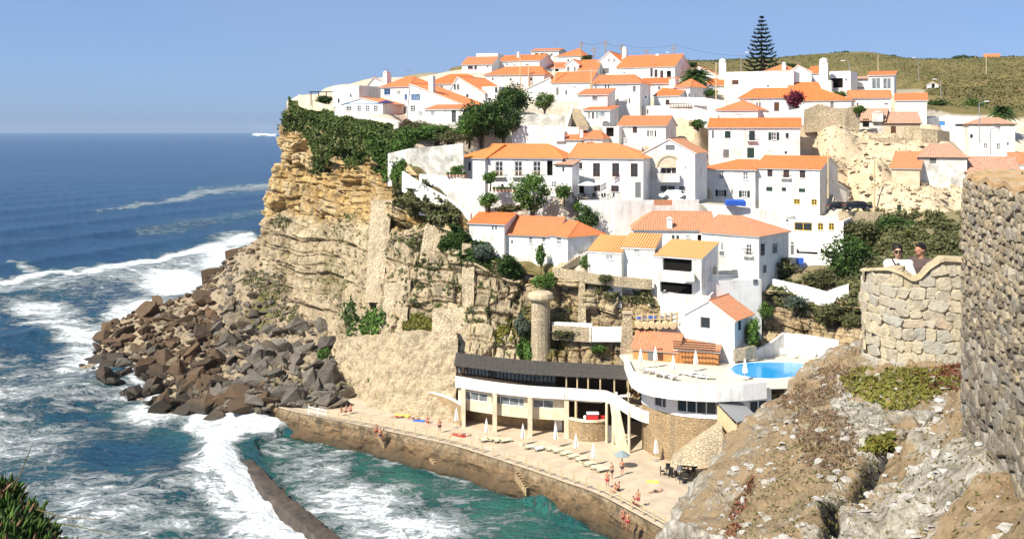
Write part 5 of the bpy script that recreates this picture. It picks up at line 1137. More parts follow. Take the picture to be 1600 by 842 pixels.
for k in range(11): m.box((a_.x + (b_.x - a_.x) * (k + .5) / 11, a_.y, a_.z - .5), (.13, .13, .86))
m.box(((a_.x + b_.x) / 2, a_.y + 1.2, a_.z - 2.6), (b_.x - a_.x, 2.6, 3.0)); m.build('balustrade', 'f_white', r_)
LBL = 'white block above the beige slope with long brown rail'
r_ = extra(LBL); m = MB(); a_, b_ = P(1046, 161, 179.6), P(1082, 163, 177)
for z_ in (0, -.75): m.box(((a_.x + b_.x) / 2, (a_.y + b_.y) / 2, (a_.z + b_.z) / 2 + z_), ((b_ - a_).length, .08, .12), math.atan2(b_.y - a_.y, b_.x - a_.x))
for k in range(14): q = a_.lerp(b_, (k + .5) / 14); m.box((q.x, q.y, q.z - .38), (.1, .06, .72))
m.build('railing', 'f_brown', r_)
LBL = 'white restaurant house with yellow windows and shaded veranda'
r_ = extra(LBL)
for px0, px1 in ((1244, 1278), (1282, 1314)):
    m = MB(); a_, b_ = P(px0, 387, 144), P(px1, 387, 143.2); z_ = a_.z
    m.hexa([(a_.x, a_.y - 1.6, z_ - .35), (b_.x, b_.y - 1.6, z_ - .35), (b_.x, b_.y - .05, z_ + .15), (a_.x, a_.y - .05, z_ + .15)], [(a_.x, a_.y - 1.6, z_ - .28), (b_.x, b_.y - 1.6, z_ - .28), (b_.x, b_.y - .05, z_ + .22), (a_.x, a_.y - .05, z_ + .22)]); m.build('awning', 'canvas_white', r_)
LBL = 'orange plank hut with slatted eaves beside the bar hut'
r_ = extra(LBL)
for k in range(4):
    m = MB(); a_, b_ = P(1052, 534 + k * 3.5, 122.4 - k * .35), P(1118, 536 + k * 3.5, 121 - k * .35); m.box(((a_ + b_) / 2), ((b_ - a_).length, .12, .12), math.atan2(b_.y - a_.y, b_.x - a_.x)); m.build('slat', 'wood_dark', r_)
for k in range(12):
    m = MB(); a_ = P(1058 + k * 5.3, 560, 122.9 - .12 * k); m.box((a_.x, a_.y - .03, a_.z), (.36, .05, 2.1)); m.build('plank', 'orange_wall', r_)
m = MB(); v = P(1036, 316.5, 146); m.box((v.x, v.y - .03, v.z), (2.6, .06, .8)); tag(m.build('brick_panel', 'tile_old', org=v), 'red-brown brick panel set in the tall white retaining wall', 'panel')
# steps
def stair(label, a_, b_, wd, n=8, mat='stone_tan', group='stone stairs between the houses'):
    a_, b_ = Vector(a_), Vector(b_); root = empty('stone_stairs', a_, label, 'stairs', group); d = (b_ - a_); rz = math.atan2(d.y, d.x); hl = Vector((d.x, d.y, 0)).length
    for k in range(n):
        p = a_ + d * ((k + .5) / n); m = MB(); m.box((p.x, p.y, p.z - .35 + d.z / n / 2), (hl / n + .01 * (k % 2), wd + .02 * (k % 2), .7 + abs(d.z) / n), rz); m.build('step', mat, root)
stair('stone stairs climbing beside the iron balcony house', P(1113, 421, 130.8), P(1102, 402, 134.5), 1.2, 8)
stair('stone steps beside the white ramp wall of the upper village', P(912, 198, 166), P(899, 172, 176), 1.6, 14)
stair('stepped path rising to the low white house', P(868, 422, 135.5), P(912, 394, 138), 1.4, 10)
e0 = Vector(qe[160]); n0 = Vector((qn[160][0], qn[160][1], 0))
stair('narrow steps cut into the quay below the railing', P(826, 765, 108.8), P(808, 738, 110.2), .7, 7, 'masonry_brown', 'steps cut into the quay')
stair('wet steps running down to the tidal pool', P(682, 724, 118.2), P(668, 704, 120.), .7, 6, 'masonry_brown', 'steps cut into the quay')
stair('dark steps where bathers climb from the water', P(604, 694, 123.2), P(594, 676, 124.2), .7, 6, 'masonry_brown', 'steps cut into the quay')
# ---------------------------------------------------------------- fallen boulders
def rockmesh(name, seed, mat, flat=1., n=16, bev=.05):
    r_ = random.Random(seed); bm = bmesh.new()
    for _ in range(n):
        v = Vector((r_.uniform(-1, 1), r_.uniform(-1, 1), r_.uniform(-1, 1)))
        m_ = max(abs(v.x), abs(v.y), abs(v.z)); v = v.lerp(v / m_, r_.choice((.35, .7, .9))); v = v.normalized() * min(v.length, 1.25); v.z *= flat; bm.verts.new(v)
    res = bmesh.ops.convex_hull(bm, input=bm.verts); bmesh.ops.delete(bm, geom=[g for g in res['geom_interior'] if isinstance(g, bmesh.types.BMVert)], context='VERTS')
    bmesh.ops.dissolve_limit(bm, angle_limit=R(12), verts=bm.verts, edges=bm.edges)
    bmesh.ops.bevel(bm, geom=bm.edges[:], offset=bev, segments=1, affect='EDGES', profile=.6)
    bmesh.ops.triangulate(bm, faces=bm.faces)
    bmesh.ops.subdivide_edges(bm, edges=[e_ for e_ in bm.edges if e_.calc_length() > .35], cuts=1, use_grid_fill=True)
    for v in bm.verts: v.co *= 1 + r_.uniform(-.07, .05)
    bmesh.ops.triangulate(bm, faces=bm.faces)
    me = bpy.data.meshes.new(name); bm.to_mesh(me); bm.free(); me.materials.append(MATS[mat]); return me
BM = {c: [rockmesh('boulder', 10 * i + k, 'boulder_' + c, (.55, .8, .95)[i % 3], 11 + i % 7) for i in range(8)] for k, c in enumerate(('grey', 'brown', 'tan'))}
rr = random.Random(4); placed = []
gv = SCV.reshape(-1, 3); gpx, gpy = proj(gv); idx = list(range(len(gv))); rr.shuffle(idx)
BLAB = {'grey': 'grey angular boulder in the rockfall at the cliff foot', 'brown': 'dark brown wave-washed boulder at the tip of the rockfall', 'tan': 'pale tan boulder lying on the scree slope'}
BGR = {'grey': 'grey boulders of the rockfall', 'brown': 'brown boulders at the waterline', 'tan': 'tan boulders on the scree'}
def put(me, loc, sc_, rot, nm='boulder'):
    o = bpy.data.objects.new(nm, me); C.objects.link(o); o.location = loc; o.scale = sc_; o.rotation_euler = rot; return o
cnt = {'grey': 0, 'brown': 0, 'tan': 0}
for pas, (rmin, rmax, want) in enumerate(((1.35, 2.3, 90), (.8, 1.35, 140), (.5, .8, 60))):
    got = 0
    for i in idx:
        if got >= want: break
        px, py = gpx[i], gpy[i]
        if gv[i][2] < 1.2 or px > 545: continue
        up_ = (py < 515 and px > 400) or (py < 450)
        # dense near the front and the tip, sparse on the mossy upper slope
        f_ = ss(560, 380, px) * .5 + ss(480, 600, py)
        if up_ and pas < 2: continue
        if rr.random() > .25 + f_: continue
        r_ = rr.uniform(rmin, rmax)
        if any((gv[i][0] - q[0]) ** 2 + (gv[i][1] - q[1]) ** 2 < ((r_ + q[3]) * .44) ** 2 for q in placed): continue
        z_ = gv[i][2] + r_ * .25; placed.append((gv[i][0], gv[i][1], z_, r_))
        k = 'brown' if (px < 345 or gv[i][2] < 4.6 + 2 * (rr.random() - .5) and px < 430) and rr.random() < .85 else ('tan' if rr.random() < (.6 if py < 545 else .25) else 'grey')
        o = put(rr.choice(BM[k]), (gv[i][0], gv[i][1], z_), (r_ * rr.uniform(.8, 1.25), r_ * rr.uniform(.7, 1.1), r_ * rr.uniform(.7, 1.05)), (rr.uniform(-.7, .7), rr.uniform(-.7, .7), rr.uniform(0, 6.28)))
        sz_ = 'large' if r_ > 1.7 else ('mid-sized' if r_ > 1. else 'small')
        zn_ = 'at the seaward tip of the rockfall' if px < 260 else ('beside the start of the platform' if px > 430 and py > 570 else ('along the surf edge of the rockfall' if gv[i][2] < 4.5 else ('high on the scree slope' if py < 500 else 'in the middle of the rockfall')))
        tag(o, f"{sz_} {dict(grey='grey angular', brown='dark brown wet', tan='pale tan')[k]} boulder {zn_}", 'boulder', BGR[k]); got += 1; cnt[k] += 1
for lb, px, py, sc_, k in [('large flat brown slab jutting out furthest into the surf', 180, 538, (2.6, 2.0, 1.5), 'brown'), ('peaked brown boulder crowning the tip of the rockfall', 230, 492, (2.2, 1.8, 1.9), 'brown'),
                        ('tall tilted grey slab in the middle of the rockfall', 335, 520, (1.6, 1.3, 2.6), 'grey'), ('big rounded grey boulder beside the white railing', 500, 622, (2.6, 1.7, 1.3), 'grey'), ('wide grey boulder above the start of the quay', 440, 622, (2.0, 1.6, 1.3), 'grey'),
                        ('low flat boulder at the end of the platform', 520, 638, (2.4, 1.4, .7), 'tan')]:
    i = int(np.argmin((gpx - px) ** 2 + (gpy - py) ** 2)); v = gv[i]
    tag(put(BM[k][hash(lb[:3]) % 1 + len(lb) % 8], (v[0], v[1], v[2] + sc_[2] * .3), sc_, (.15, -.2, .4)), lb, 'boulder')
for lb, px, py, Y_, sc_ in [('round grey boulder on the bare slope below the ruins', 1440, 288, 153, 1.0), ('smaller boulder on the bare slope', 1476, 297, 152, .6)]:
    v = P(px, py, Y_); tag(put(BM['tan'][3], v, (sc_, sc_, sc_ * .9), (0, 0, 1)), lb, 'boulder')
# two concrete remains at the back of the slope
for lb, q, w_, h_ in [('rusty brown concrete block at the back of the slope', (366, 410, 203), 3.2, 3.0), ('tilted brown concrete slab above the surf', (333, 440, 197), 4.2, 2.8)]:
    v = P(*q); m = MB(); m.hexa([v + Vector((-w_ / 2, 0, -1)), v + Vector((w_ / 2, -.6, -1)), v + Vector((w_ / 2, 1.5, -1)), v + Vector((-w_ / 2, 2, -1))], [v + Vector((-w_ / 2 - .3, 0, h_ * .75)), v + Vector((w_ / 2, -.6, h_)), v + Vector((w_ / 2 - .2, 1.5, h_)), v + Vector((-w_ / 2 + .2, 2, h_ * .8))])
    tag(m.build('concrete_block', 'boulder_brown', org=v), lb, 'block')
# rubble scatter too small to count
vs_, fs_ = [], []; base = [np.array([v.co for v in me.vertices]) for me in BM['grey'][:4]]; bf = [np.array([p.vertices[:] for p in me.polygons]) for me in BM['grey'][:4]]; o_ = 0
for i in idx[:16000]:
    if gpx[i] > 560 or gv[i][2] < 2: continue
    k = rr.randrange(4); s_ = rr.uniform(.14, .62); a_ = rr.uniform(0, 6.28); c_, n_ = math.cos(a_), math.sin(a_)
    b_ = base[k] * s_; b_ = np.stack([b_[:, 0] * c_ - b_[:, 1] * n_, b_[:, 0] * n_ + b_[:, 1] * c_, b_[:, 2]], 1) + gv[i] + np.array([0, 0, .05])
    vs_.append(b_); fs_.append(bf[k] + o_); o_ += len(b_)
    if o_ > 150000: break
o = npobj('rubble', np.concatenate(vs_), np.concatenate(fs_), 'boulder_tan', smooth=False); tag(o, 'small broken stones strewn over the scree slope', 'rubble', kind='stuff')
for mt_, lb_, cond in (('boulder_grey', 'grey broken rock packed between the boulders', lambda i: gpx[i] > 300), ('boulder_brown', 'dark wet broken rock packed between the brown boulders', lambda i: gpx[i] < 340)):
    vs_, fs_, o_, n_ = [], [], 0, 0
    for i in idx[16000:]:
        if n_ > 620: break
        if gpx[i] > 545 or gv[i][2] < 1.4 or (gpy[i] < 470 and gpx[i] > 370) or not cond(i): continue
        k = rr.randrange(4); s_ = rr.uniform(.35, .85); a_ = rr.uniform(0, 6.28); c_, q_ = math.cos(a_), math.sin(a_); t_ = rr.uniform(-.6, .6); b_ = base[k] * s_ * np.array([1.1, .9, .8])
        b_ = np.stack([b_[:, 0], b_[:, 1] * math.cos(t_) - b_[:, 2] * math.sin(t_), b_[:, 1] * math.sin(t_) + b_[:, 2] * math.cos(t_)], 1)
        b_ = np.stack([b_[:, 0] * c_ - b_[:, 1] * q_, b_[:, 0] * q_ + b_[:, 1] * c_, b_[:, 2]], 1) + gv[i] + np.array([0, 0, .12]); vs_.append(b_); fs_.append(bf[k] + o_); o_ += len(b_); n_ += 1
    tag(npobj('rubble', np.concatenate(vs_), np.concatenate(fs_), mt_, smooth=False), lb_, 'rubble', kind='stuff')
# ---------------------------------------------------------------- vegetation
def leafquads(Pn, nrm, size, r_, aspect=1.6, tilt=.9):
    """leaf-sized quads at points Pn, loosely facing nrm -> verts, faces"""
    n = len(Pn); d = nrm + r_.normal(0, tilt, (n, 3)); d /= np.linalg.norm(d, axis=1)[:, None] + 1e-9
    a_ = np.cross(d, r_.normal(0, 1, (n, 3))); a_ /= np.linalg.norm(a_, axis=1)[:, None] + 1e-9; b_ = np.cross(d, a_)
    s = (size * r_.uniform(.6, 1.4, n))[:, None]; a_ = a_ * s * aspect * .5; b_ = b_ * s * .5
    V = np.stack([Pn - a_, Pn - b_ * .9 + a_ * .1, Pn + a_, Pn + b_ * .9 + a_ * .1], 1).reshape(-1, 3)
    return V, np.arange(n * 4).reshape(n, 4)
_cl = {}
def cloud(var, mat, n=1500, size=.13):
    k = (var, mat, n)
    if k in _cl: return _cl[k]
    r_ = np.random.default_rng(100 + var); m_ = 34
    c = r_.normal(0, 1, (m_, 3)); c /= np.linalg.norm(c, axis=1)[:, None]; c *= r_.uniform(.4, .78, (m_, 1)) * np.where(c[:, 2:] < -.3, .85, 1); rad = r_.uniform(.26, .46, m_)
    w_ = r_.integers(0, m_, n); d = r_.normal(0, 1, (n, 3)); d /= np.linalg.norm(d, axis=1)[:, None]
    pts = c[w_] + d * (rad[w_] * r_.uniform(.45, 1.05, n) )[:, None]
    V, Fc = leafquads(pts, d, np.full(n, size), r_); _cl[k] = npmesh('crown', V, Fc, mat, smooth=False); return _cl[k]
def bush(label, px, py, Y, rx, ry, mat='leaf', var=0, name='bush', cat='bush', group=None, trunk=None, n=1500, size=.13, depth=None):
    c = P(px, py, Y); a_, b_ = rx / F * Y * 1.12, ry / F * Y * 1.1; root = empty(name, (c.x, c.y, c.z - b_ - (trunk or 0)), label, cat, group)
    o = bpy.data.objects.new('crown', cloud(var, mat, n, size)); C.objects.link(o); o.parent = root; o.location = (0, 0, b_ + (trunk or 0)); o.scale = (a_, depth or (a_ + b_) / 2, b_); o.rotation_euler = (0, 0, 0)
    m = MB(); t_ = max(.08, a_ * .09); h_ = b_ * .9 + (trunk or 0); ro = Vector((c.x, c.y, c.z - b_ - (trunk or 0)))
    m.tube(ro + Vector((0, 0, -.4)), ro + Vector((.1 * a_, 0, h_)), t_, t_ * .6)
    for k in range(5):
        an = k * 1.26 + var; m.tube(ro + Vector((.06 * a_, 0, h_ * .55)), ro + Vector((math.cos(an) * a_ * .6, math.sin(an) * a_ * .5, h_ + b_ * .35)), t_ * .5, t_ * .2, 6)
    m.build('trunk', 'trunk', root); return root
BT = 'trees and bushes of the village'; BS = 'shrubs on the cliff and rocks'
for i, q in enumerate([
 ('big dark tree beside the arched-door wing', 752, 188, 168, 36, 34, 'leaf_dark', 'tree', BT, .3, 4200, .075),
 ('dark tree left half of the clump below the slit-window gable', 733, 200, 165, 21, 24, 'leaf', 'tree', BT, .3, 3000, .085),
 ('tall dark tree at the back of the clump', 804, 157, 178, 30, 26, 'leaf_dark', 'tree', BT, .5, 3800, .08),
 ('dark tree at the near end of the clump', 786, 188, 168, 28, 32, 'leaf_dark', 'tree', BT, .3, 3800, .08),
 ('umbrella-shaped tree with bare trunk beside the garden wall', 850, 157, 181, 20, 14, 'leaf', 'tree', BT, 2.6, 2200, .085),
 ('round bright green tree in front of the wooden balconies', 831, 303, 146.5, 33, 29, 'leaf', 'tree', BT, .8, 3400, .075),
 ('small green tree beside the hipped wing', 766, 278, 150, 13, 11, 'leaf', 'tree', BT, .5, 1200, .13),
 ('olive bush under the flowerpot terrace', 764, 314, 147, 17, 14, 'leaf', 'bush', BT, 0, 1600, .11),
 ('green bush beside the little tower porch', 881, 300, 146.6, 15, 14, 'leaf', 'bush', BT, .3, 1500, .12),
 ('dark ivy-covered bush against the tall retaining wall', 918, 343, 145, 18, 22, 'leaf_dark', 'bush', BT, 0, 1900, .1),
 ('low brown hedge behind the low orange-roofed house', 795, 326, 147, 26, 7, 'leaf_olive', 'hedge', BT, 0, 1500, .12),
 ('small pointed tree at the corner of the cliff path', 845, 400, 138, 9, 17, 'leaf', 'tree', BT, .5, 1300, .13),
 ('bright green shrub hanging over the round pier', 853, 440, 136, 22, 15, 'leaf', 'shrub', BS, 0, 1900, .1),
 ('dark shrub on the cliff edge below the low house', 793, 413, 139, 19, 17, 'leaf_dark', 'shrub', BS, 0, 1700, .11),
 ('grey-green shrub draping the cliff edge', 757, 393, 140.5, 20, 14, 'leaf_grey', 'shrub', BS, 0, 1700, .11),
 ('green bush beside the stepped path', 917, 411, 134.6, 12, 12, 'leaf', 'bush', BT, 0, 1200, .13),
 ('small bush below the striped-roof house', 945, 434, 131.6, 14, 6, 'leaf_olive', 'bush', BT, 0, 900, .14),
 ('olive bush beside the iron balcony', 1222, 421, 138, 30, 17, 'leaf_olive', 'bush', BT, 0, 2000, .1),
 ('grey-green bush between the white walls', 1280, 436, 135.5, 26, 17, 'leaf_olive', 'bush', BT, 0, 1900, .1),
 ('large dark bush beside the restaurant terrace', 1328, 405, 136, 40, 40, 'leaf_dark', 'bush', BT, .5, 3400, .075),
 ('bushy slope shrub under the road wall', 1345, 362, 143, 32, 20, 'leaf_olive', 'bush', BT, 0, 2200, .1),
 ('wide dark shrub under the road', 1400, 355, 143, 42, 17, 'leaf_dark', 'bush', BT, 0, 2400, .09),
 ('brownish shrub nearest the rough wall', 1475, 358, 141, 42, 22, 'leaf_olive', 'bush', BT, 0, 2400, .09),
 ('shrub behind the couple on the lookout', 1480, 395, 136, 42, 25, 'leaf_olive', 'bush', BT, 0, 2200, .09),
 ('tall green creeper against the pool house side', 1176, 522, 124.4, 12, 26, 'leaf', 'bush', BT, 0, 1700, .11),
 ('shrub on the pale rock above the pool wall', 1300, 487, 129, 30, 14, 'leaf_olive', 'shrub', BS, 0, 1700, .11),
 ('grey shrub on the rock below the curving wall', 1245, 471, 131, 22, 10, 'leaf_grey', 'shrub', BS, 0, 1500, .12),
 ('green shrub on the pale rock beside the pool house', 1195, 485, 131, 13, 14, 'leaf', 'shrub', BS, 0, 1300, .12),
 ('olive tuft at the end of the pool wall', 1330, 500, 127, 20, 12, 'leaf_olive', 'shrub', BS, 0, 1300, .12),
 ('small bush on the beige rock below the long rail', 1091, 194, 172, 15, 7, 'leaf', 'bush', BT, 0, 1000, .14),
 ('clipped hedge beneath the village palm', 1097, 147, 196, 31, 7, 'leaf', 'hedge', BT, 0, 1900, .1),
 ('magenta bougainvillea beside the green-door house', 1243, 156, 176, 17, 15, 'leaf_magenta', 'bush', BT, 0, 1700, .11),
 ('round dark bush beside the garden house', 1467, 165, 212, 19, 12, 'leaf_dark', 'bush', BT, 0, 1500, .12),
 ('green mound bush on the hill path', 1522, 164, 222, 17, 10, 'leaf', 'bush', BT, 0, 1300, .13),
 ('climbing plant covering the dark pergola', 506, 156, 193, 17, 7, 'leaf_dark', 'bush', BT, 0, 1200, .13),
 ('dark tree on the skyline beside the shuttered house', 853, 91, 256, 9, 7, 'leaf_dark', 'tree', BT, 1., 900, .15),
 ('small dark tree among the utility poles', 917, 92, 240, 10, 6, 'leaf_dark', 'tree', BT, 1., 900, .15),
 ('spreading bush above the weathered white wall', 682, 209, 161, 46, 15, 'leaf', 'bush', BT, 0, 3400, .08),
 ('grey-brown bush at the foot of the garden wall', 655, 200, 165, 26, 12, 'leaf_olive', 'bush', BT, 0, 2200, .09),
 ('brown-tipped bush between the dark trees and the weathered wall', 705, 216, 158, 24, 12, 'leaf_olive', 'bush', BT, 0, 2200, .09),
 ('bush tumbling over the corner of the weathered wall', 634, 218, 158.5, 24, 22, 'leaf', 'bush', BT, 0, 2200, .09),
 ('dry brown bush by the terrace wall', 636, 197, 167, 15, 10, 'leaf_brown', 'bush', BT, 0, 1200, .13),
 ('potted greenery on the flowerpot terrace', 715, 266, 150.6, 12, 8, 'leaf', 'bush', BT, 0, 900, .15),
 ('dark tree beside the tall white retaining wall steps', 905, 322, 147, 12, 10, 'leaf', 'bush', BT, 0, 1100, .13),
 ('shrub spilling over the ledge above the dark roof', 886, 521, 132, 26, 8, 'leaf_olive', 'shrub', BS, 0, 1500, .12),
 ('blue-green shrub in the cliff beside the round pier', 816, 508, 133.4, 13, 18, 'leaf_grey', 'shrub', BS, 0, 1500, .12),
 ('shrub beside the white ledge parapet', 935, 545, 130.5, 15, 7, 'leaf', 'shrub', BS, 0, 1000, .14),
 ('green tuft below the masonry wall at the platform', 580, 594, 139, 6, 5, 'leaf', 'shrub', BS, 0, 700, .17),
 ('shrub at the foot of the cliff beside the rockfall', 506, 556, 152, 12, 14, 'leaf', 'shrub', BS, 0, 1200, .13),
 ('hillside shrub under the white ruin', 1343, 172, 174, 14, 7, 'leaf', 'bush', BT, 0, 1000, .14),
 ('green bush beside the glazed sunroom', 1313, 148, 186, 14, 6, 'leaf', 'bush', BT, 0, 1000, .14)]):
    lb, px, py, Y, rx, ry, mt, nm, gr, tr, n_, sz = q
    bush(lb, px, py, Y, rx, ry, mt, i % 6, {'tree': 'tree', 'bush': 'bush', 'shrub': 'shrub', 'hedge': 'hedge'}[nm], nm, gr, tr, n_, sz)
for k, (px, py, Y, rx, ry) in enumerate([(1310,90,420,24,10),(1288,96,415,16,8),(1345,97,410,14,8),(1398,92,425,9,6),(1420,98,400,14,6),(1268,100,400,20,7),(1500,92,430,14,6),(1520,93,440,12,6),(1578,93,430,12,6),(1475,100,410,16,5),(1230,104,380,16,6),(1120,100,400,20,5),(1075,102,390,16,5),(1180,98,420,22,6),(1600,97,420,14,6)]):
    bush('dark rounded tree on the skyline of the scrub hill', px, py, Y, rx, ry, 'leaf_dark', k % 6, 'tree', 'tree', 'trees on the skyline hill', .5, 1100, .14)
def scatter(name, label, V, poly, n, size, mat, lift=.1, thick=.25, kind='stuff', cat='plants', seed=1, face=True, aspect=1.6, drop=0., tilt=.9, thr=.38):
    px, py = proj(V); cells = inpoly(px, py, poly); N_ = normals(V); cam_ = np.array([0, 0, CZ]) - V
    dt = (N_ * cam_).sum(-1); N_ = np.where((dt < 0)[..., None], -N_, N_) if face else N_
    ii = np.argwhere(cells[:-1, :-1])
    if len(ii) == 0: print('EMPTY', label); return
    A_ = V[:-1, :-1][tuple(ii.T)]; B_ = V[1:, :-1][tuple(ii.T)]; D_ = V[:-1, 1:][tuple(ii.T)]; ar = np.linalg.norm(np.cross(B_ - A_, D_ - A_), axis=1); ar /= ar.sum()
    r_ = np.random.default_rng(seed); m_ = max(8, n // 45); c = r_.choice(len(ii), m_, p=ar); s = c[r_.integers(0, m_, n)] if False else r_.choice(len(ii), n, p=ar)
    u, v = r_.random((2, n, 1)); p = A_[s] + (B_[s] - A_[s]) * u + (D_[s] - A_[s]) * v; nn = N_[:-1, :-1][tuple(ii.T)][s]
    clump = fbm(p[:, 0] / thick * .35, p[:, 1] / thick * .35, p[:, 2] / thick * .35, 3); keep = clump > thr
    p = p + nn * (lift + thick * np.clip((clump - .4) * 3, 0, 1.2) * r_.random(n))[:, None]; p[:, 2] -= drop * r_.random(n)
    Vv, Fc = leafquads(p[keep], nn[keep] + np.array([0, 0, .4]), np.full(keep.sum(), size), r_, aspect, tilt)
    return tag(npobj(name, Vv, Fc, mat, smooth=False), label, cat, kind=kind)
CVs = CV2
scatter('hanging_vegetation', 'dark green creeping plants draped over the cliff top', CVs, [(441,186),(452,168),(510,180),(560,188),(614,204),(620,240),(600,276),(588,268),(578,240),(560,262),(545,262),(532,240),(516,246),(500,272),(486,272),(490,240),(478,215),(462,203),(445,208)], 64000, .3, 'leaf_drape', .15, 1.3, cat='plants', seed=3, thr=.22)
scatter('hanging_vegetation', 'lighter green creepers hanging beside the weathered wall', CVs, [(570,205),(620,210),(640,245),(625,285),(600,276),(578,235)], 20000, .28, 'leaf', .2, .9, seed=4, thr=.24)
scatter('hanging_vegetation', 'olive scrub on the cliff edge below the white terrace wall', CVs, [(612,285),(650,278),(690,305),(720,325),(716,350),(690,348),(640,338),(622,312)], 12000, .34, 'leaf_olive', .1, .7, seed=5, thr=.3)
scatter('hanging_vegetation', 'dark scrub along the cliff edge under the low orange roofs', CVs, [(684,386),(715,350),(735,372),(775,388),(808,398),(815,432),(780,426),(740,408),(700,394)], 12000, .34, 'leaf_dark', .1, .8, seed=6, thr=.3)
scatter('hanging_vegetation', 'dark green tongue of plants hanging beside the stubby buttress', CVs, [(538,484),(550,462),(556,490),(550,526),(543,524)], 1800, .34, 'leaf_dark', .3, .5, seed=7)
scatter('hanging_vegetation', 'broad green curtain of plants below the tall buttress', CVs, [(562,498),(582,482),(600,482),(604,502),(584,528),(562,528)], 2600, .34, 'leaf', .3, .6, seed=8)
scatter('moss_patch', 'mustard moss along the ledge of the cliff', CVs, [(622,498),(650,488),(692,504),(686,518),(630,512)], 2600, .3, 'leaf_lime', .1, .3, seed=9)
scatter('moss_patch', 'mustard plant patch left of the round pier', CVs, [(768,522),(792,496),(806,518),(796,540),(780,534)], 1800, .3, 'leaf_lime', .1, .3, seed=10)
scatter('moss_patch', 'olive plants in the gully beside the square masonry block', CVs, [(634,378),(655,366),(668,384),(664,410),(650,420),(652,392)], 1800, .3, 'leaf_olive', .1, .4, seed=11)
scatter('moss_patch', 'yellow-green tuft on the grey cliff corner', CVs, [(424,345),(440,335),(458,344),(450,356),(430,356)], 1200, .32, 'leaf_olive', .1, .3, seed=12)
scatter('moss_patch', 'green trailing plants beside the dark restaurant roof', CVs, [(806,548),(822,500),(832,548),(826,562),(812,560)], 1500, .3, 'leaf', .1, .4, seed=13)
scatter('moss_patch', 'plants over the rock behind the stone chimney tower', CVs, [(930,440),(1040,452),(1040,476),(985,470),(930,462)], 3000, .3, 'leaf_olive', .1, .4, seed=14)
scatter('moss_patch', 'plants on the pale rock beside the curving white wall', CVs, [(1196,458),(1340,466),(1340,512),(1290,506),(1200,470)], 3800, .3, 'leaf_olive', .1, .4, seed=15)
scatter('moss_patch', 'olive plants growing on the scree slope', SCV, [(380,420),(470,430),(475,500),(430,500),(400,450),(370,440)], 2600, .3, 'leaf_olive', .05, .3, seed=16)
TV = np.stack([TX, TY, TZ], -1)
scatter('moss_patch', 'olive growth spread down the middle of the cliff', CVs, [(600,330),(700,345),(790,430),(900,470),(890,560),(740,500),(640,520),(590,440)], 16000, .28, 'leaf_olive', .02, .3, seed=41, thr=.6)
scatter('moss_patch', 'greenish plants in the cracks of the cliff', CVs, [(520,330),(640,330),(760,430),(850,450),(860,560),(640,540),(560,560),(500,440)], 14000, .26, 'leaf_drape', .02, .3, seed=42, thr=.62)
scatter('scrub', 'low scrub and dry grass covering the hill behind the village', TV, [(1055,90),(1730,80),(1730,190),(1500,175),(1440,140),(1330,128),(1060,128)], 90000, .42, 'scrub', .02, .5, seed=17, aspect=1.3, thr=.2)
scatter('scrub', 'dry brown grass in the hillside meadow', TV, [(1400,105),(1730,100),(1730,170),(1560,172),(1450,150)], 70000, .4, 'grass_dry', .02, .35, seed=18, aspect=1.3, thr=.2)
scatter('scrub', 'green scrub covering the slope below the road wall', TV, [(1312,338),(1515,334),(1515,470),(1300,470),(1205,462),(1200,440),(1290,445),(1318,410)], 16000, .36, 'leaf_olive', .1, .7, seed=19)
scatter('scrub', 'thin weeds on the bare slope below the ruins', TV, [(1258,180),(1345,172),(1440,210),(1512,260),(1512,330),(1325,330),(1290,260)], 1500, .2, 'grass_dry', .05, .2, seed=20)
vs_, fs_, o_ = [], [], 0; px_, py_ = proj(TV); ok = np.argwhere(inpoly(px_, py_, [(1256,190),(1345,178),(1440,215),(1512,262),(1512,328),(1325,328),(1290,262)])); rq = random.Random(5)
for k in range(1300):
    i, j = ok[rq.randrange(len(ok))]; q = rq.randrange(4); s_ = rq.choice((.08, .12, .18, .3, .5)); a_ = rq.uniform(0, 6.28); c_, n_ = math.cos(a_), math.sin(a_); b_ = base[q] * s_
    b_ = np.stack([b_[:, 0] * c_ - b_[:, 1] * n_, b_[:, 0] * n_ + b_[:, 1] * c_, b_[:, 2] * .8], 1) + TV[i, j] + np.array([rq.uniform(-1, 1), rq.uniform(-.5, .5), 0]); vs_.append(b_); fs_.append(bf[q] + o_); o_ += len(b_)
tag(npobj('rubble', np.concatenate(vs_), np.concatenate(fs_), 'stone_tan', smooth=False), 'rubble and broken stones on the bare slope below the ruins', 'rubble', kind='stuff')
scatter('hanging_vegetation', 'green plants along the foot of the cliff-top terrace wall', TV, [(448,158),(470,160),(525,178),(600,194),(645,200),(650,222),(612,232),(560,205),(500,192),(452,182)], 14000, .3, 'leaf_drape', .1, .8, seed=31, thr=.2, face=False)
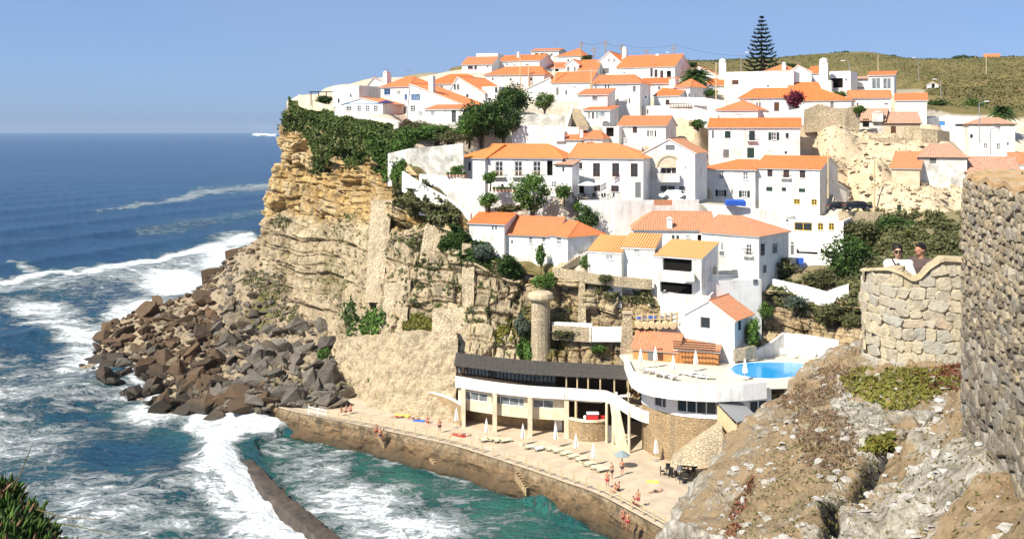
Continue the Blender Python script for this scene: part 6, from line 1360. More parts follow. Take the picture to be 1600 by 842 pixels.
# Norfolk Island pine
r_ = random.Random(2); b0 = P(1190, 118, 246); ht = (118 - 26) / F * 246
pine = empty('pine_tree', b0, 'tall layered pine standing above the village roofs', 'tree')
m = MB(); m.tube(b0 + Vector((0, 0, -2)), b0 + Vector((0, 0, ht)), .32, .03, 8); m.build('trunk', 'trunk', pine)
VV, FF, o_ = [], [], 0; rg = np.random.default_rng(5)
for k in range(15):
    t_ = .05 + .94 * k / 14; L_ = 4.7 * (1 - t_) ** .8 + .25
    for j in range(7):
        an = j * .898 + k * .5 + r_.uniform(-.12, .12); s = np.linspace(.12, 1, max(6, int(L_ * 6))); dr = np.array([math.cos(an), math.sin(an), .0])
        p = np.array(b0)[None] + dr * (s * L_)[:, None]; p[:, 2] += t_ * ht - .12 * L_ * np.sin(s * 2.6) + .3 * L_ * (s - .65).clip(0) 
        p = np.repeat(p, 6, 0) + rg.normal(0, .12, (len(p) * 6, 3)) * np.array([1, 1, .7])
        V, Fc = leafquads(p, np.tile([0, 0, 1.], (len(p), 1)), np.full(len(p), .24), rg, 1.9, .6); VV.append(V); FF.append(Fc + o_); o_ += len(V)
o = npobj('crown', np.concatenate(VV) - np.array(b0), np.concatenate(FF), 'needle', smooth=False); o.parent = pine
# palms and agaves
def palm(label, px, py, Y, rad, th, n=46, mat='leaf_dark', name='palm_tree', cat='palm', wide=.5, up=(-.3, 1.2), droop=.75):
    c = P(px, py, Y); rad = rad / F * Y; root = empty(name, c - Vector((0, 0, th)), label, cat)
    if th > .3:
        m = MB(); m.tube(c - Vector((0, 0, th + .5)), c, .32, .26, 9); m.build('trunk', 'trunk', root)
    V, Fc, o_ = [], [], 0; q = random.Random(len(label))
    for k in range(n):
        an = k * 2.39996; el = up[0] + (up[1] - up[0]) * k / n; L_ = rad * q.uniform(.85, 1.1); d = Vector((math.cos(an) * math.cos(el), math.sin(an) * math.cos(el), math.sin(el))); sd_ = Vector((-math.sin(an), math.cos(an), 0)); pr = None
        for s in range(9):
            t_ = s / 8; p = d * (L_ * t_) + Vector((0, 0, -droop * L_ * t_ * t_)); w_ = wide * rad * .28 * math.sin(.25 + 2.75 * t_) * (1 if cat == 'palm' else .55)
            if pr is not None:
                pp, pw = pr
                if cat == 'palm':
                    for sg in (-1, 1):
                        for f_ in (0, .5):
                            a_ = pp.lerp(p, f_); b_ = pp.lerp(p, f_ + .42); e_ = sd_ * sg * w_ * 1.5 + Vector((0, 0, -w_ * .8)) + (p - pp) * .5; V += [a_, b_, b_ + e_ * .98, a_ + e_]; Fc.append((o_, o_ + 1, o_ + 2, o_ + 3)); o_ += 4
                else:
                    V += [pp - sd_ * pw, pp + sd_ * pw, p + sd_ * w_, p - sd_ * w_]; Fc.append((o_, o_ + 1, o_ + 2, o_ + 3)); o_ += 4
            pr = (p, w_)
    o = npobj('crown', [tuple(v + Vector((0, 0, th))) for v in V], Fc, mat, smooth=False); o.parent = root
palm('date palm with arching fronds in the upper village', 1088, 120, 200, 34, 3.6, 54, 'leaf_dark', 'palm_tree', 'palm', .34, (-.5, 1.2), .55)
palm('low palm in front of the scrub hill', 1566, 176, 196, 26, 1.4, 50, 'leaf_dark', 'palm_tree', 'palm', .34, (-.2, 1.2), .5)
palm('blue agave on the cliff edge below the weathered wall', 665, 290, 149.4, 16, .1, 26, 'leaf_grey', 'agave_plant', 'agave', .5, (0, 1.3), .25)
palm('dark agave cluster above the bar hut', 1014, 464, 133.4, 19, .1, 34, 'leaf', 'agave_plant', 'agave', .5, (-.1, 1.2), .35)
palm('yellow-edged agave under the road wall', 1419, 365, 138.8, 12, .1, 22, 'leaf_lime', 'agave_plant', 'agave', .5, (0, 1.3), .25)
# near plants on the headland
scatter('dry_scrub', 'low tan and olive scrub over the headland soil', FV, [(1120,842),(1215,645),(1290,590),(1400,640),(1380,720),(1290,842)], 26000, .016, 'leaf_olive', .0, .04, seed=51, aspect=2.6, thr=.5)
scatter('creeping_succulent', 'yellow-green succulent carpet at the foot of the lookout wall', FV, [(1310,590),(1345,575),(1480,580),(1500,600),(1440,632),(1400,645),(1330,620)], 16000, .034, 'leaf_lime', .01, .08, seed=21, aspect=2.2)
scatter('creeping_succulent', 'reddish succulents beside the lookout wall', FV, [(1420,580),(1510,570),(1510,612),(1450,612)], 5000, .032, 'leaf_red', .01, .07, seed=22, aspect=2.2)
scatter('creeping_succulent', 'small bright green succulent on the middle of the headland', FV, [(1338,712),(1352,695),(1395,678),(1400,690),(1370,705)], 2600, .034, 'leaf_lime', .02, .07, seed=23, aspect=2.4)
scatter('dry_scrub', 'dry brown shrubs along the headland crest', FV, [(1210,632),(1285,570),(1345,575),(1330,612),(1250,650)], 26000, .018, 'leaf_brown', .005, .07, seed=24, aspect=2.4)
scatter('dry_scrub', 'greyish brown scrub in the middle of the headland', FV, [(1230,650),(1320,640),(1345,700),(1320,740),(1260,730)], 26000, .016, 'leaf_brown', .005, .05, seed=25, aspect=2.4)
scatter('dry_scrub', 'thin dry grass scattered over the headland', FV, [(1150,842),(1240,690),(1500,640),(1600,760),(1600,860),(1150,860)], 9000, .02, 'grass_dry', .0, .04, seed=26, aspect=3.)
scatter('dry_scrub', 'brown tufts on the near rock ledge', FV, [(1135,842),(1150,770),(1180,745),(1170,800),(1150,842)], 2400, .025, 'leaf_red', .01, .06, seed=27, aspect=2.4)
vs_, fs_, o_ = [], [], 0; px_, py_ = proj(FV); ok = np.argwhere(inpoly(px_, py_, [(1060,842),(1200,650),(1300,580),(1500,590),(1600,760),(1600,900),(1060,900)])); rq = random.Random(12)
for k in range(1500):
    i, j = ok[rq.randrange(len(ok))]; q = rq.randrange(4); s_ = rq.choice((.012, .018, .025, .04, .07)); a_ = rq.uniform(0, 6.28); c_, n_ = math.cos(a_), math.sin(a_); b_ = base[q] * s_
    b_ = np.stack([b_[:, 0] * c_ - b_[:, 1] * n_, b_[:, 0] * n_ + b_[:, 1] * c_, b_[:, 2] * .7], 1) + FV[i, j]; vs_.append(b_); fs_.append(bf[q] + o_); o_ += len(b_)
tag(npobj('loose_stones', np.concatenate(vs_), np.concatenate(fs_), 'lichen_stone', smooth=False), 'loose pale stones scattered over the headland', 'stones', kind='stuff')
# ice plant in the lower left corner
def fingers(label, centers, n, mat2=('leaf', 'leaf_dark', 'leaf_red')):
    root = empty('ice_plant', centers[0][0], label, 'plant'); rg_ = random.Random(3); o0 = Vector(centers[0][0])
    for mi_, mt in enumerate(mat2):
        V, Fc = [], []
        for k in range(n // (1 + mi_)):
            c, r0 = rg_.choice(centers); d = Vector((rg_.gauss(0, 1), rg_.gauss(0, 1), rg_.gauss(.2, 1))).normalized(); p = Vector(c) + Vector((d.x * r0 * 1.2, d.y * r0, d.z * r0)) * rg_.uniform(.6, 1)
            u = (d + Vector((rg_.gauss(0, .5), rg_.gauss(0, .5), .9))).normalized(); L_ = rg_.uniform(.045, .085); w_ = .0075; a_ = u.orthogonal().normalized(); b_ = u.cross(a_); i = len(V)
            V += [p + a_ * w_, p - a_ * w_ * .5 + b_ * w_, p - a_ * w_ * .5 - b_ * w_, p + u * L_ * .55 + a_ * w_ * 1.3, p + u * L_ * .55 - a_ * w_ * .65 + b_ * w_ * 1.3, p + u * L_ * .55 - a_ * w_ * .65 - b_ * w_ * 1.3, p + u * L_]
            Fc += [(i, i + 1, i + 4, i + 3), (i + 1, i + 2, i + 5, i + 4), (i + 2, i, i + 3, i + 5), (i + 3, i + 4, i + 6, i + 6), (i + 4, i + 5, i + 6, i + 6), (i + 5, i + 3, i + 6, i + 6)]
        me = bpy.data.meshes.new('foliage'); me.from_pydata([tuple(v - o0) for v in V], [], [f if f[2] != f[3] else f[:3] for f in Fc]); me.materials.append(MATS[mt])
        o = bpy.data.objects.new('foliage', me); C.objects.link(o); o.parent = root
    m = MB()
    for c, r0 in centers: m.ball(c, (r0 * .85, r0 * .75, r0 * .75), 9, 6)
    m.build('stems', 'leaf_dark', root)
fingers('dark ice plant with red tips filling the near corner', [(P(12, 830, 5.4), .17), (P(-40, 800, 5.5), .2), (P(48, 858, 5.2), .12), (P(2, 782, 5.6), .08), (P(78, 885, 5.1), .12), (P(-10, 870, 5.1), .2), (P(36, 815, 5.5), .06)], 900, ('leaf_dark', 'leaf_dark', 'leaf_brown', 'leaf'))
m = MB()
for a_, b_, c_ in (((22, 765, 5.5), (40, 720, 5.5), (52, 690, 5.45)), ((40, 790, 5.4), (100, 808, 5.35), (165, 812, 5.3)), ((60, 815, 5.3), (110, 820, 5.3), (190, 836, 5.2))):
    m.tube(P(*a_), P(*b_), .004, .003, 5); m.tube(P(*b_), P(*c_), .003, .0015, 5)
o = m.build('dry_stalks', 'grass_dry', org=P(22, 765, 5.5)); tag(o, 'thin dry stalks sticking out of the ice plant', 'stalks', kind='stuff')
# ---------------------------------------------------------------- stone walls close to the viewer
def stonemesh(seed, mat, fl_=.8):
    r_ = random.Random(seed); bm = bmesh.new()
    def rect(h, y): return [(-h[0], y, -h[1]), (h[0], y, -h[1]), (h[0], y, h[1]), (-h[0], y, h[1])]
    V = []
    def ring(s, y, jt):   # eight-cornered outline
        out = []
        for k, (x, z) in enumerate(((-.32, -.5), (.32, -.5), (.5, -.3), (.5, .3), (.3, .5), (-.3, .5), (-.5, .32), (-.5, -.3))): out.append((x * s + jt[k][0], y + jt[k][1] * .5, z * s + jt[k][1]))
        return out
    jt = [(r_.uniform(-.09, .09), r_.uniform(-.09, .09)) for _ in range(8)]
    for s, y in ((1., .5), (1., -.2), (fl_, -.5)):
        j2 = [(a_ + r_.uniform(-.03, .03), b_ + r_.uniform(-.03, .03)) for a_, b_ in jt]; V += [bm.verts.new(v) for v in ring(s, y, j2)]
    for i in range(2):
        for k in range(8): bm.faces.new((V[i * 8 + k], V[i * 8 + (k + 1) % 8], V[i * 8 + 8 + (k + 1) % 8], V[i * 8 + 8 + k]))
    cc = bm.verts.new((r_.uniform(-.12, .12), -.56, r_.uniform(-.12, .12)))
    for k in range(8): bm.faces.new((V[16 + k], V[16 + (k + 1) % 8], cc))
    me = bpy.data.meshes.new('stone'); bm.normal_update(); bm.to_mesh(me); bm.free(); me.materials.append(MATS[mat]); return me
TS = [stonemesh(k, 'tower_stone', .93) for k in range(9)]; DS = [stonemesh(40 + k, 'dark_stone') for k in range(9)]; LS = [stonemesh(60 + k, 'low_stone') for k in range(9)]
def lay(root, meshes, path, topz, z0, size, depth, seed, lean=0., vary=.5):
    """courses of stones along a polyline path (list of Vectors xy); topz(s) gives the top height"""
    r_ = random.Random(seed); L_ = [0]
    for a_, b_ in zip(path[:-1], path[1:]): L_.append(L_[-1] + (b_ - a_).length)
    tot = L_[-1]; ro = parent_org(root)
    def at(s):
        s = min(max(s, 0), tot - 1e-6); i = max(j for j in range(len(path) - 1) if L_[j] <= s); d = (path[i + 1] - path[i]).normalized(); return path[i] + d * (s - L_[i]), d
    z = z0; row = 0; todo = []
    while z < max(topz(k * tot / 20) for k in range(21)):
        hz = size(z) * r_.uniform(.75, 1.2); s = -r_.random() * .1
        while s < tot:
            wd = size(z) * r_.uniform(1 - vary * .5, 1 + vary * 1.2); sc_ = s + wd / 2
            if 0 <= sc_ <= tot and z + hz * .6 < topz(sc_):
                p, d = at(sc_); n = Vector((d.y, -d.x, 0)); me_ = r_.choice(meshes(z, r_) if callable(meshes) else meshes)
                c = Vector((p.x, p.y, z + hz / 2 + r_.uniform(-.12, .12) * hz)) + n * (lean * (z - z0) + r_.uniform(-.25, .35) * depth)
                loc_ = c - ro; sc3 = (wd * 1.0, depth * 2, hz * r_.uniform(.92, 1.12)); rot_ = (r_.uniform(-.1, .1), r_.uniform(-.3, .3) * vary, math.atan2(d.y, d.x) + r_.uniform(-.14, .14)); px_ = 800 + F * c.x / c.y; py_ = H0 + F * (CZ - c.z) / c.y; todo.append((not (0 < px_ < 1605 and py_ < 850), -wd * hz / c.y ** 2, len(todo), me_, loc_, sc3, rot_))
            s += wd
        z += hz * .97; row += 1
    todo.sort(key=lambda q: q[:3]); rest_ = {}
    for k, (_, _, _, me_, loc_, sc3, rot_) in enumerate(todo):
        if k < 300:
            o = bpy.data.objects.new('stone', me_); C.objects.link(o); o.parent = root; o.location = loc_; o.scale = sc3; o.rotation_euler = rot_
        else: rest_.setdefault(me_.materials[0].name, []).append((me_, Matrix.LocRotScale(loc_, __import__('mathutils').Euler(rot_), Vector(sc3))))
    if rest_:
        V_, F_, mi_, o_ = [], [], [], 0; nm_ = sorted(rest_)
        for q, k in enumerate(nm_):
            for me_, mx in rest_[k]:
                V_ += [tuple(mx @ v.co) for v in me_.vertices]; F_ += [tuple(i + o_ for i in f.vertices) for f in me_.polygons]; mi_ += [q] * len(me_.polygons); o_ += len(me_.vertices)
        me = bpy.data.meshes.new('stonework'); me.from_pydata(V_, [], F_)
        for k in nm_: me.materials.append(MATS[k])
        me.polygons.foreach_set('material_index', mi_); o = bpy.data.objects.new('stonework', me); C.objects.link(o); o.parent = root; o['kind'] = 'stuff'
    print('STONES', root.name, len(todo))
def core(root, path, topz, z0, th, mat, capm=None, inset=.04, lean=0., capw=.06, caph=.09):
    n = len(path); mb = MB(); L_ = [0]
    for a_, b_ in zip(path[:-1], path[1:]): L_.append(L_[-1] + (b_ - a_).length)
    nr = [outn(path, i) for i in range(n)]
    mb.rings([[p - nr[i] * inset + Vector((0, 0, z0)), p - nr[i] * inset + nr[i] * lean * (topz(L_[i]) - z0) + Vector((0, 0, topz(L_[i]))), p - nr[i] * (inset + th) + Vector((0, 0, topz(L_[i]))), p - nr[i] * (inset + th) + Vector((0, 0, z0))] for i, p in enumerate(path)]); mb.build('mortar_core', mat, root)
    if capm:
        step = max(1, n // 14)
        for i in range(0, n - 1, step):
            j = min(i + step, n - 1); mb = MB()
            rg_ = [[path[k] + nr[k] * (capw + .012 * ((i // step) % 2)) + Vector((0, 0, topz(L_[k]) + .004)), path[k] + nr[k] * capw * .8 + Vector((0, 0, topz(L_[k]) + caph)), path[k] - nr[k] * (th + inset + .03) + Vector((0, 0, topz(L_[k]) + caph)), path[k] - nr[k] * (th + inset + .03) + Vector((0, 0, topz(L_[k]) + .004))] for k in range(i, j + 1)]
            mb.rings(rg_); mb.build('coping_stone', capm, root)
# lookout parapet
def pathpx(q): return [Vector(((a_ - 800) / F * b_, b_, 0)) for a_, b_ in q]
tp = lerpline(pathpx([(1358,20.0),(1348,19.2),(1350,18.6),(1372,18.15),(1402,17.85),(1435,17.7),(1470,17.6),(1520,17.5),(1580,17.5)]), 57)
Lt = [0]
for a_, b_ in zip(tp[:-1], tp[1:]): Lt.append(Lt[-1] + (b_ - a_).length)
tpx = [800 + F * p.x / p.y for p in tp]
def ttop(s):
    i = min(range(len(Lt)), key=lambda k: abs(Lt[k] - s)); p = tp[i]; px = 800 + F * p.x / p.y
    py = float(np.interp(px, [1340, 1352, 1392, 1412, 1426, 1436, 1452, 1472, 1516, 1600], [425, 424, 422, 431, 440, 438, 421, 408, 410, 410])) if i > 6 else 425
    return ZP(py, p.y)
lo = empty('lookout_parapet', (tp[28].x, tp[28].y, 37.4), 'curved stone lookout parapet with a dip in its coping', 'wall')
core(lo, tp, ttop, 37.0, .34, 'tower_mortar', 'tower_cap', .012, 0., .05, .06)
lay(lo, TS, tp, lambda s: ttop(s) - .005, 37.35, lambda z: .20, .02, 5, 0., .8)
mb = MB(); q = [Vector((p.x, p.y, 0)) for p in tp]; mb.poly([Vector((p.x + .05, p.y + .15, 38.08)) for p in q[6:]] + [Vector((9.4, 20.2, 38.08)), Vector((7.3, 20.2, 38.08))]); 
o = mb.build('lookout_floor', 'stone_tan'); structure(o)
# rough wall at the right border
np_ = lerpline(pathpx(NWALL), 70)
def ntop(s): return 41.50 + .03 * math.sin(s * 9)
nw = empty('rough_stone_wall', (np_[12].x, np_[12].y, 38.2), 'rough dark stone wall with lichen top at the edge of the view', 'wall')
core(nw, np_, ntop, 37.8, .4, 'dark_mortar', 'lichen_cap', .035, 0., .03, .05)
lay(nw, lambda z, q: DS if z + q.uniform(-.5, .5) > 40.2 else LS, np_, ntop, 38.1, lambda z: .125 if z < 40.0 else .08, .05, 8, 0., 1.3)
# ---------------------------------------------------------------- railing along the platform
rail = empty('wooden_railing', (qe[120][0], qe[120][1], PROM), 'pale wooden post-and-rail fence along the edge of the bathing platform', 'railing')
cum = np.concatenate([[0], np.cumsum(np.linalg.norm(np.diff(qe[:, :2], axis=0), axis=1))])
def on_edge(s, off=.35):
    x = np.interp(s, cum, qe[:, 0]); y = np.interp(s, cum, qe[:, 1]); nx = np.interp(s, cum, qn[:, 0]); ny = np.interp(s, cum, qn[:, 1]); z = np.interp(s, cum, qe[:, 2]); return Vector((x - nx * off, y - ny * off, z))
s0 = float(np.interp(-26.7, qe[:60, 0], cum[:60])); posts = []
s_ = s0
while s_ < cum[-1] - 3: posts.append(on_edge(s_)); s_ += 1.75
for i, p in enumerate(posts):
    m = MB(); m.box((p.x, p.y, p.z + .55), (.13, .13, 1.1)); m.build('post', 'f_white' if i < 2 else 'wood_pale', rail)
for i, (a_, b_) in enumerate(zip(posts[:-1], posts[1:])):
    if i in (16, 17): continue
    for h_ in (.5, .98):
        m = MB(); c_ = (a_ + b_) / 2; d = b_ - a_; m.box((c_.x, c_.y, c_.z + h_), (d.length - .14, .05, .11), math.atan2(d.y, d.x)); m.build('rail', 'f_white' if i < 2 else 'wood_pale', rail)
# ---------------------------------------------------------------- loungers and folded parasols
def lounger(mat):
    root = empty('sun_lounger', (0, 0, 0), 'x', 'lounger'); m = MB(); m.box((0, .25, .34), (.62, 1.35, .07)); m.build('seat', mat, root)
    m = MB(); m.box((0, -.68, .52), (.62, .75, .07), 0, 0, (R(-32), 'X')); m.build('backrest', mat, root)
    for x in (-.27, .27):
        for y in (-.35, .8): m = MB(); m.box((x, y, .15), (.06, .06, .3)); m.build('leg', mat, root)
    m = MB()
    for x in (-.33, .33): m.box((x, .1, .3), (.05, 1.7, .06))
    m.build('frame', 'plastic_white', root); return root
lg = lounger('lounger_cream'); lw_ = lounger('plastic_white')
LP = [(757,690,1),(770,689,1),(778,691,1),(788,691,1),(826,701,1),(841,704,0),(859,704,1),(869,707,1),(881,711,1),(892,716,1),(905,720,1),(918,728,1),(929,733,1),(938,737,1)]
loc_l = {0: 'sun lounger at the restaurant end of the first row', 5: 'white sun lounger among the cream ones', 13: 'last cream sun lounger nearest the bathers by the railing', 4: 'cream sun lounger beside the white one'}
for i, (px, py, k) in enumerate(LP):
    src = lg if k else lw_; o = src if not src.get('used') else copy_tree(src); src['used'] = 1
    p = G(px, py, PROM); o.location = p; o.rotation_euler = (0, 0, R(-62 + 4 * math.sin(i * 3)))
    first = i < 4
    tag(o, loc_l.get(i) or ('cream sun lounger in the short row beside the restaurant columns' if first else 'cream sun lounger in the long row along the platform'), 'lounger', 'cream sun loungers on the platform' if k else None)
    if 'used' in o.keys() and o is not src: del o['used']
for o in (lg, lw_): del o['used']
def parasol(label, p, h_=2.5, group=None, mat='canvas_white', name='folded_parasol'):
    root = empty(name, p, label, 'parasol', group); m = MB(); m.lathe(p, [(.28, 0), (.26, .1), (.06, .14)], 10); m.build('base', 'metal_grey', root)
    m = MB(); m.tube(p, p + Vector((0, 0, h_)), .03); m.build('pole', 'wood_pale', root)
    m = MB(); n = 12; m.rings([[p + Vector((math.cos(6.283 * k / n) * r * (1 if k % 2 else .55), math.sin(6.283 * k / n) * r * (1 if k % 2 else .55), z * h_)) for k in range(n)] for r, z in ((.26, .34), (.3, .4), (.24, .6), (.16, .8), (.05, .97), (.02, 1.03))]); m.build('canopy', mat, root)
def open_parasol(label, p, r, h_, mat):
    root = empty('open_parasol', p, label, 'parasol'); m = MB(); m.tube(p, p + Vector((0, 0, h_)), .03); m.build('pole', 'metal_grey', root)
    m = MB(); n = 8; m.rings([[p + Vector((math.cos(6.283 * k / n) * q * r, math.sin(6.283 * k / n) * q * r, h_ - z)) for k in range(n)] for q, z in ((.96, .58), (1, .55), (.5, .22), (.03, 0))]); m.build('canopy', mat, root)
GP = 'folded white parasols on the platform'
for lb, px, py in [('folded parasol beside the white-capped ramp wall', 713, 668), ('folded parasol left of the short lounger row', 760, 686), ('folded parasol between the two lounger rows', 817, 695), ('tallest folded parasol in front of the white door', 868, 699), ('folded parasol behind the middle of the long lounger row', 900, 711),
                   ('folded parasol at the far end of the long lounger row', 927, 727), ('folded parasol standing alone before the ramp wall', 1025, 720), ('folded parasol among the dark tables', 1061, 748)]: parasol(lb, G(px, py, PROM), 2.9 if px == 868 else 2.5, GP)
GQ = 'folded white parasols on the pool terrace'
for lb, px, py in [('folded parasol at the corner of the pool terrace', 1001, 577), ('folded parasol before the bar hut door', 1024, 574), ('folded parasol in the middle of the pool terrace', 1052, 588), ('folded parasol beside the plank hut', 1087, 580), ('folded parasol at the tip of the swimming pool', 1164, 594)]: parasol(lb, G(px, py, POOLZ), 2.5, GQ)
for i, (px, py) in enumerate([(1008,582),(1018,584),(1028,588),(1040,590),(1050,593),(1078,588),(1090,590),(1100,592)]):
    o = copy_tree(lw_); p = G(px, py, POOLZ); o.location = p; o.rotation_euler = (0, 0, R(-40 + 15 * i)); tag(o, 'white sun lounger behind the pool terrace parapet', 'lounger', 'white loungers on the pool terrace')
open_parasol('navy blue open parasol on the cliff-top terrace', P(603, 176, 178.5), 1.6, 2.2, 'canvas_navy')
open_parasol('wide white open parasol over the restaurant tables', P(919, 311, 148), 1.6, 2.6, 'canvas_white')
open_parasol('pale grey open parasol at the porch with three doors', P(938, 194, 171), .9, 2., 'canvas_grey')
open_parasol('small pale open parasol above the standing bathers', G(972, 730, PROM), .9, 1.9, 'canvas_grey')
for k, px in enumerate((1139, 1148, 1157)):
    v = P(px, 317, 149.6); m = MB(); w_ = .5 + .05 * k; m.hexa([v + Vector((-w_, -.9, -.3)), v + Vector((w_, -.9, -.3 - .1 * k)), v + Vector((w_, .4, -.45)), v + Vector((-w_, .4, -.45))], [v + Vector((-w_ * 1.1, -1.0, .35)), v + Vector((w_, -1.0, .4 - .08 * k)), v + Vector((w_, .4, .5)), v + Vector((-w_, .4, .5))])
    tag(m.build('blue_crate', 'canvas_blue', org=v), ['blue plastic bin beside the shuttered windows, leftmost of three', 'blue plastic bin in the middle of three', 'blue plastic bin with tilted lid, rightmost of three'][k], 'bin', 'blue bins on the white wall')
v = P(1250, 408, 140.4); m = MB(); m.box((v.x, v.y, v.z), (.9, .5, .9)); m.box((v.x - .25, v.y - .1, v.z - .7), (.1, .1, .5)); m.box((v.x + .25, v.y - .1, v.z - .7), (.1, .1, .5)); tag(m.build('blue_tarp', 'canvas_blue', org=v), 'blue tarpaulin hung on the low veranda wall', 'tarp')
# ---------------------------------------------------------------- tables and chairs
def chair(mat):
    root = empty('chair', (0, 0, 0), 'x', 'chair'); m = MB(); m.box((0, 0, .45), (.46, .46, .05)); m.build('seat', mat, root); m = MB(); m.box((0, .21, .72), (.46, .05, .5)); m.build('backrest', mat, root)
    for x in (-.2, .2):
        for y in (-.2, .2): m = MB(); m.box((x, y, .21), (.045, .045, .42)); m.build('leg', mat, root)
    return root
def table(mat):
    root = empty('table', (0, 0, 0), 'x', 'table'); m = MB(); m.lathe((0, 0, .72), [(.48, 0), (.5, .02), (.48, .045)], 14); m.build('table_top', mat, root)
    m = MB(); m.tube((0, 0, .03), (0, 0, .72), .05); m.build('stem', 'metal_dark', root); m = MB(); m.lathe((0, 0, 0), [(.3, 0), (.28, .04), (.05, .07)], 10); m.build('foot', 'metal_dark', root); return root
cd, td, cw, tw_ = chair('metal_dark'), table('metal_dark'), chair('plastic_white'), table('plastic_white')
used = set()
def place(src, p, rz, label, cat, group):
    o = src if src.name not in used else copy_tree(src); used.add(src.name); o.location = p; o.rotation_euler = (0, 0, rz); tag(o, label, cat, group)
for i, (px, py) in enumerate([(1046,742),(1070,752),(1076,738)]):
    p = G(px, py, PROM); place(td, p, 0, 'dark round table under the parasol by the headland', 'table', 'dark tables at the platform end')
    for k in range(4): an = k * 1.57 + i; place(cd, p + Vector((math.cos(an) * .75, math.sin(an) * .75, 0)), an - 1.57, 'dark chair drawn up to a table by the headland', 'chair', 'dark chairs at the platform end')
zt_ = ZP(312, 148)
for i, px in enumerate((904, 920, 936, 950)):
    p = P(px, 312, 148.4); place(td, p, 0, 'dark round table on the parasol terrace', 'table', 'dark tables on the parasol terrace')
    for k in (0, 2): an = k * 1.57 + .4; place(cd, p + Vector((math.cos(an) * .75, math.sin(an) * .75, 0)), an - 1.57, 'dark chair on the parasol terrace', 'chair', 'dark chairs on the parasol terrace')
for i, px in enumerate((888, 910, 932, 954, 974)):
    p = P(px, 600, 121.2 - .02 * (px - 888)); p.z = 9.66; place(tw_, p, 0, 'white table under the dark restaurant roof', 'table', 'white tables under the restaurant roof')
    for k in (0, 2): an = k * 1.57 + .7; place(cw, p + Vector((math.cos(an) * .72, math.sin(an) * .72, 0)), an - 1.57, 'white chair under the dark restaurant roof', 'chair', 'white chairs under the restaurant roof')
for i, (px, py) in enumerate([(1222,556),(1234,552),(1246,556),(1258,552),(1270,558),(1240,560)]):
    p = G(px, py, POOLZ); place(cw, p, i * 1.1, 'white chair beside the far end of the swimming pool', 'chair', 'white chairs by the pool')
# red stall, boxes, pots
v = P(926, 650, 119.9); st = empty('red_stall', Vector((v.x, v.y, 7.5)), 'red counter stall with white lid in the snack bay', 'stall')
m = MB(); m.box((v.x, v.y, 7.85), (1.3, .7, .65)); m.build('body', 'red', st); m = MB(); m.box((v.x, v.y, 8.24), (1.45, .85, .12)); m.build('lid', 'plastic_white', st)
for k, (dx, mt) in enumerate(((-.9, 'plastic_white'), (1.0, 'red'), (1.35, 'red'))):
    q = Vector((v.x + dx, v.y + .1, 7.5)); m = MB(); m.lathe(q, [(.16, 0), (.2, .3), (.14, .42)], 10); tag(m.build('pot', mt, org=q), ['white pot left of the red stall', 'red pot beside the red stall', 'red pot furthest along the snack counter'][k], 'pot')
GPOT = 'terracotta flowerpots'
for lb, px, py, Y, n_ in (('terracotta pot on the flowerpot terrace wall', 700, 277, 149.7, 6), ('terracotta pot in the row above the olive bush', 772, 300, 148, 7)):
    for k in range(n_):
        q = P(px + k * 5.2, py, Y); m = MB(); m.lathe(q, [(.13, 0), (.2, .34), (.2, .38)], 10); root = empty('flowerpot', q, lb, 'flowerpot', GPOT); m.build('pot', 'tile_old', root)
        o = bpy.data.objects.new('plant', cloud(k % 6, 'leaf', 300, .3)); C.objects.link(o); o.parent = root; o.location = (0, 0, .55); o.scale = (.3, .3, .28)
# fence, barrels and tarps above the bar hut
fz = empty('timber_fence', P(996, 506, 128), 'timber post fence above the bar hut roof', 'fence')
fp = [P(994 + k * 9, 504 - .4 * k, 128 - .1 * k) for k in range(9)]
for p in fp: m = MB(); m.box((p.x, p.y, p.z + .3), (.14, .14, 1.8)); m.build('post', 'wood_pale', fz)
for a_, b_ in zip(fp[:-1], fp[1:]):
    for h_ in (.35, .95): m = MB(); c_ = (a_ + b_) / 2; m.box((c_.x, c_.y, c_.z + h_), ((b_ - a_).length, .06, .12), math.atan2(b_.y - a_.y, b_.x - a_.x)); m.build('rail', 'wood_pale', fz)
for k in range(6):
    q = P(998 + k * 10.5, 512 + (k % 2), 127.2 - .1 * k); m = MB(); m.tube(q + Vector((0, -.5, .4)), q + Vector((0, .5, .4)), .42, .42, 14); m.tube(q + Vector((0, -.53, .4)), q + Vector((0, -.5, .4)), .16, .16, 10); tag(m.build('cable_drum', 'wood_pale', org=q), 'round timber drum lying in the row above the bar hut', 'drum', 'timber drums above the bar hut')
for k, (px, py) in enumerate(((1001, 498), (1018, 497))):
    q = P(px, py, 128.6); o = bpy.data.objects.new('blue_tarp', rockmesh('blue_tarp', 77 + k, 'canvas_blue', .5, 12)); C.objects.link(o); o.location = q; o.scale = (.75, .5, .5); tag(o, ['folded blue tarpaulin behind the timber fence', 'second blue tarpaulin beside the agave fence'][k], 'tarp')
# pergola
pg = empty('pergola', P(486, 166, 194), 'dark timber pergola at the cliff end', 'pergola')
for px in (486, 498, 510, 521):
    for dy in (0, 3): p = P(px, 164, 193 + dy); m = MB(); m.box((p.x, p.y, p.z + 1.1), (.16, .16, 2.6)); m.build('post', 'wood_dark', pg)
for k in range(9): p = P(486 + k * 4.4, 144, 194.5); m = MB(); m.box((p.x, p.y, p.z), (.1, 3.6, .14)); m.build('slat', 'wood_dark', pg)
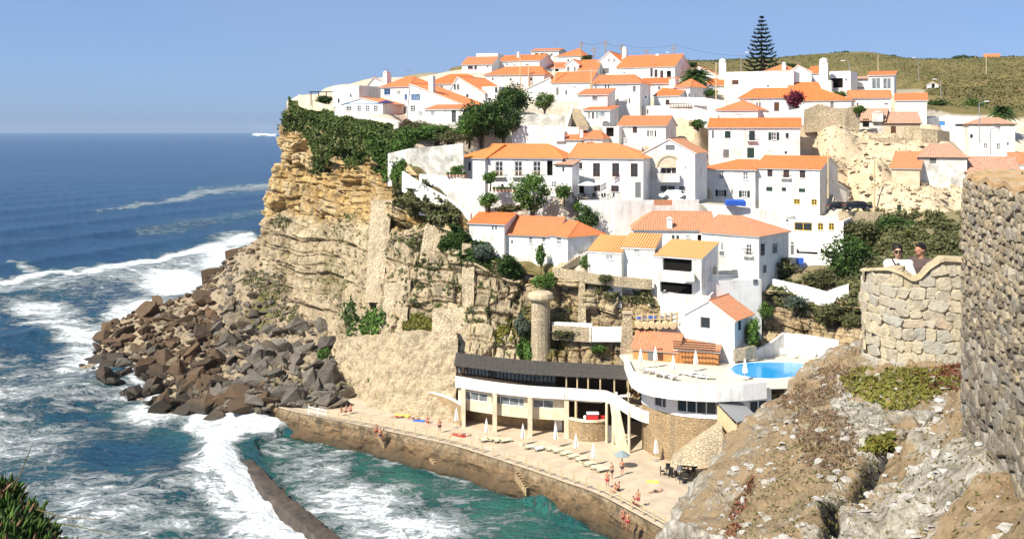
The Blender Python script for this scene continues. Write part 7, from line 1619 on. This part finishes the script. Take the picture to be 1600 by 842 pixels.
# ---------------------------------------------------------------- cars
def car(label, p, rz, mat, L_=3.9):
    root = empty('parked_car', p, label, 'car'); prof = [(-1., .35), (-1.0, .62), (-.92, .78), (-.62, .84), (-.42, 1.3), (.3, 1.36), (.62, 1.25), (.86, .9), (.98, .8), (1., .4), (.97, .3), (-.97, .3)]
    mt = Matrix.Rotation(rz, 3, 'Z'); T = lambda x, y, z: p + mt @ Vector((x, y, z))
    m = MB(); m.rings([[T(x * L_ / 2, y * (1 if z < .86 else .86), z) for x, z in prof] for y in (-.82, -.74, .74, .82)]); m.build('body', mat, root)
    for sg in (-1, 1):
        m = MB(); y = sg * .72; m.poly([T(-.5 * L_ / 2, y * 1.0, .88), T(.68 * L_ / 2, y, .9), T(.55 * L_ / 2, y * .995, 1.22), T(-.38 * L_ / 2, y * .995, 1.24)]) if False else m.hexa([T(-.52 * L_ / 2, sg * .76, .9), T(.7 * L_ / 2, sg * .76, .9), T(.7 * L_ / 2, sg * .7, .9), T(-.52 * L_ / 2, sg * .7, .9)], [T(-.4 * L_ / 2, sg * .72, 1.22), T(.56 * L_ / 2, sg * .72, 1.22), T(.56 * L_ / 2, sg * .66, 1.22), T(-.4 * L_ / 2, sg * .66, 1.22)]); m.build('side_window', 'glass', root)
        for x in (-.62, .64):
            m = MB(); m.tube(T(x * L_ / 2, sg * .66, .3), T(x * L_ / 2, sg * .86, .3), .31, .31, 14); wo = m.build('wheel', 'rubber', root); m = MB(); m.tube(T(x * L_ / 2, sg * .862, .3), T(x * L_ / 2, sg * .88, .3), .17, .15, 10); m.build('rim', 'hub', wo)
        m = MB(); m.box(T(-.985 * L_ / 2, sg * .58, .66), (.1, .28, .14), rz); m.build('headlight', 'plastic_white', root); m = MB(); m.box(T(.975 * L_ / 2, sg * .62, .78), (.1, .2, .16), rz); m.build('tail_light', 'red', root)
p = P(1053, 311, 149.4); car('white car parked below the arched balcony', p, R(4), 'car_white', 4.2)
p = P(1339, 328, 149.6); car('dark hatchback parked at the road wall', p, R(184), 'car_dark', 4.1)
p = P(1312, 329, 152.5); car('dark car half hidden behind the white wing', p, R(184), 'car_dark', 3.9)
p = P(1100, 143, 199); car('white car parked beneath the palm', p, R(2), 'car_white')
m = MB(); p = P(1405, 326, 147.4); m.box((p.x, p.y, p.z), (.45, .45, .95)); m.box((p.x, p.y, p.z + .52), (.52, .52, .08)); tag(m.build('waste_bin', 'f_green', org=p), 'green waste bin on the road wall', 'bin')
# ---------------------------------------------------------------- poles and lamps
def pole(label, px, pyt, pyb, Y, arm=True, mat='wood'):
    b_ = P(px, pyb, Y); t_ = P(px, pyt, Y); root = empty('utility_pole', b_, label, 'pole', 'utility poles'); m = MB(); m.tube(b_ - Vector((0, 0, 1)), t_, .14, .1, 7); m.build('shaft', mat, root)
    if arm:
        for dz in (.3, .9): m = MB(); m.box((t_.x, t_.y, t_.z - dz), (1.5, .12, .12)); m.build('cross_arm', mat, root)
    else: m = MB(); m.box((t_.x, t_.y, t_.z - .15), (.7, .1, .1)); m.build('cross_arm', 'metal_grey', root)
    return t_
tops = [pole(*q) for q in [('pole with crossarms left of the crest house', 908, 66, 100, 238), ('tall dark pole in front of the crest house gable', 946, 64, 96, 236), ('short dark pole behind the crest house', 971, 70, 92, 240), ('double-armed pole right of the crest house', 1053, 70, 112, 232), ('short pole near the pyramid roof', 928, 74, 98, 240), ('thin pole on the crest roofs', 1010, 78, 96, 242)]]
for lb, px, a_, b_, Y in [('pale pole rising before the long low house', 813, 84, 135, 202), ('pale pole beside the long low roof', 826, 100, 131, 203), ('tall pale pole before the wide gable house', 867, 88, 150, 193), ('dark thin pole over the annex roof', 924, 107, 142, 183), ('thin pole beside the hedge', 1119, 98, 158, 190), ('pole on the scrub hill', 1372, 85, 112, 300), ('concrete pole on the ridge meadow', 1541, 83, 112, 330), ('second concrete pole on the ridge meadow', 1524, 88, 104, 400), ('pole beside the bare slope houses', 1294, 232, 300, 156), ('leaning pole by the road wall', 1366, 245, 331, 151)]:
    pole(lb, px, a_, b_, Y, False, 'wood_pale')
def wires(i, a_, b_, sag=.8):
    m = MB(); pr = None
    for k in range(13):
        t_ = k / 12; q = a_.lerp(b_, t_) - Vector((0, 0, sag * 4 * t_ * (1 - t_)))
        if pr is not None: m.tube(pr, q, .022, n=4, cap=False)
        pr = q
    return tag(m.build('power_line', 'metal_dark', org=a_), ['power line above the gable of the crest house', 'power line over the crest house roof', 'power line towards the pine tree', 'power line left of the crest poles'][i], 'cable')
wires(0, tops[1], tops[2]); wires(1, tops[2], tops[3]); wires(2, tops[3], P(1180, 88, 250)); wires(3, tops[0], tops[1])
def lamp(label, px, pyt, pyb, Y, sg=-1):
    b_ = P(px, pyb, Y); t_ = P(px, pyt, Y); root = empty('street_lamp', b_, label, 'lamp', 'street lamps'); m = MB(); m.tube(b_ - Vector((0, 0, 1)), t_, .11, .07, 7); m.build('post', 'metal_grey', root)
    m = MB(); m.tube(t_ - Vector((0, 0, .1)), t_ + Vector((sg * 1.1, 0, .25)), .05, .05, 6); m.build('arm', 'metal_grey', root); m = MB(); m.box(t_ + Vector((sg * 1.35, 0, .27)), (.75, .28, .16)); m.build('lamp_head', 'plastic_white', root)
for q in [('street lamp behind the porch house', 1327, 97, 140, 212), ('street lamp on the scrub hill', 1435, 92, 128, 290), ('street lamp beside the white hut', 1470, 126, 165, 220), ('tall street lamp before the garden wall', 1530, 161, 215, 178, 1), ('street lamp left of the pine', 1158, 84, 115, 225, 1), ('street lamp among the crest poles', 1052, 84, 100, 236)]: lamp(*q)
# aerials
for k, (px, pyt, pyb, Y) in enumerate([(836, 300, 320, 144), (604, 108, 115, 191), (638, 110, 121, 190), (870, 66, 78, 249), (1020, 92, 104, 216), (1246, 96, 104, 222), (983, 106, 118, 184), (1166, 176, 186, 168)]):
    a_, b_ = P(px, pyb, Y), P(px, pyt, Y); m = MB(); m.tube(a_, b_, .03, n=5)
    for j in range(4): m.box((b_.x, b_.y, b_.z - .12 * j), (1.1 - .15 * j, .03, .03), R(20))
    tag(m.build('roof_aerial', 'metal_grey', org=a_), ['aerial on the chimney of the low cliff house', 'aerial on the blue-shuttered house', 'aerial above the hip roof of the cliff top', 'aerial on the pyramid roof near the poles', 'aerial on the large crest house', 'aerial on the roof before the pine', 'aerial on the round-window house', 'aerial on the green-shuttered house'][k], 'aerial', 'roof aerials')
# ---------------------------------------------------------------- people
def capsule(mb, a_, b_, ra, rb, n=10):
    a_, b_ = Vector(a_), Vector(b_); d = b_ - a_; q = d.to_track_quat('Z', 'Y') if d.length > 1e-6 else Vector((0, 0, 1)).to_track_quat('Z', 'Y'); L_ = d.length; rings = []
    for t_ in (-88, -55, -20): rings.append((ra * math.cos(R(t_)), ra * math.sin(R(t_))))
    for t_ in (20, 55, 88): rings.append((rb * math.cos(R(t_)), L_ + rb * math.sin(R(t_))))
    mb.rings([[a_ + q @ Vector((math.cos(6.28318 * k / n) * r, math.sin(6.28318 * k / n) * r, z)) for k in range(n)] for r, z in rings])
def fuse(mb, name, mat, vox):
    me = bpy.data.meshes.new(name); me.from_pydata([tuple(v) for v in mb.v], [], mb.f); o = bpy.data.objects.new(name, me); C.objects.link(o)
    md = o.modifiers.new('r', 'REMESH'); md.mode = 'VOXEL'; md.voxel_size = vox; s = o.modifiers.new('s', 'SMOOTH'); s.iterations = 4; s.factor = .5
    dg = bpy.context.evaluated_depsgraph_get(); m2 = bpy.data.meshes.new_from_object(o.evaluated_get(dg)); bpy.data.objects.remove(o); bpy.data.meshes.remove(me); m2.name = name
    m2.materials.clear(); m2.materials.append(MATS[mat]); m2.polygons.foreach_set('use_smooth', [True] * len(m2.polygons)); return m2
def joints(pose):
    J = dict(pel=(0, 0, .92), chest=(0, 0, 1.28), neck=(0, 0, 1.46), head=(0, .01, 1.62), shl=(-.18, 0, 1.40), shr=(.18, 0, 1.40), ell=(-.25, .02, 1.13), elr=(.25, .02, 1.13), hal=(-.26, -.1, .88), har=(.26, -.1, .88),
             hil=(-.09, 0, .88), hir=(.09, 0, .88), knl=(-.1, -.03, .48), knr=(.1, -.03, .48), anl=(-.1, .03, .08), anr=(.1, .03, .08))
    if pose == 'walk': J.update(knl=(-.1, -.14, .5), anl=(-.1, -.2, .08), knr=(.1, .04, .48), anr=(.1, .25, .1), hal=(-.24, -.22, .95), har=(.26, .12, .9))
    if pose == 'lean': J.update(ell=(-.26, -.14, 1.16), elr=(.26, -.16, 1.16), hal=(-.14, -.36, 1.08), har=(.14, -.38, 1.08), head=(-.02, -.02, 1.63))
    if pose == 'sit':
        J = {k: (x, y, z - .80) for k, (x, y, z) in J.items()}; J.update(knl=(-.12, -.36, .34), knr=(.12, -.36, .34), anl=(-.12, -.55, .06), anr=(.12, -.55, .06), hal=(-.2, -.4, .3), har=(.2, -.4, .3), ell=(-.26, -.12, .36), elr=(.26, -.12, .36))
    if pose == 'lie':
        J = {k: (x, 1.0 - z, .12 + (-y) * .6) for k, (x, y, z) in J.items()}; J.update(head=(0, -.62, .18), knl=(-.1, .5, .32), knr=(.12, .52, .12), anl=(-.1, .9, .1), anr=(.13, .92, .1))
    return {k: Vector(v) for k, v in J.items()}
def body_mb(J, near=False):
    m = MB(); c = capsule
    c(m, J['hil'], J['hir'], .13, .13); c(m, J['pel'], J['chest'], .125, .14); c(m, J['chest'], J['neck'], .14, .06); c(m, J['shl'], J['shr'], .075, .075); c(m, J['neck'], J['head'], .055, .06)
    h = J['head']; m.ball(h + Vector((0, 0, .01)), (.078, .098, .118), 12, 9); m.ball(h + Vector((0, -.035, -.055)), (.055, .06, .05), 10, 6)
    for s in 'lr':
        c(m, J['sh' + s], J['el' + s], .052, .042); c(m, J['el' + s], J['ha' + s], .042, .028); c(m, J['hi' + s], J['kn' + s], .088, .058); c(m, J['kn' + s], J['an' + s], .056, .038)
        f = J['an' + s]; c(m, f + Vector((0, .02, -.035)), f + Vector((0, -.17, -.045)), .042, .034)
        d = (J['ha' + s] - J['el' + s]).normalized(); p = J['ha' + s]; sd_ = Vector((1, 0, 0)) if abs(d.x) < .8 else Vector((0, 1, 0)); c(m, p, p + d * .075, .034, .036)
        if near:
            for k in range(4): q = p + d * .085 + sd_ * (-.03 + .02 * k); e_ = q + d * (.045 + .008 * (k in (1, 2))); c(m, q, e_, .0105, .0095, 6); c(m, e_, e_ + d * .03 + Vector((0, 0, -.018)), .0095, .008, 6)
            sg = 1 if s == 'l' else -1; q = p + d * .025 + sd_ * .032 * sg; c(m, q, q + sd_ * .03 * sg + d * .035, .012, .01, 6)
    if near:
        m.ball(h + Vector((0, -.105, -.005)), (.014, .024, .026), 8, 5); m.ball(h + Vector((0, -.09, -.045)), (.026, .014, .01), 8, 5)
        for sg in (-1, 1): m.ball(h + Vector((sg * .082, .005, 0)), (.012, .02, .032), 7, 5)
    return m
def grow(J, segs, ex):
    m = MB()
    for a_, b_, ra, rb in segs: capsule(m, J[a_] if isinstance(a_, str) else a_, J[b_] if isinstance(b_, str) else b_, ra + ex, rb + ex)
    return m
BODY = {}
def beach(label, p, rz, pose, suit='bikini', skin='skin', sc_=1., group=None, name='person'):
    k = (pose, suit, skin)
    if k not in BODY:
        J = joints(pose); b_ = fuse(body_mb(J), 'body', skin, .028)
        s_ = fuse(grow(J, [('hil', 'hir', .13, .13), ('hil', J['hil'].lerp(J['knl'], .35), .09, .08), ('hir', J['hir'].lerp(J['knr'], .35), .09, .08)], .014), 'swimsuit', suit, .03)
        h = J['head']; m = MB(); up_ = Vector((0, .02, .035)) if pose != 'lie' else Vector((0, -.04, .0)); m.ball(h + up_, (.088, .1, .105), 10, 7); hr = fuse(m, 'hair', 'hair', .025); BODY[k] = (b_, s_, hr)
    root = empty(name, p, label, 'person', group); root.rotation_euler = (0, 0, rz); root.scale = (sc_,) * 3
    for nm, me in zip(('body', 'swimwear', 'hair'), BODY[k]): o = bpy.data.objects.new(nm, me); C.objects.link(o); o.parent = root
GB_ = 'bathers on the platform'
for lb, px, py, z_, rz, po, su, sk in [
 ('person in a dark swimsuit sitting at the end of the platform beside the boulders', 541, 643, PROM, 40, 'sit', 'bikini_dark', 'skin_pale'), ('person in a red swimsuit sitting beside the boulder steps', 548, 642, PROM, -30, 'sit', 'bikini', 'skin'), ('person in dark swimwear kneeling on the platform end', 533, 645, PROM, 80, 'sit', 'bikini_dark', 'skin'),
 ('person in red swimwear standing at the top of the pool steps', 588, 684, 4.6, 20, 'stand', 'bikini', 'skin'), ('person climbing the dark steps from the water', 594, 690, 3.9, -40, 'walk', 'bikini_dark', 'skin'), ('person in red swimwear lowest on the dark steps', 600, 692, 3.4, 60, 'walk', 'bikini', 'skin'),
 ('person sunbathing beside the yellow towel', 622, 652, PROM, 100, 'lie', 'bikini', 'skin'), ('person lying on the platform below the ramp wall', 648, 655, PROM, 70, 'lie', 'bikini_dark', 'skin'), ('person sitting on a dark towel below the ramp wall', 668, 660, PROM, 20, 'sit', 'bikini', 'skin'),
 ('person standing with a blue towel beside the ramp wall', 687, 676, PROM, 10, 'stand', 'bikini_dark', 'skin'), ('person lying on a red lounger near the columns', 716, 680, PROM, 60, 'lie', 'bikini', 'skin'), ('person lying next to the red lounger', 728, 680, PROM, 60, 'lie', 'bikini_dark', 'skin_pale'),
 ('person standing at the end of the long lounger row', 972, 742, PROM, 160, 'stand', 'bikini_dark', 'skin'), ('person with pale skin standing by the lounger row end', 956, 748, PROM, 30, 'stand', 'bikini_dark', 'skin_pale'), ('person in red leaning at the railing', 949, 762, PROM, -20, 'stand', 'bikini', 'skin'), ('person in red sitting beside the railing', 961, 768, PROM, -40, 'sit', 'bikini', 'skin'), ('person in dark swimwear sitting beside the railing', 967, 766, PROM, -80, 'sit', 'bikini_dark', 'skin'),
 ('person in red at the railing posts, left of a pair', 990, 789, PROM, 40, 'sit', 'bikini', 'skin'), ('person in red at the railing posts, right of a pair', 997, 792, PROM, -30, 'stand', 'bikini', 'skin'),
 ('person in red swimwear standing outside the railing, left of two', 974, 822, 4.5, 20, 'stand', 'bikini', 'skin'), ('person in red swimwear standing outside the railing, right of two', 981, 828, 4.4, -25, 'walk', 'bikini', 'skin'),
 ('person lying on the platform below the tables', 1026, 768, PROM, 120, 'lie', 'bikini_dark', 'skin_pale')]:
    beach(lb, G(px, py, z_), R(rz), po, su, sk, 1., GB_)
q = on_edge(float(np.interp(9.0, qe[:, 0], cum)), -.2)
for lb, px, py, mt, w_, l_ in [('yellow beach towel spread on the platform', 628, 649, 'towel_yellow', 2.0, 1.0), ('yellow towel near the dark tables', 1020, 752, 'towel_yellow', 1.3, .8), ('red lounger mat near the columns', 716, 681, 'red', 1.9, .7), ('blue towel on the platform below the ramp wall', 655, 657, 'towel_blue', 1.6, .8)]:
    p = G(px, py, PROM + .02); m = MB(); m.box((p.x, p.y, PROM + .025), (w_, l_, .03), R(-15)); m.box((p.x + w_ * .3, p.y - l_ * .1, PROM + .06), (w_ * .25, l_ * .5, .04), R(-20)); tag(m.build('beach_towel', mt, org=p), lb, 'towel')
# the couple on the lookout
def couple(label, p, rz, who):
    J = joints('lean'); root = empty('person', p, label, 'person'); root.rotation_euler = (0, 0, rz); h = J['head']
    def part(nm, me, par=None): o = bpy.data.objects.new(nm, me); C.objects.link(o); o.parent = par or root; return o
    part('body', fuse(body_mb(J, True), 'body', 'skin_pale' if who == 'w' else 'skin', .012))
    legs = [('hil', 'hir', .13, .13), ('hil', 'knl', .09, .062), ('hir', 'knr', .09, .062), ('knl', 'anl', .062, .05), ('knr', 'anr', .062, .05)]
    part('trousers', fuse(grow(J, legs, .014), 'trousers', 'trousers', .02))
    if who == 'w':
        top = [('pel', 'chest', .13, .145), ('chest', J['chest'].lerp(J['neck'], .75), .145, .075), ('shl', 'shr', .08, .08), ('shl', 'ell', .058, .05), ('shr', 'elr', .058, .05), ('ell', 'hal', .05, .038), ('elr', 'har', .05, .038)]
        part('cardigan', fuse(grow(J, top, .016), 'cardigan', 'cardigan', .016))
        m = MB(); a_ = J['chest']; capsule(m, a_ + Vector((-.03, -.15, .13)), a_ + Vector((.05, -.15, -.25)), .035, .05); part('dark_top', fuse(m, 'dark_top', 'strap_dark', .014))
        m = MB(); m.tube(J['shl'] + Vector((.06, -.07, .085)), a_ + Vector((.1, -.18, -.2)), .016, .016, 6); m.tube(J['shl'] + Vector((.06, -.07, .085)), a_ + Vector((.12, .16, -.2)), .016, .016, 6); me = bpy.data.meshes.new('bag_strap'); me.from_pydata(m.v, [], m.f); me.materials.append(MATS['strap_dark']); part('bag_strap', me)
        m = MB(); m.ball(h + Vector((0, .025, .055)), (.096, .112, .1), 12, 8); m.ball(h + Vector((0, .1, -.04)), (.06, .06, .1), 10, 7); part('hair', fuse(m, 'hair', 'hair', .014))
        m = MB()
        for sg in (-1, 1): m.box(h + Vector((sg * .036, -.1, .012)), (.062, .018, .042)); m.box(h + Vector((sg * .085, -.045, .016)), (.008, .11, .014))
        m.box(h + Vector((0, -.108, .02)), (.02, .012, .01)); me = bpy.data.meshes.new('sunglasses'); me.from_pydata(m.v, [], m.f); me.materials.append(MATS['void']); part('sunglasses', me)
    else:
        top = [('pel', 'chest', .135, .155), ('chest', J['chest'].lerp(J['neck'], .7), .155, .08), ('shl', 'shr', .085, .085), ('shl', J['shl'].lerp(J['ell'], .8), .066, .066), ('shr', J['shr'].lerp(J['elr'], .8), .066, .066)]
        part('tshirt', fuse(grow(J, top, .016), 'tshirt', 'tshirt', .016))
        m = MB(); m.ball(h + Vector((0, .025, .045)), (.092, .108, .1), 12, 8); m.ball(h + Vector((0, -.05, .1)), (.06, .05, .035), 10, 6); part('hair', fuse(m, 'hair', 'hair', .014))
        for sg in (-1, 1): m = MB(); m.ball(h + Vector((sg * .034, -.088, .012)), (.012, .008, .007), 8, 5); me = bpy.data.meshes.new('eye'); me.from_pydata(m.v, [], m.f); me.materials.append(MATS['void']); part('eye', me)
# head of the woman at (1404, 393), of the man at (1438, 391)
for who, px, py, Y, rz, lb in (('w', 1404, 393, 18.75, -12, 'person in a white cardigan and sunglasses leaning on the lookout parapet'), ('m', 1440, 391, 18.65, -58, 'person in a dark brown t-shirt looking sideways over the lookout parapet')):
    v = P(px, py, Y); couple(lb, Vector((v.x, v.y, v.z - 1.63)), R(rz), who)
# ---------------------------------------------------------------- sea haze
if HAZE:
    m = bpy.data.materials.new('haze'); m.use_nodes = True; t = m.node_tree; t.nodes.remove(t.nodes['Principled BSDF']); MATS['haze'] = m
    pv = t.nodes.new('ShaderNodeVolumePrincipled'); pv.inputs['Color'].default_value = (.75, .86, 1, 1); pv.inputs['Density'].default_value = HAZE; pv.inputs['Anisotropy'].default_value = .2
    t.links.new(pv.outputs[0], t.nodes['Material Output'].inputs['Volume'])
    mb = MB(); mb.box((0, 6200, 43), (60000, 12900, 104)); o = mb.build('haze', 'haze'); o['kind'] = 'stuff'
